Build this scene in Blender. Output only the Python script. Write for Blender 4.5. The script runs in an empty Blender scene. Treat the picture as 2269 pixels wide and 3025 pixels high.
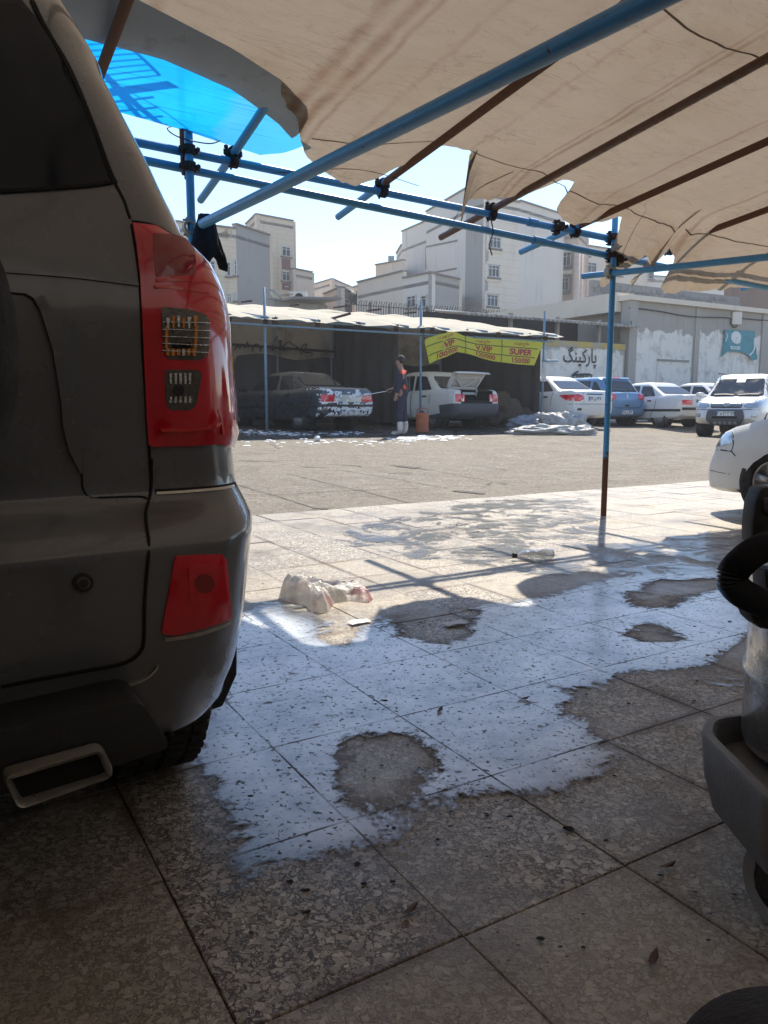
import bpy, bmesh, math, random
from mathutils import Vector, Matrix, noise
from mathutils.bvhtree import BVHTree
from mathutils.geometry import delaunay_2d_cdt
R = math.radians
random.seed(7)
sc = bpy.context.scene
COL = sc.collection

# ------------------------------------------------------------------ camera
F, CX, CY, HOR, H = 2250.0, 1134.5, 1512.5, 1203.0, 0.9      # photo pixels, metres
PITCH = math.atan((CY - HOR) / F)
cd = bpy.data.cameras.new('camera'); cam = bpy.data.objects.new('camera', cd); COL.objects.link(cam)
cam.location = (0, 0, H); cam.rotation_euler = (math.pi / 2 - PITCH, 0, 0)
cd.sensor_fit = 'VERTICAL'; cd.sensor_height = 36; cd.lens = F / 3025 * 36
cd.clip_start = 0.02; cd.clip_end = 3000
sc.camera = cam

# ------------------------------------------------------------------ sky, sun, exposure
SUN_AZ, SUN_EL = 16.5, 49.0          # clockwise from +Y, above the horizon
w_ = bpy.data.worlds.new('World'); sc.world = w_; w_.use_nodes = True
nt = w_.node_tree; nt.nodes.clear()
sky = nt.nodes.new('ShaderNodeTexSky'); sky.sky_type = 'NISHITA'; sky.sun_disc = False
sky.sun_elevation = R(SUN_EL); sky.sun_rotation = R(SUN_AZ); sky.altitude = 1200
sky.air_density = 1.0; sky.dust_density = .1; sky.ozone_density = 1.0
bg = nt.nodes.new('ShaderNodeBackground'); bg.inputs[1].default_value = 0.145
wo = nt.nodes.new('ShaderNodeOutputWorld')
nt.links.new(sky.outputs[0], bg.inputs[0]); nt.links.new(bg.outputs[0], wo.inputs[0])
sd = bpy.data.lights.new('sun', 'SUN'); sd.energy = 4.0; sd.angle = R(0.53); sd.color = (1, .92, .79)
sun = bpy.data.objects.new('sun', sd); COL.objects.link(sun); sun.location = (6, 20, 25)
sdir = Vector((math.sin(R(SUN_AZ)) * math.cos(R(SUN_EL)), math.cos(R(SUN_AZ)) * math.cos(R(SUN_EL)), math.sin(R(SUN_EL))))
sun.rotation_euler = sdir.to_track_quat('Z', 'Y').to_euler()
vs = sc.view_settings; vs.view_transform = 'Standard'; vs.look = 'None'; vs.exposure = 0.92; vs.gamma = 1
vs.use_curve_mapping = False
sc.cycles.use_denoising = True
sc.cycles.max_bounces = 8; sc.cycles.transparent_max_bounces = 12
sc.cycles.caustics_reflective = False; sc.cycles.caustics_refractive = False
sc.cycles.sample_clamp_indirect = 6

# ------------------------------------------------------------------ pixel -> place
K = 2269 / 1659.0
AU = R(59.2)
U = Vector((math.sin(AU), math.cos(AU), 0)); W = Vector((-math.cos(AU), math.sin(AU), 0)); Z = Vector((0, 0, 1))
CAM = Vector((0, 0, H)); CPT, SPT = math.cos(PITCH), math.sin(PITCH)
def ray(x, y):
    a = (x - CX) / F; b = -(y - CY) / F
    return Vector((a, CPT + b * SPT, -SPT + b * CPT))
def gp(x, y, z=0.0):
    d = ray(x, y); return CAM + d * ((z - H) / d.z)
def at(x, y, Y):
    d = ray(x, y); return CAM + d * (Y / d.y)
def onplane(x, y, P0, n):
    d = ray(x, y); return CAM + d * ((Vector(P0) - CAM).dot(n) / d.dot(n))
def proj(P):
    v = Vector(P) - CAM; dz = v.y * CPT - v.z * SPT
    return CX + F * v.x / dz, CY - F * (v.y * SPT + v.z * CPT) / dz
def uw(a, b, z=0.0): return U * a + W * b + Z * z
def touw(P): return P.dot(U), P.dot(W), P.z
def interp(t, tab):
    if t <= tab[0][0]: return tab[0][1]
    for (a, b), (c, d) in zip(tab, tab[1:]):
        if t <= c:
            s = (t - a) / (c - a) if c > a else 0
            return b + (d - b) * s
    return tab[-1][1]
def smooth(t): t = max(0, min(1, t)); return t * t * (3 - 2 * t)

# ------------------------------------------------------------------ objects
def tag(o, label=None, cat=None, group=None, kind=None):
    if label: o['label'] = label
    if cat: o['category'] = cat
    if group: o['group'] = group
    if kind: o['kind'] = kind
    return o
def thing(name, label, cat, loc=(0, 0, 0), rz=0.0, group=None):
    o = bpy.data.objects.new(name, None); COL.objects.link(o); o.empty_display_size = .2
    o.location = loc; o.rotation_euler = (0, 0, rz)
    return tag(o, label, cat, group)
def link(name, me, mat=None, parent=None):
    o = bpy.data.objects.new(name, me); COL.objects.link(o)
    if mat is not None:
        if not me.materials: me.materials.append(mat)
    if parent is not None: o.parent = parent
    return o
def wroot(parent):
    p = parent
    while p.parent: p = p.parent
    return p
def mk(name, verts, faces, mat, parent=None, smooth_=False, world=True):
    """one mesh object; verts in world space are moved into the (unrotated) parent's space when world=True"""
    off = Vector((0, 0, 0))
    if parent is not None and world:
        off = wroot(parent).location
    me = bpy.data.meshes.new(name)
    me.from_pydata([tuple(Vector(v) - off) for v in verts], [], faces); me.update()
    if smooth_:
        me.polygons.foreach_set('use_smooth', [True] * len(me.polygons))
    return link(name, me, mat, parent)
class MB:
    def __init__(s): s.v = []; s.f = []
    def add(s, vs, fs):
        n = len(s.v); s.v += [Vector(v) for v in vs]; s.f += [tuple(i + n for i in f) for f in fs]; return s
    def box(s, c, size, rot=None):
        c = Vector(c); x, y, z = [k / 2 for k in size]
        vs = [Vector(p) for p in ((-x,-y,-z),(x,-y,-z),(x,y,-z),(-x,y,-z),(-x,-y,z),(x,-y,z),(x,y,z),(-x,y,z))]
        if rot is not None: vs = [rot @ v for v in vs]
        return s.add([c + v for v in vs], [(3,2,1,0),(4,5,6,7),(0,1,5,4),(1,2,6,5),(2,3,7,6),(3,0,4,7)])
    def bar(s, a, b, wd, ht, up=Z):
        a = Vector(a); b = Vector(b); d = (b - a).normalized(); sx = d.cross(Vector(up)).normalized(); uz = sx.cross(d)
        sx *= wd / 2; uz *= ht / 2
        vs = [a - sx - uz, a + sx - uz, a + sx + uz, a - sx + uz, b - sx - uz, b + sx - uz, b + sx + uz, b - sx + uz]
        return s.add(vs, [(0,1,2,3),(7,6,5,4),(0,4,5,1),(1,5,6,2),(2,6,7,3),(3,7,4,0)])
    def tube(s, pts, r, n=10, caps=True, hollow=0.0):
        pts = [Vector(p) for p in pts]; rr = r if isinstance(r, (list, tuple)) else [r] * len(pts)
        ref = None; rings = []
        for i, p in enumerate(pts):
            d = (pts[min(i + 1, len(pts) - 1)] - pts[max(i - 1, 0)]).normalized()
            if ref is None: ref = d.orthogonal().normalized()
            ref = (ref - d * ref.dot(d)).normalized(); b = d.cross(ref)
            rings.append([p + (ref * math.cos(2 * math.pi * k / n) + b * math.sin(2 * math.pi * k / n)) * rr[i] for k in range(n)])
        vs = [v for q in rings for v in q]; fs = []
        for i in range(len(rings) - 1):
            for k in range(n):
                a = i * n + k; c = i * n + (k + 1) % n; fs.append((a, c, c + n, a + n))
        if caps:
            fs.append(tuple(reversed(range(n)))); fs.append(tuple(range((len(rings) - 1) * n, len(rings) * n)))
        return s.add(vs, fs)
    def lathe(s, prof, c=(0, 0, 0), axis='z', n=24, close=False):
        c = Vector(c); vs = []; fs = []
        for r, h in prof:
            for k in range(n):
                a = 2 * math.pi * k / n; p = (r * math.cos(a), r * math.sin(a), h)
                if axis == 'y': p = (p[0], p[2], p[1])
                if axis == 'x': p = (p[2], p[0], p[1])
                vs.append(c + Vector(p))
        m = len(prof)
        for i in range(m - 1 + (1 if close else 0)):
            j = (i + 1) % m
            for k in range(n):
                fs.append((i * n + k, i * n + (k + 1) % n, j * n + (k + 1) % n, j * n + k))
        if not close:
            fs.append(tuple(reversed(range(n)))); fs.append(tuple(range((m - 1) * n, m * n)))
        return s.add(vs, fs)
    def prism(s, poly, d):
        """poly: list of world points (planar), d: extrusion vector"""
        n = len(poly); d = Vector(d); p = [Vector(q) for q in poly]
        return s.add(p + [q + d for q in p], [tuple(range(n)), tuple(reversed(range(n, 2 * n)))] + [((i + 1) % n, i, i + n, (i + 1) % n + n) for i in range(n)])
    def loft(s, rings, caps=True):
        n = len(rings[0]); vs = [v for q in rings for v in q]; fs = []
        for i in range(len(rings) - 1):
            for k in range(n):
                a = i * n + k; c = i * n + (k + 1) % n; fs.append((a, c, c + n, a + n))
        if caps: fs += [tuple(reversed(range(n))), tuple(range((len(rings) - 1) * n, len(rings) * n))]
        return s.add(vs, fs)
    def build(s, name, mat, parent=None, smooth_=False, world=True):
        return mk(name, s.v, s.f, mat, parent, smooth_, world)
def autosmooth(o, deg=35):
    """hard edges stay sharp on a smooth-shaded mesh"""
    me = o.data; bm = bmesh.new(); bm.from_mesh(me); bmesh.ops.recalc_face_normals(bm, faces=bm.faces)
    for f in bm.faces: f.smooth = True
    for e in bm.edges: e.smooth = not (len(e.link_faces) == 2 and e.calc_face_angle(0) > R(deg)) if len(e.link_faces) == 2 else True
    bm.to_mesh(me); bm.free(); me.update(); return o
def bevel(o, wd=.01, seg=2, deg=30):
    me = o.data; bm = bmesh.new(); bm.from_mesh(me); bmesh.ops.remove_doubles(bm, verts=bm.verts, dist=1e-5)
    bmesh.ops.recalc_face_normals(bm, faces=bm.faces)
    es = [e for e in bm.edges if len(e.link_faces) == 2 and e.calc_face_angle(0) > R(deg)]
    bmesh.ops.bevel(bm, geom=es, offset=wd, segments=seg, profile=.5, affect='EDGES', clamp_overlap=True)
    bm.to_mesh(me); bm.free(); me.update(); return autosmooth(o, 40)
def catmull(pts, n=6, closed=False):
    pts = [Vector(p) for p in pts]; out = []; m = len(pts)
    for i in range(m if closed else m - 1):
        if closed: p0, p1, p2, p3 = pts[i - 1], pts[i], pts[(i + 1) % m], pts[(i + 2) % m]
        else: p0, p1, p2, p3 = pts[max(i - 1, 0)], pts[i], pts[i + 1], pts[min(i + 2, m - 1)]
        for k in range(n):
            t = k / n
            out.append(.5 * ((2 * p1) + (p2 - p0) * t + (2 * p0 - 5 * p1 + 4 * p2 - p3) * t * t + (3 * p1 - p0 - 3 * p2 + p3) * t ** 3))
    if not closed: out.append(pts[-1])
    return out
def roundpoly(pts, r, n=4):
    """2-D polygon with rounded corners"""
    out = []; m = len(pts); P = [Vector((p[0], p[1])) for p in pts]
    for i in range(m):
        p = P[i]; a = (P[i - 1] - p); b = (P[(i + 1) % m] - p)
        k = min(r, a.length * .45, b.length * .45); a = p + a.normalized() * k; b = p + b.normalized() * k
        for j in range(n + 1):
            t = j / n; out.append(a * (1 - t) ** 2 + p * 2 * t * (1 - t) + b * t * t)
    return [(q.x, q.y) for q in out]
def inpoly(x, y, poly):
    c = False; n = len(poly); j = n - 1
    for i in range(n):
        xi, yi = poly[i][0], poly[i][1]; xj, yj = poly[j][0], poly[j][1]
        if (yi > y) != (yj > y) and x < (xj - xi) * (y - yi) / (yj - yi) + xi: c = not c
        j = i
    return c
def patch(name, poly, mapf, mat, parent, off=.003, sink=.006, grid=None, holes=(), world=True, smooth_=True, bulge=0.0):
    """a thin solid skin cut to a 2-D outline and laid on a surface; mapf((x,y)) -> (position, normal)"""
    xs = [p[0] for p in poly]; ys = [p[1] for p in poly]; g = grid or max(max(xs) - min(xs), max(ys) - min(ys)) / 8
    pts = []; edges = []
    def loop(pl):
        st = len(pts); m = []
        for i in range(len(pl)):
            a = Vector(pl[i][:2]); b = Vector(pl[(i + 1) % len(pl)][:2]); k = max(1, int((b - a).length / g))
            for j in range(k): m.append(a.lerp(b, j / k))
        pts.extend(m)
        for i in range(len(m)): edges.append((st + i, st + (i + 1) % len(m)))
    loop(poly)
    for h_ in holes: loop(h_)
    x = min(xs) + g * .5
    while x < max(xs):
        y = min(ys) + g * .5
        while y < max(ys):
            if inpoly(x, y, poly) and not any(inpoly(x, y, h_) for h_ in holes): pts.append(Vector((x, y)))
            y += g
        x += g
    vo, eo, fo, _, _, _ = delaunay_2d_cdt(pts, edges, [], 1 if not holes else 2, 1e-7)
    top = []; bot = []
    for v in vo:
        p, n = mapf((v.x, v.y))
        k = 0
        if bulge:
            dmin = 1e9
            for i in range(len(poly)):
                a = Vector(poly[i][:2]); b = Vector(poly[(i + 1) % len(poly)][:2]); ab = b - a
                t = max(0, min(1, (v - a).dot(ab) / max(ab.length_squared, 1e-12))); dmin = min(dmin, (v - a - ab * t).length)
            k = bulge * smooth(dmin / (g * 1.6))
        top.append(p + n * (off + k)); bot.append(p - n * sink)
    n = len(vo); fs = [tuple(f) for f in fo]; cnt = {}
    for f in fs:
        for i in range(len(f)):
            e = (f[i], f[(i + 1) % len(f)]); cnt[e] = 1
    sides = [(b, a, a + n, b + n) for (a, b) in cnt if (b, a) not in cnt]
    o = mk(name, top + bot, fs + sides, mat, parent, False, world)
    return autosmooth(o, 40) if smooth_ else o
def strip(pl, wd):
    """2-D polyline -> outline polygon of given width"""
    P = [Vector(p[:2]) for p in pl]; L = []; Rr = []
    for i, p in enumerate(P):
        d = (P[min(i + 1, len(P) - 1)] - P[max(i - 1, 0)]).normalized(); nn = Vector((-d.y, d.x)) * wd / 2
        L.append(p + nn); Rr.append(p - nn)
    return [(q.x, q.y) for q in L + Rr[::-1]]
def copy_tree(o, parent=None):
    c = o.copy(); COL.objects.link(c); c.parent = parent
    for ch in list(o.children): copy_tree(ch, c)
    return c

# ------------------------------------------------------------------ materials
class NT:
    def __init__(s, name):
        s.m = bpy.data.materials.new(name); s.m.use_nodes = True; s.t = s.m.node_tree; s.t.nodes.clear()
        s.out = s.n('ShaderNodeOutputMaterial')
    def n(s, t, **kw):
        nd = s.t.nodes.new(t)
        for k, v in kw.items(): setattr(nd, k, v)
        return nd
    def l(s, a, b): s.t.links.new(a, b); return s
    def val(s, sock, v):
        if hasattr(v, 'node'): s.t.links.new(v, sock)
        elif isinstance(v, (tuple, list)) and len(v) == 3 and sock.type == 'RGBA': sock.default_value = (*v, 1)
        else: sock.default_value = v
    def coord(s, kind='Object', scale=1.0):
        tc = s.n('ShaderNodeTexCoord'); o = tc.outputs[kind]
        if scale == 1.0: return o
        mp = s.n('ShaderNodeMapping'); s.l(o, mp.inputs[0])
        mp.inputs['Scale'].default_value = scale if isinstance(scale, (tuple, list)) else (scale,) * 3
        return mp.outputs[0]
    def geo(s, name='Position'): return s.n('ShaderNodeNewGeometry').outputs[name]
    def noise(s, vec, scale, detail=4, rough=.55, dist=0.0, out=0):
        nd = s.n('ShaderNodeTexNoise'); s.l(vec, nd.inputs['Vector']); nd.inputs['Scale'].default_value = scale
        nd.inputs['Detail'].default_value = detail; nd.inputs['Roughness'].default_value = rough; nd.inputs['Distortion'].default_value = dist
        return nd.outputs[out]
    def ramp(s, fac, stops):
        nd = s.n('ShaderNodeValToRGB'); s.l(fac, nd.inputs[0]); e = nd.color_ramp.elements
        while len(e) < len(stops): e.new(.5)
        for q, (p, c) in zip(e, stops):
            q.position = p; q.color = (*c, 1) if len(c) == 3 else c
        return nd.outputs[0]
    def mix(s, fac, a, b, mode='MIX'):
        nd = s.n('ShaderNodeMix', data_type='RGBA', blend_type=mode)
        s.val(nd.inputs[0], fac); s.val(nd.inputs[6], a); s.val(nd.inputs[7], b); return nd.outputs[2]
    def math(s, op, a, b=0.0, c=0.0, clamp=False):
        nd = s.n('ShaderNodeMath', operation=op); nd.use_clamp = clamp; s.val(nd.inputs[0], a); s.val(nd.inputs[1], b); s.val(nd.inputs[2], c); return nd.outputs[0]
    def map(s, v, a, b, c, d, clamp=True):
        nd = s.n('ShaderNodeMapRange'); nd.clamp = clamp; s.val(nd.inputs[0], v)
        for i, q in enumerate((a, b, c, d)): s.val(nd.inputs[i + 1], q)
        return nd.outputs[0]
    def bump(s, h, strength=.3, dist=.01, normal=None):
        nd = s.n('ShaderNodeBump'); s.l(h, nd.inputs['Height']); nd.inputs['Strength'].default_value = strength; nd.inputs['Distance'].default_value = dist
        if normal: s.l(normal, nd.inputs['Normal'])
        return nd.outputs[0]
    def pbr(s, **kw):
        nd = s.n('ShaderNodeBsdfPrincipled')
        for k, v in kw.items(): s.val(nd.inputs[k.replace('_', ' ')], v)
        return nd
    def finish(s, sh): s.l(sh.outputs[0] if hasattr(sh, 'outputs') else sh, s.out.inputs[0]); return s.m
def mul(c, k): return tuple(max(0, min(1, x * k)) for x in c)
MATS = {}
def surf(name, c, rough=.6, metal=0.0, var=.15, scale=4.0, bump=.1, bscale=40.0, dirt=None, dscale=1.5, dlo=.5, dhi=.7, spec=.5, coat=0.0, coords='Object', bdist=.01):
    if name in MATS: return MATS[name]
    n = NT(name); co = n.coord(coords)
    col = n.mix(n.noise(co, scale, 5, .6), mul(c, 1 - var), mul(c, 1 + var))
    if dirt is not None:
        f = n.map(n.noise(co, dscale, 6, .65), dlo, dhi, 0, 1); col = n.mix(f, col, dirt)
    kw = dict(Base_Color=col, Metallic=metal, Specular_IOR_Level=spec, Coat_Weight=coat, Coat_Roughness=.05)
    kw['Roughness'] = n.map(n.noise(co, scale * 2.3, 4), .3, .7, max(.02, rough - .08), min(1, rough + .08))
    p = n.pbr(**kw)
    if bump: n.l(n.bump(n.noise(co, bscale, 4), bump, bdist), p.inputs['Normal'])
    MATS[name] = n.finish(p); return MATS[name]
def text_mesh(body, size, extrude=.002, shear=0.0, bold=0.0):
    """text (bundled interface font) as mesh data; visual order left to right, centred"""
    c = bpy.data.curves.new('lettering', 'FONT'); c.body = body; c.size = size; c.align_x = 'CENTER'; c.align_y = 'CENTER'
    c.extrude = extrude; c.shear = shear; c.offset = bold; c.resolution_u = 3
    o = bpy.data.objects.new('lettering', c); COL.objects.link(o)
    dg = bpy.context.evaluated_depsgraph_get(); me = bpy.data.meshes.new_from_object(o.evaluated_get(dg))
    bpy.data.objects.remove(o); bpy.data.curves.remove(c); return me
import numpy as np
# ================================================================== GROUND
EDGE_W = 6.02; DU, DW, U0, W0 = .4, .4217, .33, .96
def terrazzo(name, rnd=True):
    n = NT(name); pos = n.geo(); oi = n.n('ShaderNodeObjectInfo').outputs['Random']
    jit = n.n('ShaderNodeVectorMath', operation='ADD'); n.l(pos, jit.inputs[0])
    cmb = n.n('ShaderNodeCombineXYZ'); n.l(n.math('MULTIPLY', oi, 37.0), cmb.inputs[0]); n.l(n.math('MULTIPLY', oi, 11.0), cmb.inputs[1]); n.l(cmb.outputs[0], jit.inputs[1])
    vec = jit.outputs[0]
    wob = n.n('ShaderNodeVectorMath', operation='ADD'); nz = n.n('ShaderNodeTexNoise'); n.l(vec, nz.inputs['Vector']); nz.inputs['Scale'].default_value = 38
    sc_ = n.n('ShaderNodeVectorMath', operation='SCALE'); n.l(nz.outputs['Color'], sc_.inputs[0]); sc_.inputs['Scale'].default_value = .03
    n.l(vec, wob.inputs[0]); n.l(sc_.outputs[0], wob.inputs[1])
    def chips(scale, r0, r1, stops, soft=.07):
        vo = n.n('ShaderNodeTexVoronoi', feature='F1'); n.l(wob.outputs[0], vo.inputs['Vector']); vo.inputs['Scale'].default_value = scale; vo.inputs['Randomness'].default_value = 1.0
        sp_ = n.n('ShaderNodeSeparateColor'); n.l(vo.outputs['Color'], sp_.inputs[0])
        rad = n.map(sp_.outputs[1], 0, 1, r0, r1); d = n.math('SUBTRACT', rad, vo.outputs['Distance'])
        return n.map(d, 0, soft, 0, 1), n.ramp(sp_.outputs[0], stops)
    pale = [(0, (.20, .165, .125)), (.25, (.52, .455, .36)), (.5, (.33, .29, .235)), (.75, (.68, .62, .52)), (1, (.42, .365, .30))]
    mA, cA = chips(62, .25, .66, pale, .06); mB, cB = chips(120, .25, .68, pale, .07); mC, cC = chips(240, .25, .65, [(0, (0.130, 0.104, 0.078)), (.5, (0.390, 0.325, 0.247)), (1, (0.598, 0.533, 0.429))])
    wear = n.map(n.math('ADD', n.noise(pos, 1.1, 5, .62), n.math('MULTIPLY', n.math('SUBTRACT', oi, .5), .34)), .36, .62, 0, 1)                       # where the face is worn, chips fade into the binder
    binder = n.mix(n.noise(pos, 14, 4), (.05, .037, .028), (.13, .105, .08))
    base = n.mix(n.math('MULTIPLY', mC, .8), binder, cC); base = n.mix(n.math('MULTIPLY', mB, .9), base, cB); base = n.mix(n.math('MULTIPLY', mA, .92), base, cA)
    base = n.mix(n.map(wear, 0, 1, .0, .52), base, n.mix(n.noise(pos, 9, 6, .65), (0.260, 0.224, 0.176), (0.481, 0.423, 0.338)))
    base = n.mix(n.math('MULTIPLY', oi, .22), base, (0.429, 0.370, 0.286))
    for ax, o0, st_ in ((U, U0, DU), (W, W0, DW)):          # muddy water dries along some of the joints
        dt = n.n('ShaderNodeVectorMath', operation='DOT_PRODUCT'); n.l(pos, dt.inputs[0]); dt.inputs[1].default_value = ax
        fr_ = n.math('FRACT', n.math('ADD', n.math('DIVIDE', n.math('SUBTRACT', dt.outputs['Value'], o0), st_), 40.5)); jd = n.math('ABSOLUTE', n.math('SUBTRACT', fr_, .5))
        jm = n.map(n.math('ADD', jd, n.math('MULTIPLY', n.math('SUBTRACT', n.noise(pos, 30, 5, .7), .5), .12)), .0, .075, 1, 0)
        base = n.mix(n.math('MULTIPLY', jm, n.map(n.noise(pos, 1.6, 4), .45, .60, .0, .9)), base, (0.085, 0.047, 0.029))
    # mud and rust stains in irregular blotches, dark grit
    st = n.map(n.noise(pos, 2.1, 7, .68, .4), .54, .70, 0, .8); base = n.mix(st, base, (.10, .065, .04))
    bl = n.map(n.noise(pos, 1.2, 6, .65), .50, .66, 0, .62); base = n.mix(bl, base, (.15, .125, .10))
    gr = n.map(n.noise(pos, 120, 2, .5), .66, .72, 0, .7); base = n.mix(gr, base, (.05, .04, .035))
    sct = n.noise(n.coord('Object', (1, 40, 1)), 5, 3); base = n.mix(n.map(sct, .62, .7, 0, .25), base, (.55, .5, .42))
    p = n.pbr(Base_Color=base, Roughness=n.map(n.noise(pos, 3.1, 5), .35, .65, .34, .62), Specular_IOR_Level=.4)
    h = n.math('ADD', n.math('MULTIPLY', n.math('MAXIMUM', mA, mB), .6), n.noise(pos, 160, 3))
    n.l(n.bump(h, .5, .003), p.inputs['Normal']); return n.finish(p)
M_TILE = terrazzo('terrazzo'); 
M_GROUT = surf('grout', (.035, .028, .023), .85, var=.4, scale=20, bump=.4, bscale=120)

def strip_sheet(name, a0, a1, b0, b1, z, mat):
    return mk(name, [uw(a0, b0, z), uw(a1, b0, z), uw(a1, b1, z), uw(a0, b1, z)], [(0, 1, 2, 3)], mat)
# bedding of the paved apron (a slab with its own depth); the tiles lie in it
bed = MB(); 
bed.prism([uw(-14, -9, -.006), uw(26, -9, -.006), uw(26, EDGE_W, -.006), uw(-14, EDGE_W, -.006)], (0, 0, -.12))
paving = tag(bed.build('paving', M_GROUT), kind='structure')
def tile_mesh(du, dw, g=.0018, t=.03):
    bm = bmesh.new()
    for s in ((0, 0), (1, 0), (1, 1), (0, 1)): bm.verts.new(uw(g / 2 + s[0] * (du - g), g / 2 + s[1] * (dw - g), 0))
    f = bm.faces.new(bm.verts); r = bmesh.ops.extrude_face_region(bm, geom=[f])
    bmesh.ops.translate(bm, verts=[v for v in r['geom'] if isinstance(v, bmesh.types.BMVert)], vec=(0, 0, -t))
    bmesh.ops.recalc_face_normals(bm, faces=bm.faces)
    es = [e for e in bm.edges if all(abs(v.co.z) < 1e-6 for v in e.verts)]
    bmesh.ops.bevel(bm, geom=es, offset=.0018, segments=1, affect='EDGES')
    me = bpy.data.meshes.new('tile'); bm.to_mesh(me); bm.free(); me.materials.append(M_TILE); return me
tme = tile_mesh(DU, DW)
cand = []
for i in range(-20, 50):
    for j in range(-22, 12):
        c = uw(U0 + (i + .5) * DU, W0 + (j + .5) * DW)
        vis = False
        if c.y > .3:
            for di in (0, 1):
                for dj in (0, 1):
                    q = uw(U0 + (i + di) * DU, W0 + (j + dj) * DW); 
                    if q.y > .2:
                        x, y = proj(q)
                        if -60 < x < 2330 and y < 3120: vis = True
        cand.append((0 if vis else 1, (c - CAM).length, i, j))
cand.sort(); rest = MB()
for k, (nv, d, i, j) in enumerate(cand):
    p = uw(U0 + i * DU, W0 + j * DW)
    if nv == 0 and k < 300:
        o = bpy.data.objects.new('tile', tme); COL.objects.link(o); o.parent = paving
        rr = random.Random(i * 91 + j)
        o.location = p + Z * rr.uniform(-.0012, .0008); o.rotation_euler = (R(rr.uniform(-.15, .15)), R(rr.uniform(-.15, .15)), 0)
    elif d < 14:
        g = .0015
        rest.prism([p + U * g + W * g, p + U * (DU - g) + W * g, p + U * (DU - g) + W * (DW - g), p + U * g + W * (DW - g)][::-1], (0, 0, -.02))
rt = rest.build('tile', M_TILE, paving); rt['kind'] = 'stuff'

# the yard: worn concrete/asphalt rising gently towards the far bays
def gz(x, y):
    P = Vector((x, y, 0)); u_, w2, _ = touw(P)
    z = interp(w2, [(6, -.004), (6.6, .0), (10, .10), (14.4, .25), (16, .35), (18, .41), (28, .41), (400, .41)])
    z *= 1 - .16 * smooth((u_ - 15) / 3)
    z -= .10 * math.exp(-((x - 10) ** 2 + (y - 21.5) ** 2) / 5.0)
    if w2 < 15: z += .012 * noise.noise(Vector((x * .6, y * .6, 3)))* smooth((w2 - 6) / 2)
    return z
def onground(x, y):
    """photo pixel -> the point where its sight line meets the yard"""
    d = ray(x, y); t = 1.0
    while t < 400:
        P = CAM + d * t
        wv = P.dot(W)
        g = gz(P.x, P.y) if wv > EDGE_W else 0.0
        if P.z <= g: break
        t += .01 * max(1, t * .1)
    return P
def asphalt():
    n = NT('yard_asphalt'); pos = n.geo()
    c = n.mix(n.noise(pos, .35, 6, .6), (.19, .157, .115), (.295, .25, .188))
    c = n.mix(n.map(n.noise(pos, 1.7, 7, .7, .5), .55, .72, 0, .55), c, (.15, .13, .11))
    c = n.mix(n.map(n.noise(pos, 42, 4, .7), .46, .62, 0, .75), c, (.115, .10, .085)); c = n.mix(n.map(n.noise(pos, 11, 6, .7, .6), .50, .62, 0, .7), c, (.125, .108, .085)); c = n.mix(n.map(n.noise(pos, 24, 5, .7), .52, .62, 0, .6), c, (.40, .352, .28)); c = n.mix(n.map(n.noise(pos, 5, 6, .7), .56, .68, 0, .5), c, (.36, .33, .285))
    c = n.mix(n.map(n.noise(pos, 95, 2), .56, .66, 0, .55), c, (.48, .44, .38))
    # oily, damp stains in front of the wash bays
    c = n.mix(n.map(n.noise(pos, .8, 5, .6), .62, .72, 0, .5), c, (.10, .09, .085))
    bay = n.n('ShaderNodeSeparateXYZ'); dt = n.n('ShaderNodeVectorMath', operation='DOT_PRODUCT'); n.l(pos, dt.inputs[0]); dt.inputs[1].default_value = W
    wet = n.map(n.math('ADD', dt.outputs['Value'], n.math('MULTIPLY', n.noise(pos, .7, 5), 1.6)), 14.5, 15.3, 0, 1)
    du = n.n('ShaderNodeVectorMath', operation='DOT_PRODUCT'); n.l(pos, du.inputs[0]); du.inputs[1].default_value = U
    wet = n.math('MULTIPLY', wet, n.map(du.outputs['Value'], 14.4, 15.4, 1, 0))
    wet = n.math('MULTIPLY', wet, n.map(dt.outputs['Value'], 20.5, 21.5, 1, 0))
    c = n.mix(n.math('MULTIPLY', wet, .85), c, (.055, .05, .05))
    rg = n.mix(wet, n.map(n.noise(pos, 2, 3), .3, .7, .75, .95), n.map(n.noise(pos, 2.2, 5), .4, .6, .12, .5))
    p = n.pbr(Base_Color=c, Roughness=rg, Specular_IOR_Level=.3)
    h = n.math('ADD', n.math('MULTIPLY', n.noise(pos, 22, 6, .7), 1.6), n.math('MULTIPLY', n.noise(pos, 4, 6), 2.0))
    n.l(n.bump(h, 1.0, .02), p.inputs['Normal']); return n.finish(p)
us = list(np.concatenate([np.linspace(-400, -20, 8), np.arange(-16, 34, .5), np.linspace(36, 500, 10)]))
ws = list(np.concatenate([np.arange(EDGE_W, 24, .3), np.linspace(25, 600, 14)]))
V = []; Fc = []
for b in ws:
    for a in us:
        P = uw(a, b); bb = b
        V.append(Vector((P.x, P.y, gz(P.x, P.y))))
nu = len(us)
for i in range(len(ws) - 1):
    for j in range(nu - 1): Fc.append((i * nu + j, i * nu + j + 1, (i + 1) * nu + j + 1, (i + 1) * nu + j))
M_ASPH = asphalt()
yard = tag(mk('yard', V, Fc, M_ASPH, smooth_=True), kind='structure')
# wide earth sheet below, so that nothing ends in the void behind the apron
tag(mk('ground', [(-600, -600, -.3), (600, -600, -.3), (600, 900, -.3), (-600, 900, -.3)], [(0, 1, 2, 3)], M_ASPH), kind='structure')

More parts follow.
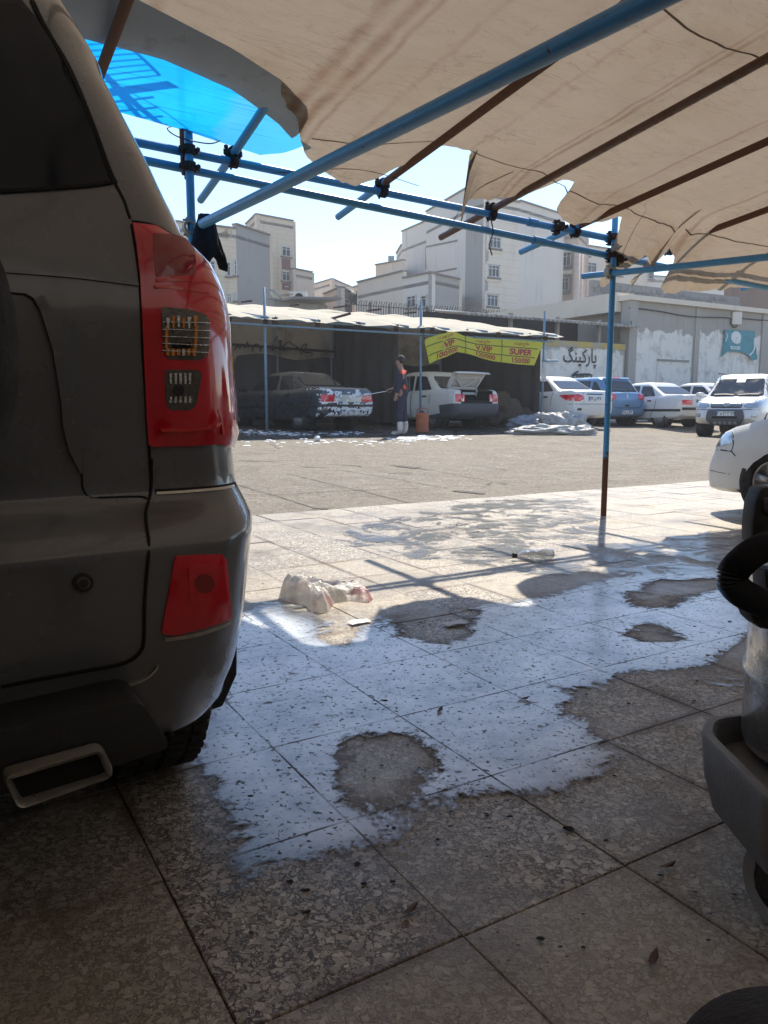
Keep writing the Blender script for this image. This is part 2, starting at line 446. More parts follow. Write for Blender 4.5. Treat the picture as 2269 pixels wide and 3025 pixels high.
# sawn joints and cracks of the yard (thin sunk-looking seams that follow the surface)
def ground_line(pts, wd, name, mat, lift=.004, jag=.0):
    L = []; rr = random.Random(len(pts) * 7 + int(pts[0][0]))
    P = [onground(*p) for p in pts]; dense = []
    for a, b in zip(P, P[1:]):
        k = max(2, int((b - a).length / .12))
        for i in range(k): dense.append(a.lerp(b, i / k))
    dense.append(P[-1]); vs = []; fs = []
    for i, p in enumerate(dense):
        d = (dense[min(i + 1, len(dense) - 1)] - dense[max(i - 1, 0)]); d.z = 0; d.normalize(); nn = Vector((-d.y, d.x, 0))
        w2 = wd * rr.uniform(.5, 1.3) / 2; c = p + nn * rr.uniform(-jag, jag)
        for s in (-1, 1):
            q = c + nn * w2 * s; vs.append(Vector((q.x, q.y, gz(q.x, q.y) + lift)))
    for i in range(len(dense) - 1): fs.append((2 * i, 2 * i + 1, 2 * i + 3, 2 * i + 2))
    return mk(name, vs, fs, mat, yard)
M_JOINT = surf('joint_dirt', (.10, .088, .075), .95, var=.5, scale=9, bump=0)
z7 = lambda x, y: (700 + x * .4822, 1250 + y * .4822)
for pl in ([(0, 380), (250, 450), (480, 522)], [(300, 310), (620, 385), (840, 435), (1080, 494)], [(640, 290), (1000, 350), (1290, 402)], [(0, 440), (230, 442), (560, 420), (1120, 400)], [(1180, 285), (1400, 330), (1659, 372)], [(1430, 255), (1659, 290)]):
    ground_line([z7(*p) for p in pl], .013, 'joint', M_JOINT, jag=.006)
for pl in ([(0, 232), (210, 236), (290, 232)], [(390, 268), (480, 274), (540, 275)], [(560, 255), (740, 262), (760, 270)], [(940, 258), (1050, 272), (1180, 290)], [(940, 312), (1060, 305)], [(1535, 385), (1560, 365), (1659, 378)], [(210, 130), (260, 158)]):
    ground_line([z7(*p) for p in pl], .03, 'crack', M_JOINT, jag=.03)
for pl, wd in (([(470, 524), (560, 528)], .07), ([(980, 262), (1100, 278)], .16), ([(1340, 415), (1470, 432), (1520, 436)], .12)):
    ground_line([z7(*p) for p in pl], wd, 'pothole', M_JOINT, lift=.007, jag=.02)

# ------------------------------------------------------------------ soapy water standing on the apron, sky sheen painted into its colour
def px_uw(pl): return [touw(gp(x * K, y * K))[:2] for x, y in pl]
WET = [
 (1.0, [(500,1330),(560,1315),(640,1345),(690,1395),(760,1395),(800,1340),(860,1318),(1040,1308),(1200,1285),(1300,1252),(1480,1240),(1640,1225),(1650,1300),(1625,1385),(1570,1420),(1490,1436),(1380,1452),(1250,1478),(1235,1502),(1232,1550),(1345,1600),(1300,1640),(1290,1690),(1200,1702),(1160,1740),(1060,1698),(1010,1722),(900,1722),(805,1790),(790,1842),(650,1842),(560,1850),(490,1885),(462,1902),(490,1800),(502,1740),(460,1690),(438,1630),(450,1560),(460,1450)]),
 (.47, [(690,1145),(900,1105),(1050,1080),(1270,1075),(1310,1130),(1280,1230),(1180,1252),(1090,1232),(900,1215),(760,1190)]),
 (.47, [(1300,1180),(1500,1150),(1640,1150),(1640,1230),(1480,1240),(1310,1250)]),
 (.60, [(530,1290),(620,1290),(700,1330),(740,1360),(700,1390),(640,1350),(540,1320)]),
 (.47, [(930,1800),(1060,1760),(1120,1830),(1010,1900),(920,1880)]),
 (1.0, [(1545,1466),(1612,1476),(1605,1506),(1550,1490)]),
]
DRY = [(1.0, [(1340,1278),(1420,1256),(1570,1246),(1580,1272),(1500,1290),(1450,1318),(1390,1314),(1350,1296)]),
 (1.0, [(1330,1350),(1410,1338),(1482,1380),(1440,1398),(1335,1374)]),
 (1.0, [(825,1330),(900,1315),(1010,1308),(1045,1322),(1030,1352),(990,1402),(930,1402),(850,1368)]),
 (1.0, [(735,1598),(800,1604),(870,1576),(990,1622),(930,1642),(880,1680),(845,1745),(765,1748),(705,1722),(735,1650)]),
 (1.0, [(568,1514),(622,1518),(604,1546),(572,1540)]), (.8, [(925,1650),(965,1655),(970,1692),(930,1690)]),
 (.8, [(1020,1560),(1060,1560),(1055,1620),(1020,1640)]), (.75, [(570,1450),(650,1440),(690,1452),(640,1470),(580,1465)]), (.7, [(975,1425),(1010,1425),(1010,1440),(980,1442)])]
def npoly(A, B, pl):
    c = np.zeros(A.shape, bool); n = len(pl); j = n - 1
    for i in range(n):
        xi, yi = pl[i]; xj, yj = pl[j]
        if yi != yj: c ^= ((yi > B) != (yj > B)) & (A < (xj - xi) * (B - yi) / (yj - yi) + xi)
        j = i
    return c
ga = np.arange(.0, 7.0, .028); gb = np.arange(.7, 6.0, .028); A, B = np.meshgrid(ga, gb)
wetv = np.zeros(A.shape); soap_sheen = np.zeros(A.shape)
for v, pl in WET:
    q_ = npoly(A, B, px_uw(pl)); wetv = np.maximum(wetv, v * q_); soap_sheen = np.maximum(soap_sheen, (v > .9) * q_)
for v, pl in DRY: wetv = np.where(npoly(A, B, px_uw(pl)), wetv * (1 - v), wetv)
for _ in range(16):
    p_ = np.pad(soap_sheen, 1, mode='edge'); soap_sheen = (p_[:-2, 1:-1] + p_[2:, 1:-1] + p_[1:-1, :-2] + p_[1:-1, 2:] + 2 * p_[1:-1, 1:-1]) / 6
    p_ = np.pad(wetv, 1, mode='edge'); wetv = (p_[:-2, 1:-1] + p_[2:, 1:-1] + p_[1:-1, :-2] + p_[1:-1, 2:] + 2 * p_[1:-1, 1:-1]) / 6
nb, na = A.shape; keep = wetv > .03; idx = -np.ones(A.shape, int); V = []; val = []; mil = []
cells = []
for i in range(nb - 1):
    for j in range(na - 1):
        if keep[i:i + 2, j:j + 2].any(): cells.append((i, j))
for (i, j) in cells:
    for di, dj in ((0, 0), (0, 1), (1, 1), (1, 0)):
        if idx[i + di, j + dj] < 0:
            idx[i + di, j + dj] = len(V); V.append(uw(ga[j + dj], gb[i + di], .0032)); val.append(float(wetv[i + di, j + dj])); mil.append(float(soap_sheen[i + di, j + dj]))
Fc = [(idx[i, j], idx[i, j + 1], idx[i + 1, j + 1], idx[i + 1, j]) for i, j in cells]
def water_mat():
    n = NT('soapy_water_sky_sheen'); pos = n.geo(); at_ = n.n('ShaderNodeAttribute'); at_.attribute_name = 'wet'
    w = at_.outputs['Fac']
    f = n.math('ADD', w, n.math('MULTIPLY', n.math('SUBTRACT', n.noise(pos, 3.0, 9, .74, .7), .5), 2.5))
    f = n.math('ADD', f, n.math('MULTIPLY', n.math('SUBTRACT', n.noise(pos, 45, 5, .7), .5), .55))
    m = n.map(f, .38, .58, 0, 1); halo = n.map(f, .12, .42, 0, 1)
    # chips and grit standing proud of the film
    gr = n.math('MAXIMUM', n.map(n.noise(pos, 70, 3, .6), .61, .64, 0, 1), n.map(n.noise(pos, 24, 6, .75), .60, .65, 0, 1)); m = n.math('MULTIPLY', m, n.math('SUBTRACT', 1, n.math('MULTIPLY', gr, .85)))
    for ax, o0, st_ in ((U, U0, DU), (W, W0, DW)):
        dt = n.n('ShaderNodeVectorMath', operation='DOT_PRODUCT'); n.l(pos, dt.inputs[0]); dt.inputs[1].default_value = ax
        fr_ = n.math('FRACT', n.math('ADD', n.math('DIVIDE', n.math('SUBTRACT', dt.outputs['Value'], o0), st_), 40.5)); ln_ = n.map(n.math('ABSOLUTE', n.math('SUBTRACT', fr_, .5)), .004, .010, 1, 0)
        m = n.math('MULTIPLY', m, n.math('SUBTRACT', 1, n.math('MULTIPLY', ln_, n.map(n.noise(pos, 7, 3), .4, .6, .3, .95))))
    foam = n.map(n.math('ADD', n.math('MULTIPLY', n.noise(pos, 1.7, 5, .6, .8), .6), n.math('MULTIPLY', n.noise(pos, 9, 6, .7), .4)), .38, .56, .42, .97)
    am = n.n('ShaderNodeAttribute'); am.attribute_name = 'soap_sheen'; foam = n.math('MULTIPLY', foam, n.map(am.outputs['Fac'], .1, .9, .14, 1))
    dif = n.n('ShaderNodeBsdfDiffuse'); n.val(dif.inputs[0], (.84, .88, .93))  # soap film; its pale blue-white also stands for the reflected sky
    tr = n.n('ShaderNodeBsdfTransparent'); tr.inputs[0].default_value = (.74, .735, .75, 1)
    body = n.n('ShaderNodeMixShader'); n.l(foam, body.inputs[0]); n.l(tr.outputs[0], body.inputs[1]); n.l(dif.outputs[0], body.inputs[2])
    bp = n.bump(n.math('ADD', n.noise(pos, 26, 4, .6), n.math('MULTIPLY', n.noise(pos, 120, 2), .3)), .10, .004)
    gl = n.n('ShaderNodeBsdfGlossy'); gl.inputs['Roughness'].default_value = .2; n.l(bp, gl.inputs['Normal'])
    fr = n.n('ShaderNodeFresnel'); fr.inputs[0].default_value = 1.9; n.l(bp, fr.inputs['Normal'])
    s = n.n('ShaderNodeMixShader'); n.l(fr.outputs[0], s.inputs[0]); n.l(body.outputs[0], s.inputs[1]); n.l(gl.outputs[0], s.inputs[2])
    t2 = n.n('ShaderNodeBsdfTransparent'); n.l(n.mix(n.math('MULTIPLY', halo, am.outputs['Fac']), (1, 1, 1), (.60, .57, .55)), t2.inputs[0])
    o = n.n('ShaderNodeMixShader'); n.l(m, o.inputs[0]); n.l(t2.outputs[0], o.inputs[1]); n.l(s.outputs[0], o.inputs[2])
    return n.finish(o)
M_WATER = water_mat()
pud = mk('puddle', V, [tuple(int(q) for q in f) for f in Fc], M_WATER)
at_ = pud.data.attributes.new('wet', 'FLOAT', 'POINT'); at_.data.foreach_set('value', val); at2 = pud.data.attributes.new('soap_sheen', 'FLOAT', 'POINT'); at2.data.foreach_set('value', mil)
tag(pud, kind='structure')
# ================================================================== CANOPY OVER THE APRON (scaffold tubes, tarpaulin, blue sheet)
def pipe_mat(name, paint, split=None, wear=.5):
    """painted steel tube, flaking to rust; split=(dirvec, threshold): painted only beyond it"""
    n = NT(name); pos = n.geo(); rust = n.mix(n.noise(pos, 30, 6, .7), (.075, .034, .022), (.17, .085, .05))
    pc = n.mix(n.noise(pos, 9, 4), mul(paint, .8), mul(paint, 1.15))
    fl = n.map(n.noise(pos, 38, 6, .7), wear, wear + .06, 0, 1)
    if split:
        dt = n.n('ShaderNodeVectorMath', operation='DOT_PRODUCT'); n.l(pos, dt.inputs[0]); dt.inputs[1].default_value = split[0]
        s = n.math('ADD', dt.outputs['Value'], n.math('MULTIPLY', n.noise(pos, 20, 5), .25))
        fl = n.math('MAXIMUM', fl, n.map(s, split[1], split[1] + .03, 1, 0))
    c = n.mix(fl, pc, rust); p = n.pbr(Base_Color=c, Roughness=n.map(fl, 0, 1, .38, .85), Specular_IOR_Level=.45)
    n.l(n.bump(n.math('ADD', n.math('MULTIPLY', fl, -.6), n.noise(pos, 200, 3)), .4, .002), p.inputs['Normal']); return n.finish(p)
BLUE = (.06, .25, .46)
M_PIPE = pipe_mat('blue_painted_tube', BLUE, wear=.62)
M_POST = pipe_mat('blue_post_worn_below', (.06, .27, .52), split=(Z, 1.35), wear=.60)
M_POST2 = pipe_mat('blue_post', (.06, .27, .52), split=(Z, .62), wear=.60)
M_RAFT = pipe_mat('rusty_tube_blue_end', BLUE, split=(W, 4.62), wear=.63)
M_RUST = pipe_mat('rusty_tube', (.10, .052, .036), wear=.5)
M_CLAMP = surf('rusty_coupler', (.055, .035, .028), .9, .2, var=.5, scale=40, bump=.6, bscale=150)
M_GALV = surf('galvanised_coupler', (.42, .40, .35), .6, .5, var=.3, scale=30, bump=.3)
EW = 4.55
zu = lambda a: 2.36 - .030 * (a - 1.1)          # upper ledger height along the eave
zl = lambda a: 2.27 - .042 * (a - 1.14)         # lower ledger
RP = uw(4.83, EW - .05)                          # foot of the worn blue post
frame = thing('scaffold_canopy', 'blue and rusty scaffold tube canopy standing over the tiled apron', 'canopy frame', RP)
def pipe(name, a, b, r=.0242, mat=M_PIPE, n=14, sag=0.0, par=frame):
    pts = []
    for i in range(9):
        t = i / 8; p = Vector(a).lerp(Vector(b), t); p.z -= sag * 4 * t * (1 - t); pts.append(p)
    return autosmooth(MB().tube(pts, r, n).build(name, mat, par), 40)
def coupler(P, d1, d2, mat=M_CLAMP, par=frame):
    """right-angle scaffold coupler: two hinged half shells with bolts and nuts"""
    m = MB(); P = Vector(P); d1 = Vector(d1).normalized(); d2 = Vector(d2).normalized(); nn = d1.cross(d2).normalized()
    for d, s in ((d1, -1), (d2, 1)):
        c = P + nn * s * .024; o = d.cross(nn).normalized()
        ring = [c + (o * math.cos(t) + nn * math.sin(t)) * .031 for t in [k * math.pi / 8 for k in range(17)]]
        for k in range(16): m.bar(ring[k], ring[k + 1], .05, .012, up=d.cross(ring[k + 1] - ring[k]))
        for e in (-1, 1):
            q = c + o * .042 * e; m.tube([q - nn * .035, q + nn * .04], .007, 6); m.tube([q + nn * .022, q + nn * .036], .014, 6); m.box(q, (.028, .028, .028))
    return m.build('coupler', mat, par)
LPu = 1.39
pipe('post', RP - Z * .02, RP + Z * 2.47, .0242, M_POST2)
LP = uw(LPu, EW - .05); pipe('post', LP, LP + Z * 2.50, .0242, M_POST2)
for a in (9.6,): pipe('post', uw(a, EW - .05), uw(a, EW - .05, 2.4), .0242, M_POST2)
for a in (1.39, 4.83, 9.6): pipe('post', uw(a + .3, -3.4), uw(a + .3, -3.4, 3.4), .0242, M_POST2)
pipe('ledger', uw(-1.2, EW, zu(-1.2)), uw(4.05, EW, zu(4.05)), .0242, M_PIPE)
pipe('ledger', uw(3.98, EW + .005, zu(3.98)), uw(10, EW, zu(10)), .0262, M_PIPE)
pipe('ledger', uw(-1.2, EW, zl(-1.2)), uw(4.12, EW, zl(4.12)), .0242, M_PIPE)
pipe('ledger', uw(4.02, EW + .004, zl(4.02)), uw(10, EW, zl(10)), .0262, M_PIPE)
pipe('ledger', uw(-1.2, -3.35, 3.36), uw(10, -3.35, 3.36), .0242, M_PIPE)
# tie tubes running back from the posts
pipe('tie_tube', uw(1.40, 4.33, 1.915), uw(1.40, -3.6, 1.58), .0262, M_PIPE, sag=.02)
pipe('tie_tube', uw(4.80, 4.80, 1.985), uw(4.80, -3.6, 1.48), .0242, M_PIPE, sag=.02)
RAFT = [(-.4, 2.37, 0), (.80, 2.355, 0), (1.67, 2.56, 2), (2.70, 2.365, 0), (3.62, 2.32, 1), (4.45, 2.29, 0), (5.55, 2.27, 0), (6.5, 2.25, 1), (7.5, 2.22, 0), (8.6, 2.19, 0)]
SL = .125
for a, z0, k in RAFT:
    zf = (lambda b: z0 + SL * (EW - b)) if k != 2 else (lambda b: 2.395 + .20 * (EW - b))
    pipe('rafter', uw(a, 5.19, zf(5.19)), uw(a, -3.9 if k != 2 else 3.86, zf(-3.9 if k != 2 else 3.86)), .0242, {0: M_RAFT, 1: M_RUST, 2: M_PIPE}[k], sag=.01)
    coupler(uw(a, EW, (zf(EW) + zu(a)) / 2), U, W)
for a in (LPu, 4.83):
    for zz in (zu(a), zl(a)): coupler(uw(a, EW - .025, zz), U, Z)
coupler(uw(4.83 + .06, EW - .03, zl(4.9) - .03), U, Z); coupler(uw(4.25, EW - .02, zu(4.25)), U, Z)
coupler(uw(1.40, EW - .05, 1.925), W, Z, M_GALV); coupler(uw(4.81, EW - .05, 1.975), W, Z, M_GALV)
pipe('sleeve', uw(4.02, EW, zl(4.02)), uw(4.14, EW, zl(4.14)), .031, M_PIPE)
pipe('sleeve', uw(3.97, EW, zu(3.97)), uw(4.05, EW, zu(4.05)), .031, M_PIPE)

# tarpaulin ---------------------------------------------------------
def tarp_mat():
    n = NT('beige_canvas'); pos = n.geo()
    du = n.n('ShaderNodeVectorMath', operation='DOT_PRODUCT'); n.l(pos, du.inputs[0]); du.inputs[1].default_value = U; u_ = du.outputs['Value']
    dw = n.n('ShaderNodeVectorMath', operation='DOT_PRODUCT'); n.l(pos, dw.inputs[0]); dw.inputs[1].default_value = W; w2 = dw.outputs['Value']
    c = n.mix(n.noise(pos, 2.2, 6, .6), (.47, .405, .33), (.58, .51, .425))
    c = n.mix(n.map(n.noise(pos, .8, 5, .6), .5, .7, 0, .45), c, (.42, .32, .21))
    c = n.mix(n.map(n.noise(pos, 6, 7, .75), .60, .72, 0, .4), c, (.27, .205, .15))
    # rust rubbed off the tubes, tube shadow painted in: parallel streaks beside each rafter
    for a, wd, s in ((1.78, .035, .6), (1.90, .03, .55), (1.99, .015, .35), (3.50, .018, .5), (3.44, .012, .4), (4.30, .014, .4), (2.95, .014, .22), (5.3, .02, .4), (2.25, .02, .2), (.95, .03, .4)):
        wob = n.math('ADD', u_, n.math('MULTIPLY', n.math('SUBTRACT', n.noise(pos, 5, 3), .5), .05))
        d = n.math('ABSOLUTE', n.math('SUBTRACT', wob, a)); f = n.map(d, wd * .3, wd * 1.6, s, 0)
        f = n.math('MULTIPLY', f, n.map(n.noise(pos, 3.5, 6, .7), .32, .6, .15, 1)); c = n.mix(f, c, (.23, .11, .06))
    wc = n.n('ShaderNodeCombineXYZ'); n.l(n.math('MULTIPLY', u_, 2.2), wc.inputs[0]); n.l(n.math('MULTIPLY', w2, 9.0), wc.inputs[1]); wv = wc.outputs[0]
    h = n.math('ADD', n.noise(pos, 260, 2), n.math('MULTIPLY', n.noise(wv, 1.0, 7, .62, .6), 7.0))
    for sc_, th, st_ in ((1.0, .012, .30), (2.3, .014, .22)):          # crease shading painted into the colour, mostly across the rafters
        cn = n.noise(wv, .55 * sc_, 5, .55, 1.2); c = n.mix(n.math('MULTIPLY', n.map(n.math('ABSOLUTE', n.math('SUBTRACT', cn, .5)), 0, th, st_, 0), n.map(n.noise(pos, 2.5, 3), .4, .6, .2, 1)), c, (.20, .15, .105))
    bp = n.bump(h, .9, .012)
    df = n.n('ShaderNodeBsdfDiffuse'); n.l(c, df.inputs[0]); n.l(bp, df.inputs['Normal'])
    tl = n.n('ShaderNodeBsdfTranslucent'); n.l(n.mix(.5, c, (.66, .50, .36), 'MULTIPLY'), tl.inputs[0]); n.l(bp, tl.inputs['Normal'])
    s = n.n('ShaderNodeMixShader'); s.inputs[0].default_value = .32; n.l(df.outputs[0], s.inputs[1]); n.l(tl.outputs[0], s.inputs[2])
    return n.finish(s)
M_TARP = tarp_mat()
ET = [(-3, 3.40), (.77, 3.56), (1.34, 3.72), (1.64, 3.86), (1.85, 4.02), (1.95, 4.2), (2.02, 4.30), (2.14, 4.38), (2.28, 4.46), (2.46, 4.50), (2.60, 4.42), (2.69, 4.20), (2.74, 4.02), (2.80, 3.96), (2.985, 3.94), (3.0, 4.08), (3.04, 4.14), (3.10, 4.17), (3.15, 4.19), (3.20, 4.22), (3.30, 4.24), (3.45, 4.27), (3.62, 4.26), (3.70, 4.22), (3.76, 4.05), (3.82, 3.98), (3.88, 3.99), (3.92, 4.16), (3.99, 4.28), (4.1, 4.33), (4.3, 4.36), (4.45, 4.35), (4.56, 4.36), (4.62, 4.24), (4.70, 4.34), (4.82, 4.56), (4.90, 4.72), (4.99, 4.60), (5.06, 4.40), (5.13, 4.36), (5.15, 4.60), (5.19, 4.62), (5.22, 4.33), (5.32, 4.30), (5.42, 4.52), (5.6, 4.62), (5.9, 4.60), (6.4, 4.62), (7, 4.55), (8, 4.5), (10, 4.5)]
DR = [(1.9, .02), (2.1, .07), (2.46, .10), (2.65, .03), (2.985, 0), (3.0, .36), (3.06, .34), (3.11, .20), (3.18, .13), (3.35, .12), (3.6, .07), (3.8, 0), (4.0, .07), (4.25, .12), (4.5, .07), (4.62, .03), (4.8, .22), (4.92, .42), (5.08, .18), (5.17, .40), (5.25, .14), (5.42, .42), (5.6, .42), (5.9, .36), (6.4, .3), (7, .2), (10, .1)]
RU = [r[0] for r in RAFT if r[2] != 2]
def tarp_z(a, b):
    z = 2.398 - .028 * (a - 2.7) + SL * (EW - b)
    lo = max([r for r in RU if r <= a], default=a - .5); hi = min([r for r in RU if r > a], default=a + .5)
    s = (a - lo) / max(hi - lo, 1e-3)
    z -= .045 * math.sin(math.pi * s) * (.6 + .4 * noise.noise(Vector((a * .7, b * .5, 1))))
    z += .010 * noise.noise(Vector((a * 3.2 + b, b * 5.5, 7))) + .004 * noise.noise(Vector((a * 11, b * 17, 2)))
    return z
def tarp_edge(a): return interp(a, ET) + .012 * noise.noise(Vector((a * 26, 0, 5))) + .008 * noise.noise(Vector((a * 70, 3, 5)))
cols = list(np.arange(-3, 1.75, .12)) + list(np.arange(1.75, 6.6, .02)) + list(np.arange(6.6, 10.01, .12))
offs = [0, .02, .05, .09, .14, .2, .27, .35, .44, .54, .66, .8, .95, 1.15, 1.35, 1.6, 1.9, 2.25, 2.7, 3.2, 3.8, 4.5, 5.4, 6.4, 7.4, 8.3]
V = []; Fc = []
for a in cols:
    e = tarp_edge(a); dr = interp(a, DR)
    for o_ in offs:
        b = e - o_ if o_ < 1.15 else max(-4.0, (e - o_)); 
        z = tarp_z(a, b)
        if e > 4.0 and b > 4.0: t = (b - 4.0) / max(e - 4.0, .05); z -= dr * t ** 1.4 + .02 * t * noise.noise(Vector((a * 8, b * 4, 9)))
        V.append(uw(a, b, z))
no = len(offs)
for i in range(len(cols) - 1):
    for j in range(no - 1): Fc.append((i * no + j, (i + 1) * no + j, (i + 1) * no + j + 1, i * no + j + 1))
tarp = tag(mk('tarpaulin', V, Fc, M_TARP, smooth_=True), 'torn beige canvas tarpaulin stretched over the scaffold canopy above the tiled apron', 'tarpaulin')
M_SEAM = surf('seam_thread', (.20, .155, .11), .9, var=.3, scale=30, bump=.3)
def seam(pts, wd=.012):
    vs = []; fs = []
    for i, (a, b) in enumerate(pts):
        for s in (-1, 1):
            bb = b + s * wd / 2; z = tarp_z(a, bb) - .004
            e = tarp_edge(a); dr = interp(a, DR)
            if e > 4.0 and bb > 4.0: t = min(1, (bb - 4.0) / max(e - 4.0, .05)); z -= dr * t ** 1.4
            vs.append(uw(a, bb, z))
    fs = [(2 * i, 2 * i + 1, 2 * i + 3, 2 * i + 2) for i in range(len(pts) - 1)]
    return mk('seam', vs, fs, M_SEAM, tarp)
def seamline(a0, a1, tab): return [(a, interp(a, tab) + .01 * noise.noise(Vector((a * 4, 1, 1)))) for a in np.arange(a0, a1, .03)]
seam(seamline(2.0, 2.72, [(2.0, 4.16), (2.38, 4.12), (2.7, 3.96)]), .010)
seam(seamline(2.97, 5.2, [(2.97, 3.93), (3.53, 4.0), (4.29, 4.15), (5.2, 4.16)]), .009)
seam(seamline(5.25, 9.5, [(5.25, 4.16), (9.5, 4.2)]), .009)
seam(seamline(.2, 9.5, [(.2, 2.5), (2.88, 2.47), (3.41, 2.53), (9.5, 2.5)]), .013)
for a0, b0, a1, b1 in ((3.05, 4.28, 3.38, 4.03), (4.9, 4.5, 4.72, 4.1)): seam([(a0 + (a1 - a0) * t, b0 + (b1 - b0) * t) for t in np.linspace(0, 1, 8)], .012)

# grey strip and blue translucent sheet --------------------------------
M_GREY = surf('grey_rubber_sheet', (.30, .355, .42), .6, var=.2, scale=3, bump=.3, bscale=14, dirt=(.16, .18, .20), dscale=5, dlo=.6, dhi=.8)
def sheet(name, cols_, lo, hi, zf, mat, rows=8, parent=None, jag=0.0):
    V = []; Fc = []; n = rows + 1
    for a in cols_:
        for j in range(n):
            b = lo(a) + (hi(a) - lo(a)) * j / rows; V.append(uw(a, b, zf(a, b)))
    for i in range(len(cols_) - 1):
        for j in range(rows): Fc.append((i * n + j, (i + 1) * n + j, (i + 1) * n + j + 1, i * n + j + 1))
    return mk(name, V, Fc, mat, parent, smooth_=True)
zb = lambda a, b: 2.41 - .028 * (a - 2.7) + SL * (EW - b) - .012 - .012 * math.sin(b * 9) 
g_lo = lambda a: interp(a, [(-1.5, 3.30), (.77, 3.46), (1.34, 3.62), (1.64, 3.76), (1.85, 3.92), (1.97, 4.14)])
g_hi = lambda a: interp(a, [(-1.5, 3.72), (.67, 3.80), (1.06, 3.80), (1.45, 3.93), (1.80, 4.14), (1.92, 4.24), (1.97, 4.30)])
gs = sheet('grey_strip', list(np.arange(-1.5, 1.98, .06)), lambda a: g_lo(a) - .03, lambda a: g_hi(a) + .02, lambda a, b: zb(a, b) - .02 - .02 * math.sin((b - g_lo(a)) / max(g_hi(a) - g_lo(a), .05) * math.pi), M_GREY)
tag(gs, 'dark grey curved rubber strip between the beige tarpaulin and the blue sheet', 'roof strip')
def blue_mat():
    n = NT('blue_polycarbonate'); pos = n.geo()
    dw = n.n('ShaderNodeVectorMath', operation='DOT_PRODUCT'); n.l(pos, dw.inputs[0]); dw.inputs[1].default_value = W
    du = n.n('ShaderNodeVectorMath', operation='DOT_PRODUCT'); n.l(pos, du.inputs[0]); du.inputs[1].default_value = U
    fl = n.n('ShaderNodeTexNoise'); cm = n.n('ShaderNodeCombineXYZ'); n.l(n.math('MULTIPLY', du.outputs['Value'], 1.5), cm.inputs[0]); n.l(n.math('MULTIPLY', dw.outputs['Value'], 60.0), cm.inputs[1]); n.l(cm.outputs[0], fl.inputs['Vector']); fl.inputs['Scale'].default_value = 1.0
    k = n.map(fl.outputs['Fac'], .3, .7, .82, 1.12)
    c = n.mix(n.map(n.noise(pos, 3, 4), .3, .7, 0, 1), (.004, .30, .66), (.012, .38, .74))
    # bleached, dusty end
    old = n.map(n.math('ADD', du.outputs['Value'], n.math('MULTIPLY', n.noise(pos, 6, 4), .15)), 1.56, 1.62, 0, .5); c = n.mix(old, c, (.10, .36, .44))
    c = n.mix(n.map(fl.outputs['Fac'], .58, .66, 0, .5), c, (.005, .16, .36))
    tl = n.n('ShaderNodeBsdfTranslucent'); n.l(c, tl.inputs[0]); df = n.n('ShaderNodeBsdfDiffuse'); n.l(c, df.inputs[0])
    tp = n.n('ShaderNodeBsdfTransparent'); n.l(n.mix(.5, c, (.02, .5, .9)), tp.inputs[0]); gl = n.n('ShaderNodeBsdfGlossy'); gl.inputs['Roughness'].default_value = .25
    s1 = n.n('ShaderNodeMixShader'); s1.inputs[0].default_value = .12; n.l(tl.outputs[0], s1.inputs[1]); n.l(df.outputs[0], s1.inputs[2])
    s2 = n.n('ShaderNodeMixShader'); s2.inputs[0].default_value = .16; n.l(s1.outputs[0], s2.inputs[1]); n.l(tp.outputs[0], s2.inputs[2])
    s3 = n.n('ShaderNodeMixShader'); s3.inputs[0].default_value = .04; n.l(s2.outputs[0], s3.inputs[1]); n.l(gl.outputs[0], s3.inputs[2])
    return n.finish(s3)
b_hi = lambda a: interp(a, [(-1.5, 4.40), (1.0, 4.42), (1.34, 4.47), (1.70, 4.56), (1.86, 4.60), (1.90, 4.56), (1.96, 4.50), (1.99, 4.44), (2.03, 4.34), (2.06, 4.28)]) + .008 * noise.noise(Vector((a * 40, 1, 1)))
b_lo = lambda a: min(b_hi(a) - .02, interp(a, [(-1.5, 3.65), (.67, 3.74), (1.45, 3.88), (1.92, 4.20), (2.06, 4.26)]))
bs = sheet('blue_sheet', list(np.arange(-1.5, 1.8, .06)) + list(np.arange(1.8, 2.065, .012)), b_lo, b_hi, lambda a, b: zb(a, b) + .004, blue_mat(), rows=24)
tag(bs, 'bright blue translucent plastic roof sheet with a jagged broken end', 'roof sheet')

# television aerial clamped to the far post: its shadow falls on the blue sheet
M_ALU = surf('dull_aluminium', (.33, .33, .33), .5, .7, var=.2, bump=.1)
A0 = uw(LPu + .0, EW + .0, 2.5)
ant = thing('tv_aerial', 'television aerial with wire grid reflectors above the blue roof sheet', 'aerial', A0)
MB().tube([A0 - Z * .22 + W * .06, A0 + Z * .98 + W * .06], .019, 10).build('mast', M_RUST, ant, True)
ac = A0 + Z * .78 + W * .06; ax = (U * .62 + W * .78).normalized(); ay = Vector((-ax.y, ax.x, 0))
MB().bar(ac - ax * .02, ac + ax * .55, .03, .03).build('boom', M_ALU, ant)
def grille(c, right, up, wd, ht, n_):
    m = MB()
    for i in range(n_): q = c + up * (i / (n_ - 1) - .5) * ht; m.tube([q - right * wd / 2, q + right * wd / 2], .005, 5)
    for s in (-1, 1): m.bar(c + right * s * wd / 2 - up * ht / 2, c + right * s * wd / 2 + up * ht / 2, .018, .014)
    m.bar(c - up * ht / 2, c + up * ht / 2, .02, .016); return m.build('grid_reflector', M_ALU, ant)
grille(ac + Z * .15 - ax * .02, ay, (Z * .85 - ax * .5).normalized(), .50, .26, 7)
grille(ac - Z * .15 - ax * .02, ay, (Z * .85 + ax * .5).normalized(), .50, .26, 7)
for k in range(5):
    q = ac + ax * (.1 + k * .1); MB().bar(q - ay * (.16 - .012 * k), q + ay * (.16 - .012 * k), .018, .006).build('director', M_ALU, ant)
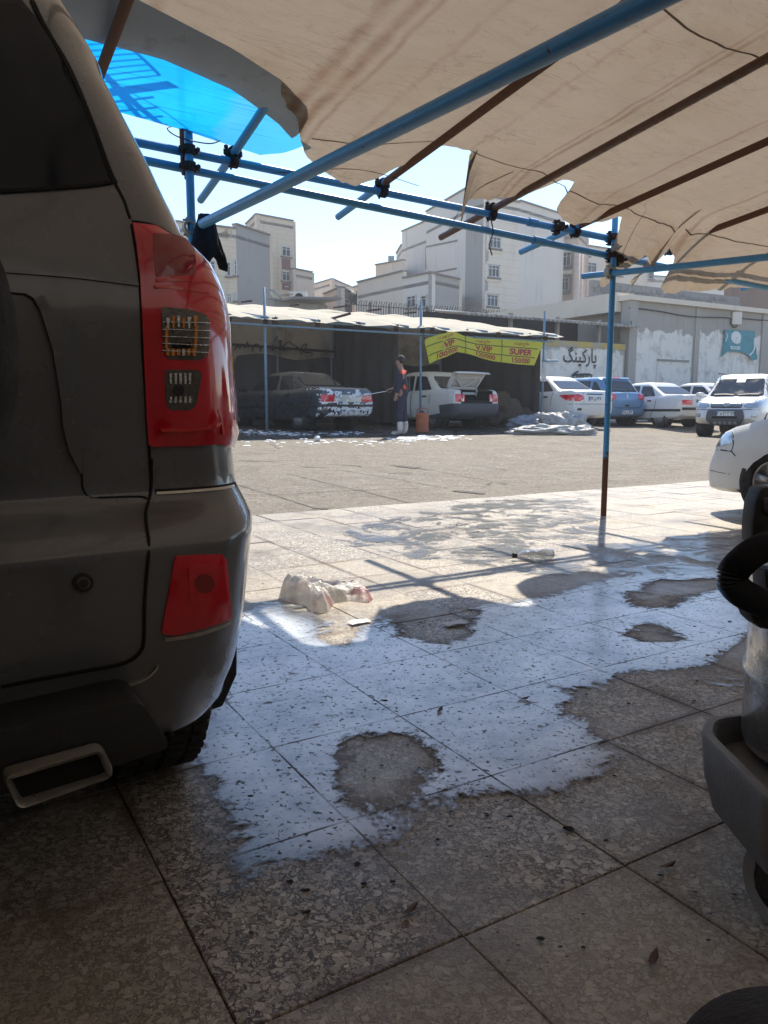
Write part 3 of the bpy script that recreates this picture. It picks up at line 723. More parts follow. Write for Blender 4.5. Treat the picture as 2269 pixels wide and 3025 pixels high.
M_CABLE = surf('black_cable', (.018, .018, .02), .5, var=.2, bump=0)
cab = catmull([ac - Z * .05, ac - Z * .25 + U * .12, A0 + Z * .25 + U * .09, A0 + Z * .0 + U * .02 - W * .06, A0 - Z * .02 - U * .09 - W * .05, A0 - Z * .06 - U * .03 - W * .09, A0 - Z * .02 + U * .16 - W * .04, A0 + Z * .02 + U * .22 + W * .02, A0 + Z * .03 + U * .1 + W * .06, A0 - Z * .03 - U * .10, A0 - Z * .1 - U * .06 - W * .08, A0 - Z * .10 + U * .12 - W * .07, A0 - Z * .03 + U * .2 - W * .02, A0 + Z * .0 + U * .0 - W * .045, A0 - Z * .2 - U * .0 - W * .06], 8)
MB().tube(cab, .0035, 6).build('cable', M_CABLE, ant, True)

# black rag tied to the tie tube
def rag():
    V = []; Fc = []; nc, nr = 34, 14; top = uw(1.44, 4.40, 1.985)
    for i in range(nc):
        s = i / (nc - 1)
        for j in range(nr):
            t = j / (nr - 1); ang = s * 2 * math.pi * .92; rad = .028 + .050 * t + .016 * math.sin(s * 31) * (.3 + t)
            ln = .24 + .055 * math.sin(s * 19) + .05 * noise.noise(Vector((s * 22, 1, 3)))
            p = top + U * (math.cos(ang) * rad * 1.3 - .0 + .015 * t) + W * (math.sin(ang) * rad * .8) - Z * (t * ln)
            V.append(p + Vector((noise.noise(p * 14), noise.noise(p * 14 + Vector((5, 0, 0))), 0)) * .012)
    for i in range(nc - 1):
        for j in range(nr - 1): Fc.append((i * nr + j, i * nr + j + 1, (i + 1) * nr + j + 1, (i + 1) * nr + j))
    o = mk('rag', V, Fc, surf('black_cloth', (.012, .013, .02), .9, var=.4, scale=20, bump=.4, bscale=90), smooth_=True)
    so = o.modifiers.new('thickness', 'SOLIDIFY'); so.thickness = .003
    tag(o, 'ragged black cloth tied where the blue tie tube meets its post', 'rag')
rag()
wire = MB().tube(catmull([uw(1.9, EW - .03, zu(1.9) - .03), uw(2.4, EW - .2, 2.36), uw(2.9, 4.42, 2.35)], 6), .0022, 5).build('wire', M_CABLE, None)
tag(wire, 'thin slack wire strung from the eave tube to the torn tarpaulin corner', 'wire')
w2_ = MB().tube([uw(3.58, EW - .03, zu(3.6)), uw(3.6, EW - .05, 2.15), uw(3.57, EW - .04, 2.06), uw(3.6, EW - .04, 1.99)], .005, 5).build('strap', M_CABLE, None)
tag(w2_, 'short black strap end hanging from the eave tubes', 'strap')
# spare tubes lying across the canopy beyond the post on the open side

# unseen wall and dark curtain, added behind and beside the viewer to shape the light
M_BACK = surf('added_wall_plaster', (.34, .325, .30), .9, var=.2, scale=2, bump=.3, bscale=20, dirt=(.30, .28, .26))
bw = MB(); bw.prism([uw(-9, -4.3, -.1), uw(16, -4.3, -.1), uw(16, -4.3, 3.9), uw(-9, -4.3, 3.9)], -W * .25)
tag(bw.build('added_back_wall', M_BACK), 'unseen plaster wall added behind the viewer to shape the light in the bay', 'wall')
cu = []; cf = []
for i in range(80):
    t = i / 79
    for zz in (0.02, 1.2, 2.5): cu.append(uw(-2.6 + .04 * math.sin(t * 70) + .02 * math.sin(t * 31), -4.2 + t * 8.2, zz + (.35 * (1 - t) if zz > 2 else 0)))
cf = [(3 * i + j, 3 * i + 3 + j, 3 * i + 4 + j, 3 * i + 1 + j) for i in range(79) for j in range(2)]
tag(mk('curtain', cu, cf, surf('dark_tarpaulin', (.045, .045, .048), .8, var=.3, scale=2, bump=.4, bscale=12), smooth_=True), 'unseen dark plastic curtain added along the far side of the grey SUV to darken the bay', 'curtain')
# ================================================================== GREY SUV (its rear right corner fills the side of the picture)
def paint_mat(name, c, metal=.25, rough=.38, coat=.6, dirt=.25, dcol=(.20, .17, .14)):
    n = NT(name); co = n.coord('Object')
    fl = n.noise(co, 900, 1); base = n.mix(fl, mul(c, .85), mul(c, 1.15))
    d = n.map(n.noise(co, 3.0, 6, .65), .45, .75, 0, dirt); base = n.mix(d, base, dcol)
    p = n.pbr(Base_Color=base, Metallic=metal, Roughness=n.map(d, 0, max(dirt, .01), rough, min(.9, rough + .25)), Coat_Weight=coat, Coat_Roughness=.08, Specular_IOR_Level=.5)
    n.l(n.bump(n.noise(co, 2.5, 3), .02, .02), p.inputs['Normal']); return n.finish(p)
M_SUV = paint_mat('taupe_grey_paint', (.135, .140, .148), .15, .24, .8, .25, (.16, .16, .16))
M_BLK = surf('black_plastic', (.022, .022, .023), .55, var=.25, scale=6, bump=.15, bscale=180, dirt=(.07, .065, .06), dscale=4, dlo=.55, dhi=.8)
M_GAP = surf('panel_gap', (.006, .006, .006), .9, bump=0)
M_RUB = surf('tyre_rubber', (.022, .021, .021), .8, var=.3, scale=12, bump=.3, bscale=90, dirt=(.075, .068, .06), dscale=5)
M_CHR = surf('dull_chrome', (.60, .57, .52), .34, .75, var=.15, scale=14, bump=.05, dirt=(.30, .26, .21), dscale=6, dlo=.5, dhi=.8)
def glass_dark(name, c=(.012, .013, .015), rough=.06, spec=.6):
    n = NT(name); co = n.coord('Object'); d = n.map(n.noise(co, 2.2, 6, .65), .45, .8, 0, .35)
    p = n.pbr(Base_Color=n.mix(d, c, (.055, .055, .055)), Roughness=n.map(d, 0, .35, rough, .35), Specular_IOR_Level=spec); return n.finish(p)
M_GLS = glass_dark('tinted_glass', (.010, .014, .022), .05, .3)
def lens_mat(name, c, rough=.12, emis=0):
    n = NT(name); co = n.coord('Object'); v = n.noise(co, 30, 3)
    p = n.pbr(Base_Color=n.mix(v, mul(c, .75), mul(c, 1.2)), Roughness=rough, Coat_Weight=1.0, Coat_Roughness=.03, Specular_IOR_Level=.6)
    p.inputs['Subsurface Weight'].default_value = .25; p.inputs['Subsurface Radius'].default_value = (.02, .004, .004); p.inputs['Subsurface Scale'].default_value = .5
    n.l(n.bump(n.noise(n.coord('Object', (60, 60, 8)), 3, 2), .08, .002), p.inputs['Normal']); return n.finish(p)
M_RED = lens_mat('red_lens', (.72, .012, .03)); M_REDD = lens_mat('dark_red_lens', (.085, .006, .012)); M_REDM = lens_mat('mid_red_lens', (.30, .008, .016)); M_REDB = lens_mat('bright_red_prism', (.75, .03, .025))
M_CLR = surf('clear_lens', (.13, .12, .11), .08, .2, var=.6, scale=60, bump=.2, bscale=80); M_AMB = lens_mat('amber_prism', (.85, .30, .04)); M_SILV = surf('silver_reflector', (.78, .76, .70), .25, .6, var=.4, scale=70, bump=.3, bscale=90)

SUC, SWB = -.29, 1.235        # centre line and rearmost plane of the SUV in apron coordinates
B0T = [(.28, .16), (.34, .09), (.42, .035), (.52, .005), (.62, 0), (.672, .0), (.685, .012), (.735, .085), (.75, .095), (.95, .085), (1.05, .085), (1.18, .10), (1.26, .125), (1.36, .155), (1.48, .20), (1.58, .25), (1.66, .31), (1.71, .38), (1.75, .50), (1.775, .70), (1.785, .9)]
RLT = [(.28, .24), (.52, .20), (.672, .16), (.735, .13), (1.0, .12), (1.2, .15), (1.5, .18), (1.7, .22), (1.78, .3)]
RFT = [(.28, .34), (.52, .36), (.672, .32), (.735, .26), (1.0, .22), (1.2, .26), (1.5, .34), (1.7, .42), (1.78, .5)]
BFT = [(.28, 3.95), (.45, 4.15), (.7, 4.2), (.92, 4.1), (1.0, 3.05), (1.3, 2.72), (1.6, 2.4), (1.72, 2.2), (1.785, 1.95)]
SIL = [(100, 0), (165, 90), (205, 155), (240, 215), (285, 300), (325, 375), (355, 440), (385, 495), (415, 545), (440, 585), (460, 625), (472, 670), (478, 710), (485, 790), (490, 850), (495, 920), (503, 985), (508, 1040), (513, 1048), (546, 1112), (544, 1135), (537, 1210), (528, 1290), (519, 1350), (508, 1410), (492, 1450), (470, 1495), (432, 1535), (380, 1580)]
def plan(z, hw, dense=1):
    """half outline (lateral, forward) from the centre of the rear round the corner and along the flank"""
    b0 = interp(z, B0T); rl = interp(z, RLT); rf = interp(z, RFT); bf = interp(z, BFT); out = []
    bow = .05
    k = 10 * dense
    for i in range(k): a = (hw - rl) * i / k; out.append((a, b0 + bow * (a / hw) ** 2))
    bb = b0 + bow * ((hw - rl) / hw) ** 2; k = 14 * dense
    for i in range(k + 1):
        t = i / k * math.pi / 2; e = .85
        out.append((hw - rl + rl * math.sin(t) ** e, bb + rf * (1 - math.cos(t) ** e)))
    s0 = bb + rf; s1 = bf - .5; k = 10
    for i in range(1, k): out.append((hw * (1 - .0 * i), s0 + (s1 - s0) * i / k))
    k = 7
    for i in range(k + 1):
        t = i / k * math.pi / 2; out.append((hw * (.55 + .45 * math.cos(t)), s1 + .5 * math.sin(t)))
    out.append((0, bf + .04)); return out
def spt(a, b, z): return uw(SUC + a, SWB + b, z)
def sil_x(y):
    y /= K
    return interp(y, [(q[1], q[0]) for q in SIL]) * K
HWT = []
for iz in range(30, 173, 2):
    z = iz / 100; lo, hi = .3, 1.2
    for _ in range(26):
        m = (lo + hi) / 2; best = max((proj(spt(a, b, z)) for a, b in plan(z, m)[:26]), key=lambda q: q[0])
        if best[0] > sil_x(best[1]): hi = m
        else: lo = m
    HWT.append((z, (lo + hi) / 2))
_s = [h for _, h in HWT]
print('SUV half widths', [(round(z, 2), round(h, 2)) for z, h in HWT][::6])
HWT = [(.26, HWT[0][1] - .02)] + HWT + [(1.74, HWT[-1][1] - .03), (1.765, HWT[-1][1] - .08), (1.785, HWT[-1][1] - .16)]
hwz = lambda z: interp(z, HWT)
zs = [.27, .30, .34, .38, .42, .47, .52, .57, .62, .655, .668, .676, .684, .70, .72, .734, .744, .756, .78] + [.80 + .03 * i for i in range(31)] + [1.72, 1.735, 1.75, 1.762, 1.772, 1.78, 1.785]
rings = []
for z in zs:
    p = plan(z, hwz(z)); ring = [spt(a, b, z) for a, b in p] + [spt(-a, b, z) for a, b in p[::-1][1:-1]]; rings.append(ring)
suv = thing('suv', 'dark taupe grey SUV with a rear spare wheel, parked on the wet tiled apron', 'SUV', uw(SUC, SWB + 2.0, 0))
body = autosmooth(MB().loft(rings).build('body', M_SUV, suv), 28)
_off = suv.location
SB = BVHTree.FromPolygons([v for r_ in rings for v in r_], [tuple(p.vertices) for p in body.data.polygons if len(p.vertices) == 4 and max(p.vertices) < len(rings) * len(rings[0])])
_ringc = {}
def dens(z):
    k = round(z, 3)
    if k not in _ringc:
        p = plan(z, hwz(z), 3); g = [0]
        for q, r_ in zip(p, p[1:]): g.append(g[-1] + math.hypot(r_[0] - q[0], r_[1] - q[1]))
        _ringc[k] = (p, g)
    return _ringc[k]
def sg(g, z):
    p, G = dens(z); s = 1 if g >= 0 else -1; g = abs(g)
    a = interp(g, list(zip(G, [q[0] for q in p]))); b = interp(g, list(zip(G, [q[1] for q in p])))
    return spt(s * a, b, z)
def smap(q):
    g, z = q; P = sg(g, z); e = .012
    dg = sg(g + e, z) - sg(g - e, z); dz = sg(g, z + e) - sg(g, z - e); return P, dg.cross(dz).normalized()
def px_gz(x, y):
    h_ = SB.ray_cast(CAM, ray(x, y).normalized())
    if h_[0] is None:                          # just outside the outline: nearest point of the flank
        t = 1.5; h_ = SB.find_nearest(CAM + ray(x, y) * t)
    P = h_[0]; a, b = P.dot(U) - SUC, P.dot(W) - SWB; p, G = dens(P.z); best = 1e9; bg_ = 0
    for i in range(len(p) - 1):
        ex_, ey_ = p[i + 1][0] - p[i][0], p[i + 1][1] - p[i][1]; l2 = ex_ * ex_ + ey_ * ey_
        t = max(0, min(1, ((a - p[i][0]) * ex_ + (b - p[i][1]) * ey_) / max(l2, 1e-12)))
        d = (p[i][0] + ex_ * t - a) ** 2 + (p[i][1] + ey_ * t - b) ** 2
        if d < best: best = d; bg_ = G[i] + t * math.sqrt(l2)
    return bg_, P.z
zA = lambda x, y: (x * .4581, y * .4581)
zB = lambda x, y: (x * .4581, 600 + y * .4581)
zC = lambda x, y: (x * .4971, 1350 + y * .4971)
def PX(pl, zf): return [px_gz(*zf(*p)) for p in pl]
def sp(name, poly, mat, parent=suv, off=.003, sink=.005, grid=.03, holes=(), bulge=0.0): return patch(name, poly, smap, mat, parent, off, sink, grid, holes, True, True, bulge)
def sline(name, pl, zf, wd, mat, off=.0015, parent=suv, n=4):
    pts = [(p.x, p.y) for p in catmull([Vector((*px_gz(*zf(*q)), 0)) for q in pl], n)]
    return sp(name, strip(pts, wd), mat, parent, off, .004, .03)
# rear window, pillar and tailgate seam
win = PX([(2, 1232), (300, 1214), (600, 1190), (700, 1165), (690, 1080), (620, 880), (480, 570), (350, 310), (240, 130), (140, 5)], zA)
g_top = px_gz(20, 2); win = win + [(win[-1][0] - .03, 1.70), (-.3, 1.70), (-.3, win[0][1] - .01)]; print('win', win)
sp('rear_window', win, M_GLS, off=.002)
sline('window_seal', [(0, 1240), (300, 1222), (600, 1198), (722, 1178)], zA, .005, M_GAP, .004)
sline('tailgate_seam', [(205, 10), (270, 150), (440, 440), (560, 720), (690, 1070), (742, 1185)], zA, .008, M_GAP, .003)
sline('tailgate_seam', [(745, 1190), (800, 1295), (838, 1410)], zA, .004, M_GAP)
sline('tailgate_seam', [(848, 140), (880, 330), (902, 520), (918, 900), (945, 1400), (962, 1600), (970, 1740)], zB, .004, M_GAP, .003)
sline('tailgate_seam', [(898, 10), (896, 180), (885, 260), (868, 400), (862, 800), (855, 1060), (835, 1150), (740, 1220), (500, 1268), (180, 1326), (5, 1362)], zC, .0045, M_GAP, .004)
sline('crease', [(0, 435), (200, 450), (450, 470), (700, 500), (890, 524)], zB, .006, M_SUV, .004)
# raised surround of the spare wheel
outer = PX([(0, 500), (140, 502), (225, 525), (275, 580), (330, 700), (420, 950), (475, 1150), (510, 1400), (522, 1600), (526, 1740)], zB)
inner = PX([(515, 1740), (440, 1600), (400, 1440), (390, 1300), (335, 950), (255, 700), (210, 620), (160, 590), (0, 578)], zB)
sp('spare_wheel_surround', outer + inner, M_SUV, off=.009, sink=.004, grid=.035)
sline('number_recess_edge', [(488, 5), (488, 150), (498, 200), (530, 236), (600, 242), (830, 236), (872, 252)], zC, .003, M_GAP)
tpan = PX([(500, 8), (500, 160), (520, 215), (560, 228), (800, 226), (880, 230), (888, 8)], zC)
# tail lamp: left outline from the picture, wrapped round the corner on the other side
L = PX([(850, 135), (870, 260), (897, 480), (908, 700), (922, 1000), (940, 1400), (952, 1555), (975, 1572)], zB)
T = PX([(1000, 155), (1120, 228)], zB)
zt = [(1.195, .02), (1.15, .055), (1.08, .075), (1.0, .085), (.93, .085), (.87, .08), (.835, .06), (.815, .02)]
def g_sil(z):
    return max(((proj(sg(g, z))[0], g) for g in np.arange(.4, 1.35, .01)))[1]
lamp = L[::-1][:0] + L + PX([(1200, 1566), (1380, 1556)], zB) + [(g_sil(z) + e, z) for z, e in zt[::-1]] + T[::-1]
tl = sp('tail_lamp', lamp, M_RED, off=.006, sink=.006, grid=.022, bulge=.012)
sline('lamp_gap', [(850, 122), (1000, 148), (1120, 215), (1160, 250)], zB, .006, M_GAP, .001)
sp('dark_lens', PX([(968, 225), (1080, 238), (1150, 265), (1205, 330), (1212, 488), (985, 488), (970, 350)], zB), M_REDM, tl, .0185, .004, .02, bulge=.001)
up = PX(roundpoly([(1012, 682), (1200, 700), (1300, 742), (1305, 960), (1270, 1018), (1055, 1012), (1030, 960)], 40), zB)
lo_ = PX(roundpoly([(1038, 1075), (1262, 1080), (1268, 1120), (1240, 1300), (1205, 1334), (1062, 1330), (1045, 1270)], 30), zB)
cl1 = sp('clear_lens', up, M_CLR, tl, .0195, .004, .02, bulge=.002); cl2 = sp('clear_lens', lo_, M_CLR, tl, .0195, .004, .02, bulge=.002)
for k in range(6):
    x = 1040 + k * 34; y0 = 940 + 3 * (k % 2); sp('prism', PX([(x, y0), (x + 24, y0), (x + 22, y0 + 46), (x + 3, y0 + 46)], zB), M_AMB if k not in (3,) else M_SILV, tl, .0225, .003, .02)
    y0 = 752 - 5 * (k % 3); sp('prism', PX([(x + 2, y0), (x + 24, y0), (x + 18, y0 + 68), (x + 8, y0 + 60)], zB), M_AMB if k % 2 else M_SILV, tl, .0225, .003, .02)
    if k < 5:
        x = 1062 + k * 31; sp('prism', PX([(x, 1100), (x + 18, 1100), (x + 16, 1165), (x + 4, 1165)], zB), M_SILV, tl, .0225, .003, .02)
        sp('prism', PX([(x + 4, 1245), (x + 16, 1245), (x + 18, 1285), (x, 1285)], zB), M_SILV, tl, .0225, .003, .02)
for x0, y0, x1, y1 in ((1036, 800, 1056, 940), (1222, 800, 1240, 940)): sp('prism', PX([(x0, y0), (x1, y0), (x1 - 4, y1), (x0, y1)], zB), M_AMB, tl, .022, .003, .02)
sp('bulb_cup', PX(roundpoly([(1085, 905), (1200, 905), (1205, 945), (1080, 945)], 10), zB), M_GAP, tl, .0225, .003, .02)
sp('bulb_cup', PX([(1125 + 34 * math.cos(t), 1205 + 36 * math.sin(t)) for t in [k * math.pi / 6 for k in range(12)]], zB), M_BLK, tl, .0225, .003, .02)
for k in range(5): sline('rib', [(1018, 775 + k * 45), (1160, 778 + k * 46), (1300, 785 + k * 46)], zB, .0012, M_SILV, .0232, tl)
for pl in ([(985, 515), (1080, 512), (1210, 520)], [(975, 552), (1080, 560), (1200, 575), (1300, 600)], [(1015, 1462), (1200, 1460), (1340, 1440), (1385, 1410)], [(1362, 1330), (1378, 1380), (1394, 1490)], [(1300, 1440), (1370, 1425)]): sline('prism', pl, zB, .005, M_REDB, .0188, tl)
# lower tail panel edge, bumper, fog reflector
sline('bumper_gap', [(922, 206), (1100, 196), (1300, 180), (1398, 160)], zC, .008, M_GAP, .002)
sline('bumper_strip', [(930, 218), (1100, 208), (1300, 190), (1390, 172)], zC, .005, M_CHR, .003)  # highlight along the bumper edge, painted as a bright strip
rf_ = PX(roundpoly([(1038, 585), (1312, 574), (1338, 610), (1366, 962), (1230, 1008), (1040, 1058), (955, 1048)], 25), zC)
rl_ = sp('fog_reflector', rf_, M_RED, off=.004, sink=.01, grid=.025, bulge=.006)
sp('dark_lens', PX(roundpoly([(1105, 650), (1310, 640), (1335, 860), (1120, 880)], 20), zC), M_RED, rl_, .0102, .003, .03)
sp('bulb_cup', PX([(1200 + 58 * math.cos(t), 745 + 58 * math.sin(t)) for t in [k * math.pi / 7 for k in range(14)]], zC), M_REDM, rl_, .0108, .003, .03)
for k in (3, 5): sline('rib', [(1115 + k * 32, 825), (1128 + k * 32, 832)], zC, .004, M_REDB, .0112, rl_)
sline('trim_strip', [(975, 1082), (1120, 1060), (1260, 1022), (1362, 978)], zC, .007, M_CHR, .004)
sline('trim_strip', [(98, 1510), (400, 1438), (700, 1372), (850, 1320), (915, 1270), (935, 1235)], zC, .0035, M_CHR, .004)
# parking sensor
for r0, mt, of in ((62, M_BLK, .004), (40, M_SUV, .006), (28, M_BLK, .008)): sp('parking_sensor', PX([(492 + r0 * math.cos(t), 745 + r0 * .9 * math.sin(t)) for t in [k * math.pi / 9 for k in range(18)]], zC), mt, off=of, sink=.003, grid=.02)
# black valance with the exhaust finisher
val = PX([(10, 1615), (400, 1530), (700, 1462), (800, 1448), (860, 1470), (905, 1540), (960, 1640), (985, 1650), (1000, 1665)], zC)
val += [(val[-1][0], .275), (.0, .275), (-.5, .275), (-.5, val[0][1])]
sp('valance', val, M_BLK, off=.012, sink=.004, grid=.05)
EXW = SWB - .10
def ex(x, y, dw=0.0): 
    p = onplane(*zC(x, y), W * EXW, W); return p + W * dw
o_ = [ex(*p) for p in roundpoly([(5, 1890), (610, 1722), (694, 1888), (98, 2096)], 55)]
i_ = [ex(*p) for p in roundpoly([(52, 1918), (590, 1762), (648, 1900), (126, 2060)], 22)]
m = MB(); n_ = len(o_); rgs = [[p + W * .022 for p in o_], [p + W * .012 for p in o_], o_[:]]
cen = sum(o_, Vector()) / n_
rgs[2] = [cen + (p - cen) * .955 - W * .006 for p in o_]
rgs += [i_, [cen + (p - cen) * .96 + W * .016 for p in i_]]
m.loft(rgs, caps=False); exh = autosmooth(m.build('exhaust_finisher', M_CHR, suv), 50)
MB().loft([[cen + (p - cen) * .97 + W * .02 for p in o_], [cen + (p - cen) * .95 + W * .16 + Z * .03 for p in o_]]).build('tail_pipe', M_GAP, exh)
MB().prism([cen + (p - cen) * .97 + W * .015 for p in i_], W * .003).build('exhaust_mouth', M_GAP, exh)
VW = SWB - .072
vp = lambda x, y: onplane(*zC(x, y), W * VW, W)
vl_ = [vp(*p) for p in roundpoly([(-260, 1690), (0, 1628), (400, 1540), (700, 1472), (800, 1456), (862, 1480), (905, 1545), (985, 1665), (1000, 1735), (830, 1792), (690, 1838), (560, 1870), (-260, 2080)], 18, 3)]
vo_ = bevel(MB().prism(vl_, W * .20).build('diffuser', M_BLK, suv), .012, 2)
# mud flap, wheels
def wheel(name, c, r, wd, axis, par, mt=M_RUB, rim=None, rr=.62, spokes=5, face=1):
    """tyre with shoulders and tread grooves, dished rim with spokes; axis 'y' in the car's own space"""
    h = wd / 2; prof = [(r * rr, -h * .8), (r * .80, -h), (r * .93, -h * .96), (r * .985, -h * .72), (r, -h * .5), (r, -h * .3), (r * .975, -h * .27), (r * .975, -h * .2), (r, -h * .17), (r, h * .17), (r * .975, h * .2), (r * .975, h * .27), (r, h * .3), (r, h * .5), (r * .985, h * .72), (r * .93, h * .96), (r * .80, h), (r * rr, h * .8)]
    w_ = thing_part(name, par)
    t = MB().lathe(prof, c, axis, 36, close=True).build('tyre', mt, w_, True, world=False)
    rm = MB(); q = r * rr; f = face
    rm.lathe([(q * 1.01, -h * .75), (q * .98, h * .70 * f), (q * .9, h * .62 * f), (q * .88, h * .2 * f), (.02, h * .15 * f)], c, axis, 30)
    hubz = h * .55 * f
    cc = Vector(c); e1 = Vector((1, 0, 0)); e2 = Vector((0, 0, 1)); ea = Vector((0, 1, 0))
    for k in range(spokes):
        t_ = 2 * math.pi * k / spokes + .3; d = e1 * math.cos(t_) + e2 * math.sin(t_)
        rm.bar(cc + ea * hubz + d * q * .12, cc + ea * hubz * 1.05 + d * q * .93, q * (1.9 / spokes), h * .16, up=ea)
    rm.lathe([(q * .2, 0), (q * .2, hubz * 1.15), (q * .14, hubz * 1.25)], c, axis, 16)
    rm.build('rim', rim or M_SILV, w_, True, world=False); return w_
def thing_part(name, par):
    o = bpy.data.objects.new(name, None); COL.objects.link(o); o.parent = par; o.empty_display_size = .1; return o
# the SUV's own axes: wheels are built straight into apron axes
def suv_wheel(a, b, r=.345, wd=.225, side=1):
    c = spt(a, b, r) - suv.location; prof = [(r * .6, -.08), (r * .80, -.105), (r * .93, -.108), (r * .985, -.09), (r, -.06), (r, .06), (r * .985, .09), (r * .93, .108), (r * .8, .105), (r * .6, .08)]
    def ring_mesh(prof, close):
        m = MB(); m.lathe(prof, (0, 0, 0), 'x', 40, close=close); rot = Matrix((U, W, Z)).transposed(); m.v = [c + rot @ Vector((v.x * side, v.y, v.z)) for v in m.v]; return m
    w_ = thing_part('wheel', suv)
    ring_mesh(prof, True).build('tyre', M_RUB, w_, True, world=False)
    tr = MB(); rot = Matrix((U, W, Z)).transposed()
    for k in range(60):
        t_ = 2 * math.pi * k / 60
        for xx in (-.075, -.025, .025, .075):
            cc = c + rot @ Vector((xx, math.cos(t_ + xx) * (r + .001), math.sin(t_ + xx) * (r + .001))); tr.box(cc, (.034, .02, .012), rot @ Matrix.Rotation(t_ + xx - math.pi / 2, 3, 'X'))
    tr.build('tread', M_RUB, w_, world=False)
    ring_mesh([(r * .61, -.08), (r * .58, .08), (r * .5, .05), (.02, .06)], False).build('rim', M_SILV, w_, True, world=False)
hwm = hwz(.5)
for a, b in ((hwm - .135, .70), (-hwm + .135, .70), (hwm - .135, 3.25), (-hwm + .135, 3.25)): suv_wheel(a, b, side=1 if a > 0 else -1)
def flap(a0):
    pts = [(0, .56), (.235, .56), (.245, .36), (.245, .26), (.21, .185), (.04, .165), (0, .18)]
    m = MB(); m.prism([spt(a0 + x, .44 + .05 * (1 - z / .5), z) for x, z in pts], W * .012); return bevel(m.build('mud_flap', M_BLK, suv), .003, 1)
flap(.645); flap(-.89)
# underside and arches
ub = MB(); ub.prism([spt(-hwm + .1, .35, .30), spt(hwm - .3, .35, .30), spt(hwm - .3, 3.6, .30), spt(-hwm + .1, 3.6, .30)], -Z * .06); ub.build('underbody', M_GAP, suv)
for s in (1, -1):
    for b in (.70, 3.25):
        cg = None; p, G = dens(.5); 
        gg = interp(b, sorted((q[1], g) for q, g in zip(p, G) if q[0] > hwm - .02))
        sp('wheel_arch', [(s * (gg + .41 * math.cos(t)), .345 + .41 * math.sin(t)) for t in [k * math.pi / 14 for k in range(15)]], M_GAP, off=.003, grid=.1)
    p, G = dens(1.2)
    for b0, b1 in ((.75, 1.25), (1.33, 2.2), (2.28, 2.72)):
        gq = lambda b: interp(b, sorted((q[1], g) for q, g in zip(p, G) if q[0] > hwz(1.2) - .03))
        sp('side_window', roundpoly([(s * gq(b0), 1.14), (s * gq(b1), 1.14), (s * gq(b1 - (.22 if b1 > 2.5 else .05)), 1.50), (s * gq(b0 + .05), 1.50)], .03), M_GLS, off=.003, grid=.15)
sp('windscreen', [(x, z) for x, z in ((G[-1] - .55, 1.06), (G[-1] + .0, 1.06), (G[-1] - .0, 1.45), (G[-1] - .5, 1.45))], M_GLS, off=.004, grid=.2) if False else None
# spare wheel on the tailgate
sw = thing_part('spare_wheel', suv); rot = Matrix((U, W, Z)).transposed()
def sp_lathe(prof, name, mat, close=False, n=48):
    m = MB().lathe(prof, (0, 0, 0), 'y', n, close); c = spt(.05, .0, .98) - suv.location; m.v = [c + rot @ v for v in m.v]; return m.build(name, mat, sw, True, world=False)
sp_lathe([(.20, -.17), (.27, -.205), (.315, -.20), (.345, -.17), (.352, -.12), (.352, -.03), (.345, .02), (.3, .05), (.2, .05)], 'tyre', M_RUB, True)
autosmooth(sp_lathe([(.01, -.225), (.24, -.215), (.275, -.20), (.285, -.18), (.27, -.12)], 'cover', M_SUV), 50)
# ================================================================== PARKED CARS
M_WHT = paint_mat('white_paint', (.74, .73, .70), 0, .32, .6, .16, (.45, .41, .36))
M_WHT2 = paint_mat('white_paint_dusty', (.70, .68, .63), 0, .45, .35, .30, (.45, .40, .34))
M_DGR = paint_mat('dark_grey_paint', (.05, .058, .072), .3, .25, .9, .12, (.08, .08, .085))
M_BLU = paint_mat('steel_blue_paint', (.13, .27, .44), .3, .32, .7, .25, (.24, .28, .32))
M_SIL = paint_mat('silver_paint', (.42, .43, .44), .5, .35, .6, .2)
M_GLC = glass_dark('car_glass', (.020, .026, .033), .04)
M_ARCH = surf('arch_liner', (.012, .012, .012), .95, bump=0)
M_BUMP = surf('grey_bumper', (.060, .066, .076), .5, var=.2, scale=6, bump=.1)
M_PLATE = surf('plate_white', (.72, .72, .70), .5, var=.06, bump=.05); M_INK = surf('black_print', (.012, .012, .012), .6, bump=0)
M_PBLUE = surf('plate_blue', (.02, .06, .30), .5, bump=0)
M_HEAD = surf('headlamp_glass', (.50, .52, .53), .08, .55, var=.4, scale=25, bump=.2, bscale=50, coat=1.0)
M_FOAM = surf('soap_foam', (.86, .87, .88), .75, var=.05, scale=30, bump=.5, bscale=90)
M_RIM = surf('rim_silver', (.46, .46, .45), .4, .7, var=.2, bump=.1, dirt=(.2, .18, .16))
def tri(tab, x): return interp(x, tab)
def apply_bool(o, cutters):
    for c in cutters:
        md = o.modifiers.new('cut', 'BOOLEAN'); md.operation = 'DIFFERENCE'; md.object = c; md.solver = 'EXACT'
    dg = bpy.context.evaluated_depsgraph_get(); me = bpy.data.meshes.new_from_object(o.evaluated_get(dg))
    o.modifiers.clear(); old = o.data; mats = [m for m in old.materials]; o.data = me; me.name = old.name; bpy.data.meshes.remove(old)
    me.materials.clear()
    for m in mats: me.materials.append(m)
    for c in cutters: d = c.data; bpy.data.objects.remove(c); bpy.data.meshes.remove(d)
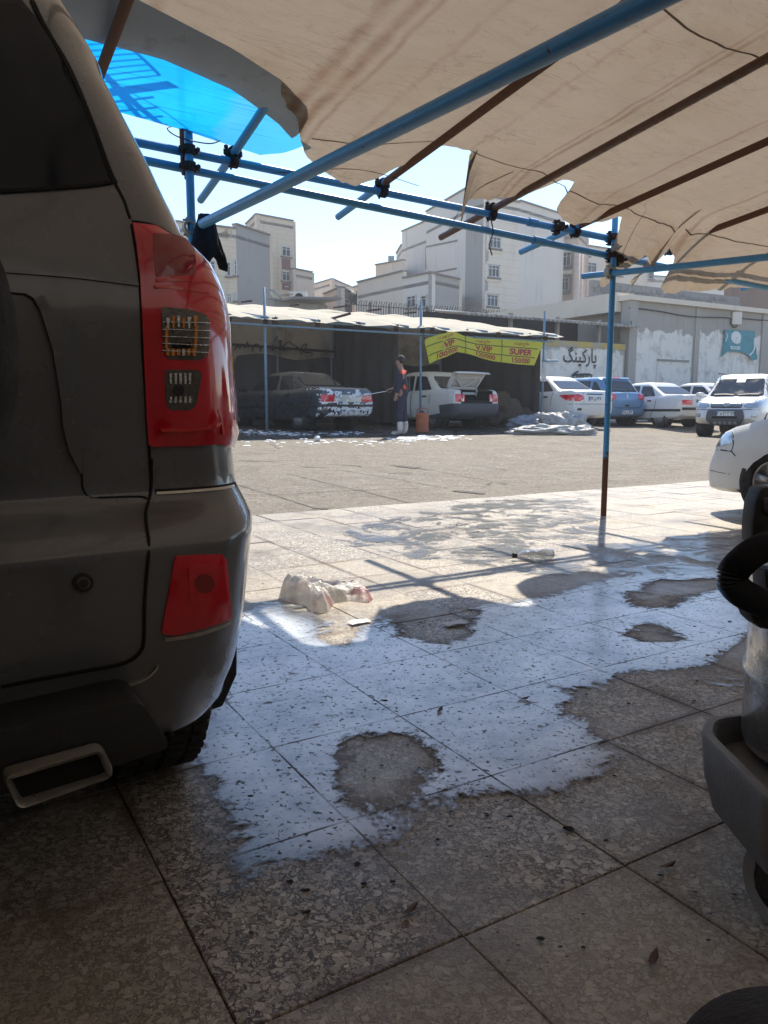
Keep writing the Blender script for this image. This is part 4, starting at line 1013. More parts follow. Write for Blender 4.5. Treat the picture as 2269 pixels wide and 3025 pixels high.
class Car:
    def __init__(s, name, label, cat, S, paint, loc, head, group='cars parked round the washing yard', scale=1.0):
        """S: L, hw, stations [(x,zb,zt,hw)], cabin (xr0,xf0,hw0,z0,xr1,xf1,hw1,zr), wheels (xf,xr,r); head = direction of travel"""
        s.S = S; s.paint = paint; h_ = Vector(head)
        s.t = thing(name, label, cat, loc, math.atan2(h_.y, h_.x), group)
        if scale != 1: s.t.scale = (scale,) * 3
        st = [Vector((a, b, 0)) for a, b in [(q[0], 0) for q in S['st']]]
        fine = []
        xs = [q[0] for q in S['st']]
        tab = lambda k: [(q[0], q[k]) for q in S['st']]
        n = 40; x0, x1 = xs[0], xs[-1]
        grid = sorted(set([round(x0 + (x1 - x0) * i / n, 4) for i in range(n + 1)] + [round(q, 4) for q in xs]))
        rings = []
        for x in grid:
            zb, zt, hw = interp(x, tab(1)), interp(x, tab(2)), interp(x, tab(3)); h = zt - zb
            half = [(0, zb), (.6 * hw, zb), (.88 * hw, zb + .02), (.965 * hw, zb + .10 * h), (.995 * hw, zb + .32 * h), (hw, zb + .52 * h), (.992 * hw, zb + .66 * h), (.972 * hw, zb + .82 * h), (.945 * hw, zb + .92 * h), (.88 * hw, zt), (.5 * hw, zt + .012), (0, zt + .018)]
            rings.append([Vector((x, -y, z)) for y, z in half] + [Vector((x, y, z)) for y, z in half[::-1][1:-1]])
        m = MB().loft(rings)
        xr0, xf0, hw0, z0, xr1, xf1, hw1, zr = S['cabin']
        def rr(xr, xf, hw, z, r=.12, bow=.06):
            out = []
            for cx, cy, a0 in ((xf - r, hw - r, 0), (xr + r, hw - r, 90), (xr + r, -hw + r, 180), (xf - r, -hw + r, 270)):
                for k in range(6):
                    t = R(a0 + 18 * k); out.append(Vector((cx + r * math.cos(t), cy + r * math.sin(t), z)))
            out2 = []
            for q in out: 
                out2.append(Vector((q.x - bow * (q.y / hw) ** 2 if q.x > (xr + xf) / 2 else q.x + bow * (q.y / hw) ** 2, q.y, q.z)))
            return out2
        f = (zr - .12 - z0) / (zr - .12 - z0 + .06)
        c = MB().loft([rr(xr0 - (xr1 - xr0) * .12, xf0 - (xf1 - xf0) * .12, hw0 + (hw0 - hw1) * .12, z0 - .12 * (zr - .12 - z0)), rr(xr1, xf1, hw1, zr - .12), rr(xr1 + .03, xf1 - .05, hw1 - .02, zr - .085), rr(xr1 + .09, xf1 - .12, hw1 - .06, zr - .05), rr(xr1 + .19, xf1 - .24, hw1 - .13, zr - .022), rr(xr1 + .34, xf1 - .40, hw1 - .25, zr - .006), rr(xr1 + .5, xf1 - .55, hw1 - .42, zr)])
        s.bvh = BVHTree.FromPolygons(m.v + c.v, m.f + [tuple(i + len(m.v) for i in q) for q in c.f])
        s.body = m.build('body', paint, s.t, world=False)
        xf, xr, r = S['wheels']; cut = []
        for x in (xf, xr):
            for y in (-1, 1):
                q = MB().lathe([(r + .055, -.3), (r + .055, .3)], (x, y * (S['hw']), r), 'y', 28); o = q.build('cutter', None, None, world=False); bm = bmesh.new(); bm.from_mesh(o.data); bmesh.ops.recalc_face_normals(bm, faces=bm.faces); bm.to_mesh(o.data); bm.free(); cut.append(o)
        bm = bmesh.new(); bm.from_mesh(s.body.data); bmesh.ops.recalc_face_normals(bm, faces=bm.faces); bm.to_mesh(s.body.data); bm.free()
        apply_bool(s.body, cut)
        for (cx, cy, cz), (sx, sy, sz) in S.get('cut', ()):      # an opening cut out of the skin
            bm = bmesh.new(); bm.from_mesh(s.body.data)
            for co, no in (((cx + sx / 2, 0, 0), (1, 0, 0)), ((0, sy / 2, 0), (0, 1, 0)), ((0, -sy / 2, 0), (0, 1, 0)), ((0, 0, cz - sz / 2), (0, 0, 1))):
                bmesh.ops.bisect_plane(bm, geom=list(bm.verts) + list(bm.edges) + list(bm.faces), plane_co=co, plane_no=no)
            dl = [f for f in bm.faces if (lambda c: c.x < cx + sx / 2 and abs(c.y) < sy / 2 and c.z > cz - sz / 2)(f.calc_center_median())]
            bmesh.ops.delete(bm, geom=dl, context='FACES'); bm.to_mesh(s.body.data); bm.free()
        autosmooth(s.body, 30)
        s.roof = autosmooth(c.build('roof', paint, s.t, world=False), 28)
        for x in (xf, xr):
            for y in (-1, 1):
                wheel('wheel', (x, y * (S['hw'] - .115), r), r, .185, 'y', s.t, rim=S.get('rim', M_RIM), rr=.60, spokes=S.get('spokes', 8), face=y)
                MB().lathe([(r + .02, -.09), (r + .02, .07)], (x, y * (S['hw'] - .27), r), 'y', 24).build('arch_liner', M_ARCH, s.t, True, world=False)
    def map(s, kind, sgn=1):
        def f(q):
            if kind == 'side': o, d = Vector((q[0], sgn * 3, q[1])), Vector((0, -sgn, 0))
            elif kind == 'end': o, d = Vector((sgn * 6, q[0], q[1])), Vector((-sgn, 0, 0))
            else: o, d = Vector((q[0], q[1], 4)), Vector((0, 0, -1))
            h = s.bvh.ray_cast(o, d)
            if h[0] is None:
                h = s.bvh.find_nearest(o + d * (2.2 if kind != 'end' else 4))
            n = h[1]; n = n if n.dot(d) < 0 else -n
            return h[0], n
        return f
    def p(s, name, poly, kind, sgn, mat, off=.004, sink=.01, grid=.06, r=.0, parent=None, bulge=0.0):
        if r: poly = roundpoly(poly, r)
        return patch(name, poly, s.map(kind, sgn), mat, parent or s.t, off, sink, grid, (), False, True, bulge)
    def both(s, name, poly, kind, sgn, mat, **k):
        """mirror pair across the centre line"""
        if kind == 'side': return [s.p(name, poly, kind, e, mat, **k) for e in (1, -1)]
        return [s.p(name, poly, kind, sgn, mat, **k), s.p(name, [(-y, z) for y, z in poly], kind, sgn, mat, **k)]
    def line(s, name, pl, kind, sgn, wd=.012, mat=None, off=.002): return s.p(name, strip(pl, wd), kind, sgn, mat or M_GAP, off, .006, .05)
    def glass(s, side, front=.05, rear=None):
        xr0, xf0, hw0, z0, xr1, xf1, hw1, zr = s.S['cabin']; zt = zr - .145
        fz = lambda z, a, b: a + (b - a) * (z - z0) / (zr - .12 - z0)
        for poly in side:
            for e in (1, -1):
                fr = s.p('window_seal', poly, 'side', e, M_GAP, off=.002, r=.05); cxy = (sum(q[0] for q in poly) / len(poly), sum(q[1] for q in poly) / len(poly))
                s.p('side_window', [(cxy[0] + (x - cxy[0]) * .95, cxy[1] + (z - cxy[1]) * .92) for x, z in poly], 'side', e, M_GLC, off=.005, r=.04)
        yb, yt = hw0 - .13, hw1 - .10
        for nm, e in (('windscreen', 1), ('rear_window', -1)):
            zq = z0 + .03 if e == 1 else (rear or z0 + .03); f_ = (zq - z0) / (zr - .12 - z0); y0_ = (hw0 - .10) * (1 - f_) + (hw1 - .10) * f_
            pl = [(-y0_, zq), (y0_, zq), (yt, zt), (-yt, zt)]
            s.p('window_seal', pl, 'end', e, M_GAP, off=.002, r=.06); s.p(nm, [(y * .955, zq + .022 + (z - zq) * .88) for y, z in pl], 'end', e, M_GLC, off=.006, r=.05)
    def plate(s, y, z, sgn, txt, wd=.50, ht=.115, mat=None):
        hb = s.map('end', sgn)((y, z)); P = hb[0]
        base = MB().box((P.x + sgn * .012, y, z), (.014, wd, ht)).build('number_plate', mat or M_PLATE, s.t, world=False)
        MB().box((P.x + sgn * .012, y - sgn * (wd / 2 - .025) * (1), z), (.0165, .045, ht * .98)).build('blue_band', M_PBLUE, base, world=False)
        me = text_mesh(txt, ht * .92, .0015, bold=.002); o = link('digits', me, M_INK, base)
        o.matrix_local = Matrix(((0, 0, sgn, P.x + sgn * .0215), (sgn, 0, 0, y + sgn * .01), (0, 1, 0, z), (0, 0, 0, 1)))
        return base
    def mirror(s, x, z, mat=None):
        for e in (1, -1):
            y = s.S['hw'] * e; MB().loft([[Vector((x + dx * k, y + e * dy, z + dz * k)) for dx, dz in ((-.05, -.06), (.06, -.05), (.06, .05), (-.05, .07))] for dy, k in ((-.04, .5), (.02, .9), (.10, 1.0), (.16, .8), (.17, .5))]).build('door_mirror', mat or s.paint, s.t, True, world=False)
    def handles(s, pts):
        for x, z in pts:
            for e in (1, -1): s.p('door_handle', [(x - .08, z - .018), (x + .08, z - .018), (x + .08, z + .018), (x - .08, z + .018)], 'side', e, M_GAP, off=.018, r=.015)
def place(px, Y, xl, yl, head, scale=1.0):
    """ground position of a car whose wheel at local (xl, yl) stands under photo column px at distance Y"""
    X = (px - CX) / F * (Y * CPT * 1.0 + 0.02); h_ = Vector(head).normalized(); lft = Vector((-h_.y, h_.x, 0))
    P = Vector((X, Y, 0)) - (h_ * xl + lft * yl) * scale; P.z = gz(X, Y); return P
def rot(v, deg): a = R(deg); return Vector((v.x * math.cos(a) - v.y * math.sin(a), v.x * math.sin(a) + v.y * math.cos(a), 0))
PE_DIG = lambda s: s
# ---- dark grey saloon being washed
S1 = dict(hw=.85, st=[(-2.20, .48, .80, .70), (-2.16, .36, .93, .79), (-2.0, .28, .985, .83), (-1.5, .24, .985, .85), (-.9, .22, .92, .855), (.8, .22, .915, .855), (1.1, .22, .90, .85), (1.7, .24, .84, .83), (2.05, .28, .76, .79), (2.17, .36, .70, .74), (2.2, .42, .64, .68)],
          cabin=(-1.62, 1.05, .76, .90, -.90, .32, .61, 1.41), wheels=(1.34, -1.33, .295), spokes=14)
hd = rot(W, 12)
c = Car('saloon_car', 'dark grey saloon covered in white soap foam at its boot inside the washing shed', 'car', S1, M_DGR, place(889, 18.0, -1.33, .72, hd), hd)
c.glass([[(-.40, .95), (.86, .95), (.42, 1.27), (-.36, 1.30)], [(-1.10, .97), (-.50, .95), (-.46, 1.29), (-.86, 1.27)], [(-1.42, .99), (-1.16, .97), (-1.02, 1.20), (-1.06, 1.20)]], rear=1.035)
c.both('tail_lamp', [(.42, .66), (.78, .66), (.78, .82), (.42, .82)], 'end', -1, M_RED, off=.008, r=.02, bulge=.006)
c.p('boot_panel', [(-.40, .66), (.40, .66), (.40, .82), (-.40, .82)], 'end', -1, M_SIL, off=.004)
c.p('bumper_strip', [(-.76, .55), (.76, .55), (.76, .60), (-.76, .60)], 'end', -1, M_BLK, off=.02)
for e in (1, -1): c.p('side_trim', [(-2.1, .52), (2.1, .50), (2.1, .56), (-2.1, .58)], 'side', e, M_BLK, off=.012)
c.p('boot_lip', [(-.72, .945), (.72, .945), (.72, .975), (-.72, .975)], 'end', -1, M_SIL, off=.012)
for e in (1, -1):
    for x in (.90, -.45): c.line('door_seam', [(x, .30), (x, .90)], 'side', e, .016)
    c.line('door_seam', [(-1.2, .62), (-1.22, .92)], 'side', e, .016); c.line('door_seam', [(-.98, .32), (-1.2, .62)], 'side', e, .016)
    c.p('fuel_flap', [(-1.75, .74), (-1.65, .74), (-1.65, .86), (-1.75, .86)], 'side', e, M_BLK, off=.004, r=.03)
c.handles([(.0, .80), (-.95, .82)]); c.mirror(.82, .98, M_BLK); c.plate(0, .44, -1, '\u06f4\u06f4 \u06cc \u06f3\u06f1\u06f5')
def foam(c, n, region, sgn, wfun, r0=.007, r1=.022):
    rr = random.Random(3); m = MB(); f = c.map('end', sgn); k = 0; tries = 0
    while k < n and tries < n * 30:
        tries += 1; y = rr.uniform(*region[0]); z = rr.uniform(*region[1])
        if noise.noise(Vector((y * 5, z * 8, 4))) + .6 * noise.noise(Vector((y * 17, z * 20, 1))) < wfun(y, z): continue
        P, nn = f((y, z)); r = rr.uniform(r0, r1); a = nn.orthogonal().normalized(); b = nn.cross(a); t0 = rr.random() * 6
        ring = [P + (a * math.cos(t0 + i * 1.2566) + b * math.sin(t0 + i * 1.2566)) * r * rr.uniform(.7, 1.3) - nn * .004 for i in range(5)]
        mid = [P + (q - P) * .75 + nn * r * .35 for q in ring]
        m.add(ring + mid + [P + nn * r * .5], [(i, (i + 1) % 5, 5 + (i + 1) % 5, 5 + i) for i in range(5)] + [(5 + i, 5 + (i + 1) % 5, 10) for i in range(5)]); k += 1
    o = m.build('foam', M_FOAM, c.t, True, world=False); o['kind'] = 'stuff'
foam(c, 3200, ((-.86, .80), (.33, .97)), -1, lambda y, z: (.12 if z > .66 else .02) - .30 * max(0, -y) * (z < .66) - (.25 if z < .52 else 0) * (y < .5) + (.2 if z > .88 and y < -.1 else 0))
# ---- white saloon with its boot open
S2 = dict(hw=.80, st=[(-1.97, .46, .80, .70), (-1.94, .33, .93, .76), (-1.8, .26, .965, .79), (-1.3, .22, .965, .80), (-.8, .2, .92, .805), (.7, .2, .90, .805), (1.0, .2, .89, .80), (1.5, .22, .82, .78), (1.85, .28, .74, .74), (1.95, .36, .66, .68), (1.97, .42, .6, .64)],
          cabin=(-1.42, .98, .71, .90, -.86, .38, .59, 1.46), wheels=(1.2, -1.15, .275), cut=[((-1.68, 0, .87), (.66, 1.06, .52))], spokes=6)
hd = rot(W, 6)
c = Car('saloon_car', 'white saloon with its boot lid raised and a grey bumper inside the washing shed', 'car', S2, M_WHT2, place(1284, 19.9, -1.15, .68, hd), hd, scale=1.02)
c.glass([[(-.28, .95), (.80, .95), (.42, 1.32), (-.25, 1.34)], [(-1.04, .97), (-.36, .95), (-.33, 1.33), (-.74, 1.31)]], rear=1.0)
c.both('tail_lamp', [(.43, .66), (.715, .66), (.715, .85), (.43, .85)], 'end', -1, M_RED, off=.008, r=.02, bulge=.006)
c.both('reverse_lamp', [(.46, .67), (.54, .67), (.54, .74), (.46, .74)], 'end', -1, M_SILV, off=.014, r=.01)
m = MB(); q0 = [(-.76, .30), (.76, .30), (.76, .60), (-.76, .60)]
c.p('bumper', [(-.78, .27), (.78, .27), (.78, .62), (-.78, .62)], 'end', -1, M_BUMP, off=.035, sink=.02, r=.04)
for e in (1, -1): c.p('bumper', [(-1.95, .27), (-1.50, .27), (-1.46, .58), (-1.95, .62)], 'side', e, M_BUMP, off=.02, r=.03)
lin = MB()
for b in (((-1.68, 0, .625), (.62, 1.03, .01)), ((-1.36, 0, .80), (.01, 1.03, .34)), ((-1.68, .515, .78), (.62, .01, .3)), ((-1.68, -.515, .78), (.62, .01, .3)), ((-1.955, 0, .66), (.01, 1.0, .08))): lin.box(*b)
lin.build('boot_liner', M_ARCH, c.t, world=False)
# raised lid: outer skin, pressed inner frame, hinges
ang = R(54); hx, hz = -1.38, .985
def lid(x, y, d=0.0): return Vector((hx - math.cos(ang) * x - math.sin(ang) * d, y, hz + math.sin(ang) * x - math.cos(ang) * d))
ld = MB(); n_ = 9
rows = [(0, .50, 0), (.18, .54, .0), (.40, .56, .01), (.50, .57, .03), (.56, .57, .08), (.58, .56, .17)]
V = []; 
for x, hw, d in rows:
    for k in range(n_): y = -hw + 2 * hw * k / (n_ - 1); V.append(lid(x, y, d + .02 * (1 - (2 * k / (n_ - 1) - 1) ** 2) * -1))
Fq = [(i * n_ + k, i * n_ + k + 1, (i + 1) * n_ + k + 1, (i + 1) * n_ + k) for i in range(len(rows) - 1) for k in range(n_ - 1)]
lo = mk('boot_lid', V, Fq, M_WHT2, c.t, True, world=False); so = lo.modifiers.new('thickness', 'SOLIDIFY'); so.thickness = .02; so.offset = 0
fr = MB()
for a, b in (((.05, -.46), (.05, .46)), ((.05, -.46), (.52, -.50)), ((.05, .46), (.52, .50)), ((.05, .0), (.40, .42)), ((.05, .0), (.40, -.42)), ((.50, -.5), (.50, .5)), ((.36, -.46), (.36, .46))): fr.bar(lid(*a, .025), lid(*b, .025), .06, .025, up=lid(0, 0, 1) - lid(0, 0, 0))
bevel(fr.build('lid_frame', M_WHT2, lo, world=False), .006, 1)
for e in (1, -1): MB().tube(catmull([(-1.42, e * .47, .80), (-1.46, e * .48, .95), (-1.42, e * .47, 1.02), lid(.10, e * .45, .03)], 5), .014, 8).build('hinge', M_WHT2, lo, True, world=False)
for e in (1, -1):
    for x in (.82, -.32): c.line('door_seam', [(x, .28), (x, .90)], 'side', e, .016)
    c.line('door_seam', [(-1.05, .62), (-1.06, .90)], 'side', e, .016); c.p('fuel_flap', [(-1.62, .70), (-1.48, .70), (-1.48, .82), (-1.62, .82)], 'side', e, M_WHT2, off=.008, r=.02)
c.handles([(.0, .78), (-.85, .80)])
# its near rear door stands open
dr = MB(); hp = Vector((-.30, .80, 0)); dv = rot(Vector((-1, 0, 0)), -62)
P = lambda x, z: hp + dv * x + Vector((0, 0, z))
do = MB().prism([P(0, .30), P(.72, .45), P(.80, .92), P(0, .92)], dv.cross(Z) * .05).build('open_door', M_WHT2, c.t, world=False); bevel(do, .01, 1)
fr = MB()
for a, b in (((0, .92), (.05, 1.34)), ((.05, 1.34), (.62, 1.30)), ((.62, 1.30), (.80, .92))): fr.bar(P(*a) + dv.cross(Z) * .025, P(*b) + dv.cross(Z) * .025, .035, .035)
fr.build('window_frame', M_WHT2, do, world=False)
MB().prism([P(.03, .92), P(.77, .92), P(.61, 1.29), P(.07, 1.32)], dv.cross(Z) * .006).build('pane', M_GLC, do, world=False)
# ---- white rounded saloon
S3 = dict(hw=.84, st=[(-2.12, .46, .84, .62), (-2.06, .32, .96, .74), (-1.9, .25, 1.0, .80), (-1.4, .22, .985, .835), (-.9, .2, .93, .84), (.8, .2, .92, .84), (1.05, .2, .91, .835), (1.6, .22, .82, .80), (1.95, .28, .72, .72), (2.08, .36, .64, .62), (2.12, .42, .58, .54)],
          cabin=(-1.66, 1.12, .75, .92, -.92, .34, .59, 1.44), wheels=(1.22, -1.19, .285), spokes=7)
hd = rot(W, 0)
c = Car('saloon_car', 'white saloon with a rounded boot and red wrap-round lamps beside the rubbish sacks', 'car', S3, M_WHT, place(1630, 21.7, -1.19, .72, hd), hd, scale=1.0)
c.glass([[(-.35, .97), (.92, .97), (.46, 1.30), (-.32, 1.32)], [(-1.24, .99), (-.45, .97), (-.42, 1.31), (-.86, 1.28)]], rear=1.05)
c.both('tail_lamp', [(.44, .76), (.60, .70), (.80, .72), (.80, .88), (.62, .90), (.46, .86)], 'end', -1, M_RED, off=.008, r=.03, bulge=.008)
c.p('boot_trim', [(-.30, .885), (.30, .885), (.30, .91), (-.30, .91)], 'end', -1, M_BLK, off=.01); c.plate(0, .78, -1, '\u06f2\u06f2 \u06cc \u06f4\u06f6\u06f7'); c.both('bumper_reflector', [(.50, .46), (.64, .46), (.64, .52), (.50, .52)], 'end', -1, M_BLK, off=.006)
c.line('bumper_gap', [(-.80, .63), (.80, .63)], 'end', -1, .012); c.line('boot_gap', [(.42, .65), (.43, .94)], 'end', -1, .012); c.line('boot_gap', [(-.42, .65), (-.43, .94)], 'end', -1, .012)
for e in (1, -1):
    for x in (.95, -.40): c.line('door_seam', [(x, .28), (x, .92)], 'side', e, .014)
    c.line('door_seam', [(-1.25, .60), (-1.28, .96)], 'side', e, .014); c.p('fuel_flap', [(-1.72, .72), (-1.58, .72), (-1.58, .86), (-1.72, .86)], 'side', e, M_WHT, off=.005, r=.05)
c.handles([(-.1, .80), (-1.02, .83)]); c.mirror(.88, .98)
# ---- blue hatchback
S4 = dict(hw=.86, st=[(-2.0, .42, .88, .74), (-1.95, .32, 1.0, .80), (-1.8, .26, 1.02, .84), (-1.3, .24, .98, .86), (-.6, .22, .95, .86), (.8, .22, .95, .86), (1.1, .22, .95, .855), (1.6, .24, .88, .83), (1.9, .3, .78, .76), (2.0, .4, .68, .66)],
          cabin=(-1.93, 1.15, .77, .95, -1.56, .42, .64, 1.53), wheels=(1.24, -1.33, .30), spokes=6)
hd = rot(W, -2)
c = Car('hatchback_car', 'steel blue hatchback with a rear wiper parked between two white cars', 'car', S4, M_BLU, place(1853, 24.7, -1.33, -.72, hd), hd)
c.glass([[(-.35, 1.0), (.95, 1.0), (.50, 1.38), (-.32, 1.40)], [(-1.12, 1.02), (-.45, 1.0), (-.42, 1.40), (-1.08, 1.39)], [(-1.62, 1.08), (-1.22, 1.03), (-1.18, 1.38), (-1.34, 1.36)]], rear=1.06)
c.both('tail_lamp', [(.46, .86), (.60, .80), (.82, .84), (.84, 1.0), (.60, 1.02), (.48, .96)], 'end', -1, M_RED, off=.01, r=.03, bulge=.008)
c.plate(0, .42, -1, '\u06f2\u06f8 \u062c \u06f1\u06f2\u06f2'); c.line('tailgate_gap', [(-.62, .62), (-.5, .56), (.5, .56), (.62, .62)], 'end', -1, .014); c.line('tailgate_gap', [(.60, .62), (.64, .82)], 'end', -1, .014); c.line('tailgate_gap', [(-.60, .62), (-.64, .82)], 'end', -1, .014)
c.p('emblem', [(0, .84), (.05, .92), (0, 1.0), (-.05, .92)], 'end', -1, M_CHR, off=.012); c.p('tailgate_handle', [(-.1, .60), (.1, .60), (.08, .66), (-.08, .66)], 'end', -1, M_BLK, off=.006, r=.02)
c.p('rear_wiper', strip([(.0, 1.06), (-.12, 1.08), (-.36, 1.14)], .035), 'end', -1, M_BLK, off=.03); c.p('roof_spoiler', [(-.56, 1.43), (.56, 1.43), (.52, 1.47), (-.52, 1.47)], 'end', -1, M_BLU, off=.05, sink=.02)
c.p('brake_lamp', [(-.14, 1.445), (.14, 1.445), (.14, 1.465), (-.14, 1.465)], 'end', -1, M_RED, off=.056)
for e in (1, -1):
    for x in (1.0, -.40): c.line('door_seam', [(x, .30), (x, .95)], 'side', e, .014)
    c.line('door_seam', [(-1.1, .62), (-1.16, 1.0)], 'side', e, .014)
c.handles([(-.1, .84), (-1.0, .87)]); c.mirror(.95, 1.02)
# ---- white long saloon with black side strips
S5 = dict(hw=.85, st=[(-2.25, .50, .84, .70), (-2.2, .36, .97, .79), (-2.05, .28, 1.0, .83), (-1.5, .24, .985, .85), (-.9, .22, .92, .855), (.8, .22, .915, .855), (1.1, .22, .90, .85), (1.7, .24, .84, .83), (2.05, .28, .76, .79), (2.2, .36, .68, .72), (2.24, .42, .62, .66)],
          cabin=(-1.66, 1.05, .76, .90, -.90, .32, .61, 1.42), wheels=(1.34, -1.33, .30), spokes=9)
hd = rot(W, -3)
def pars(px, Y, label, plate, hd):
    c = Car('saloon_car', label, 'car', S5, M_WHT, place(px, Y, -1.33, .73, hd), hd)
    c.glass([[(-.40, .95), (.86, .95), (.42, 1.28), (-.36, 1.30)], [(-1.10, .97), (-.50, .95), (-.46, 1.29), (-.86, 1.27)]], rear=1.035)
    c.both('tail_lamp', [(.44, .70), (.78, .70), (.78, .84), (.44, .84)], 'end', -1, M_RED, off=.008, r=.02, bulge=.006)
    c.plate(0, .80, -1, plate); c.p('bumper_strip', [(-.78, .54), (.78, .54), (.78, .62), (-.78, .62)], 'end', -1, M_BLK, off=.02)
    c.line('boot_gap', [(.40, .66), (.41, .95)], 'end', -1, .012); c.line('boot_gap', [(-.40, .66), (-.41, .95)], 'end', -1, .012)
    c.p('emblem', [(-.03, .93), (.03, .93), (.03, .99), (-.03, .99)], 'end', -1, M_CHR, off=.01)
    for e in (1, -1):
        c.p('side_trim', [(-2.15, .50), (2.1, .48), (2.1, .55), (-2.15, .57)], 'side', e, M_BLK, off=.012)
        for x in (.90, -.45): c.line('door_seam', [(x, .30), (x, .90)], 'side', e, .016)
        c.line('door_seam', [(-1.0, .32), (-1.2, .62), (-1.22, .92)], 'side', e, .016)
    c.handles([(.0, .80), (-.95, .82)]); c.mirror(.82, .98); return c
pars(1951, 23.9, 'white saloon with black bumper strips and a square red tail lamp', '\u06f2\u06f1 \u0635 \u06f8\u06f3\u06f9', hd)
# cars half hidden behind it
S6 = dict(S3); 
hd = rot(W, -3)
c = Car('saloon_car', 'white saloon almost hidden behind the long white saloon, only its roof and rear window showing', 'car', S6, M_WHT, place(2092, 26.4, -1.19, .72, hd), hd)
c.glass([[(-.35, .97), (.92, .97), (.46, 1.30), (-.32, 1.32)], [(-1.24, .99), (-.45, .97), (-.42, 1.31), (-.86, 1.28)]], rear=1.05); c.mirror(.88, .98)
for e in (1, -1): c.p('tail_lamp', [(-2.04, .72), (-1.82, .80), (-1.80, .86), (-2.04, .88)], 'side', e, M_RED, off=.008, r=.03)
c = Car('saloon_car', 'dark saloon glimpsed between the hidden white saloon and the white SUV', 'car', S1, M_DGR, place(2190, 29.5, -1.33, .72, hd), hd)
c.glass([[(-.40, .95), (.86, .95), (.42, 1.27), (-.36, 1.30)], [(-1.10, .97), (-.50, .95), (-.46, 1.29), (-.86, 1.27)]], rear=1.035); c.mirror(.82, .98)
c = Car('saloon_car', 'silver saloon parked by the wall beyond the dark saloon', 'car', S5, M_SIL, place(2275, 31.0, -1.33, .72, hd), hd)
c.glass([[(-.40, .95), (.86, .95), (.42, 1.27), (-.36, 1.30)], [(-1.10, .97), (-.50, .95), (-.46, 1.29), (-.86, 1.27)]], rear=1.035); c.mirror(.82, .98)
# ---- white SUV facing the apron
S7 = dict(hw=.87, st=[(-2.12, .50, .95, .74), (-2.05, .38, 1.05, .82), (-1.8, .32, 1.08, .86), (-1.2, .3, 1.05, .87), (.7, .3, 1.03, .87), (1.0, .3, 1.05, .865), (1.5, .32, 1.0, .84), (1.85, .34, .94, .80), (2.0, .38, .86, .74), (2.08, .44, .74, .68), (2.12, .48, .62, .62)],
          cabin=(-2.0, 1.15, .78, 1.04, -1.78, .42, .66, 1.69), wheels=(1.28, -1.23, .345), spokes=5)
hd = Vector((-.60, -.80, 0)).normalized()
c = Car('suv', 'white SUV with a grey grille guard facing the tiled apron', 'SUV', S7, M_WHT, place(2076, 20.7, 1.28, -.76, hd), hd, scale=1.0)
c.glass([[(-.35, 1.10), (.95, 1.10), (.50, 1.52), (-.32, 1.54)], [(-1.15, 1.10), (-.45, 1.10), (-.42, 1.54), (-1.12, 1.54)], [(-1.78, 1.12), (-1.24, 1.10), (-1.22, 1.54), (-1.70, 1.52)]], rear=1.12)
c.both('headlamp', [(.40, .80), (.52, .74), (.76, .78), (.80, .92), (.66, .98), (.50, .92)], 'end', 1, M_HEAD, off=.012, r=.04, bulge=.012)
gr = c.p('grille', [(-.36, .76), (.36, .76), (.40, .92), (-.40, .92)], 'end', 1, M_BLK, off=.006, r=.03)
for z in (.80, .84, .88): c.p('grille_bar', [(-.35, z), (.35, z), (.35, z + .014), (-.35, z + .014)], 'end', 1, M_SILV, off=.014, parent=gr)
c.p('emblem', [(.09 * math.cos(t), .845 + .06 * math.sin(t)) for t in [k * math.pi / 8 for k in range(16)]], 'end', 1, M_CHR, off=.022)
c.line('bumper_gap', [(-.80, .72), (.80, .72)], 'end', 1, .014)
gd = c.p('bumper_guard', [(-.34, .36), (.34, .36), (.46, .50), (.42, .70), (-.42, .70), (-.46, .50)], 'end', 1, surf('grey_guard_plastic', (.10, .10, .105), .6, bump=.1), off=.05, sink=.03, r=.05)
c.p('guard_opening', [(-.30, .50), (.30, .50), (.30, .55), (-.30, .55)], 'end', 1, M_GAP, off=.054, parent=gd)
for k in range(5): c.p('guard_slot', [(-.28 + k * .12, .39), (-.20 + k * .12, .39), (-.20 + k * .12, .45), (-.28 + k * .12, .45)], 'end', 1, M_SILV, off=.06, r=.01, parent=gd)
b_ = c.plate(0, .62, 1, '\u06f8\u06f4 \u0647 \u06f2\u06f6\u06f3 \u06f7\u06f7', .46, .11)
for o in [b_] : o.location.x += .05
c.both('fog_lamp', [(.60, .52), (.72, .52), (.72, .62), (.60, .62)], 'end', 1, M_HEAD, off=.008, r=.02)
for e in (1, -1):
    MB().bar((.35, e * .62, 1.70), (-1.6, e * .62, 1.70), .035, .03).build('roof_rail', M_BLK, c.t, world=False)
    for x in (.95, -.40, -1.2): c.line('door_seam', [(x, .40), (x, 1.04)], 'side', e, .014)
c.both('wiper', strip([(.05, 1.09), (.3, 1.11), (.55, 1.10)], .03), 'end', 1, M_BLK, off=.03); c.handles([(-.1, .92), (-1.0, .94)]); c.mirror(.95, 1.12)
c.p('sun_card', [(-.12, 1.44), (.10, 1.44), (.10, 1.54), (-.12, 1.54)], 'end', 1, M_PLATE, off=.010)
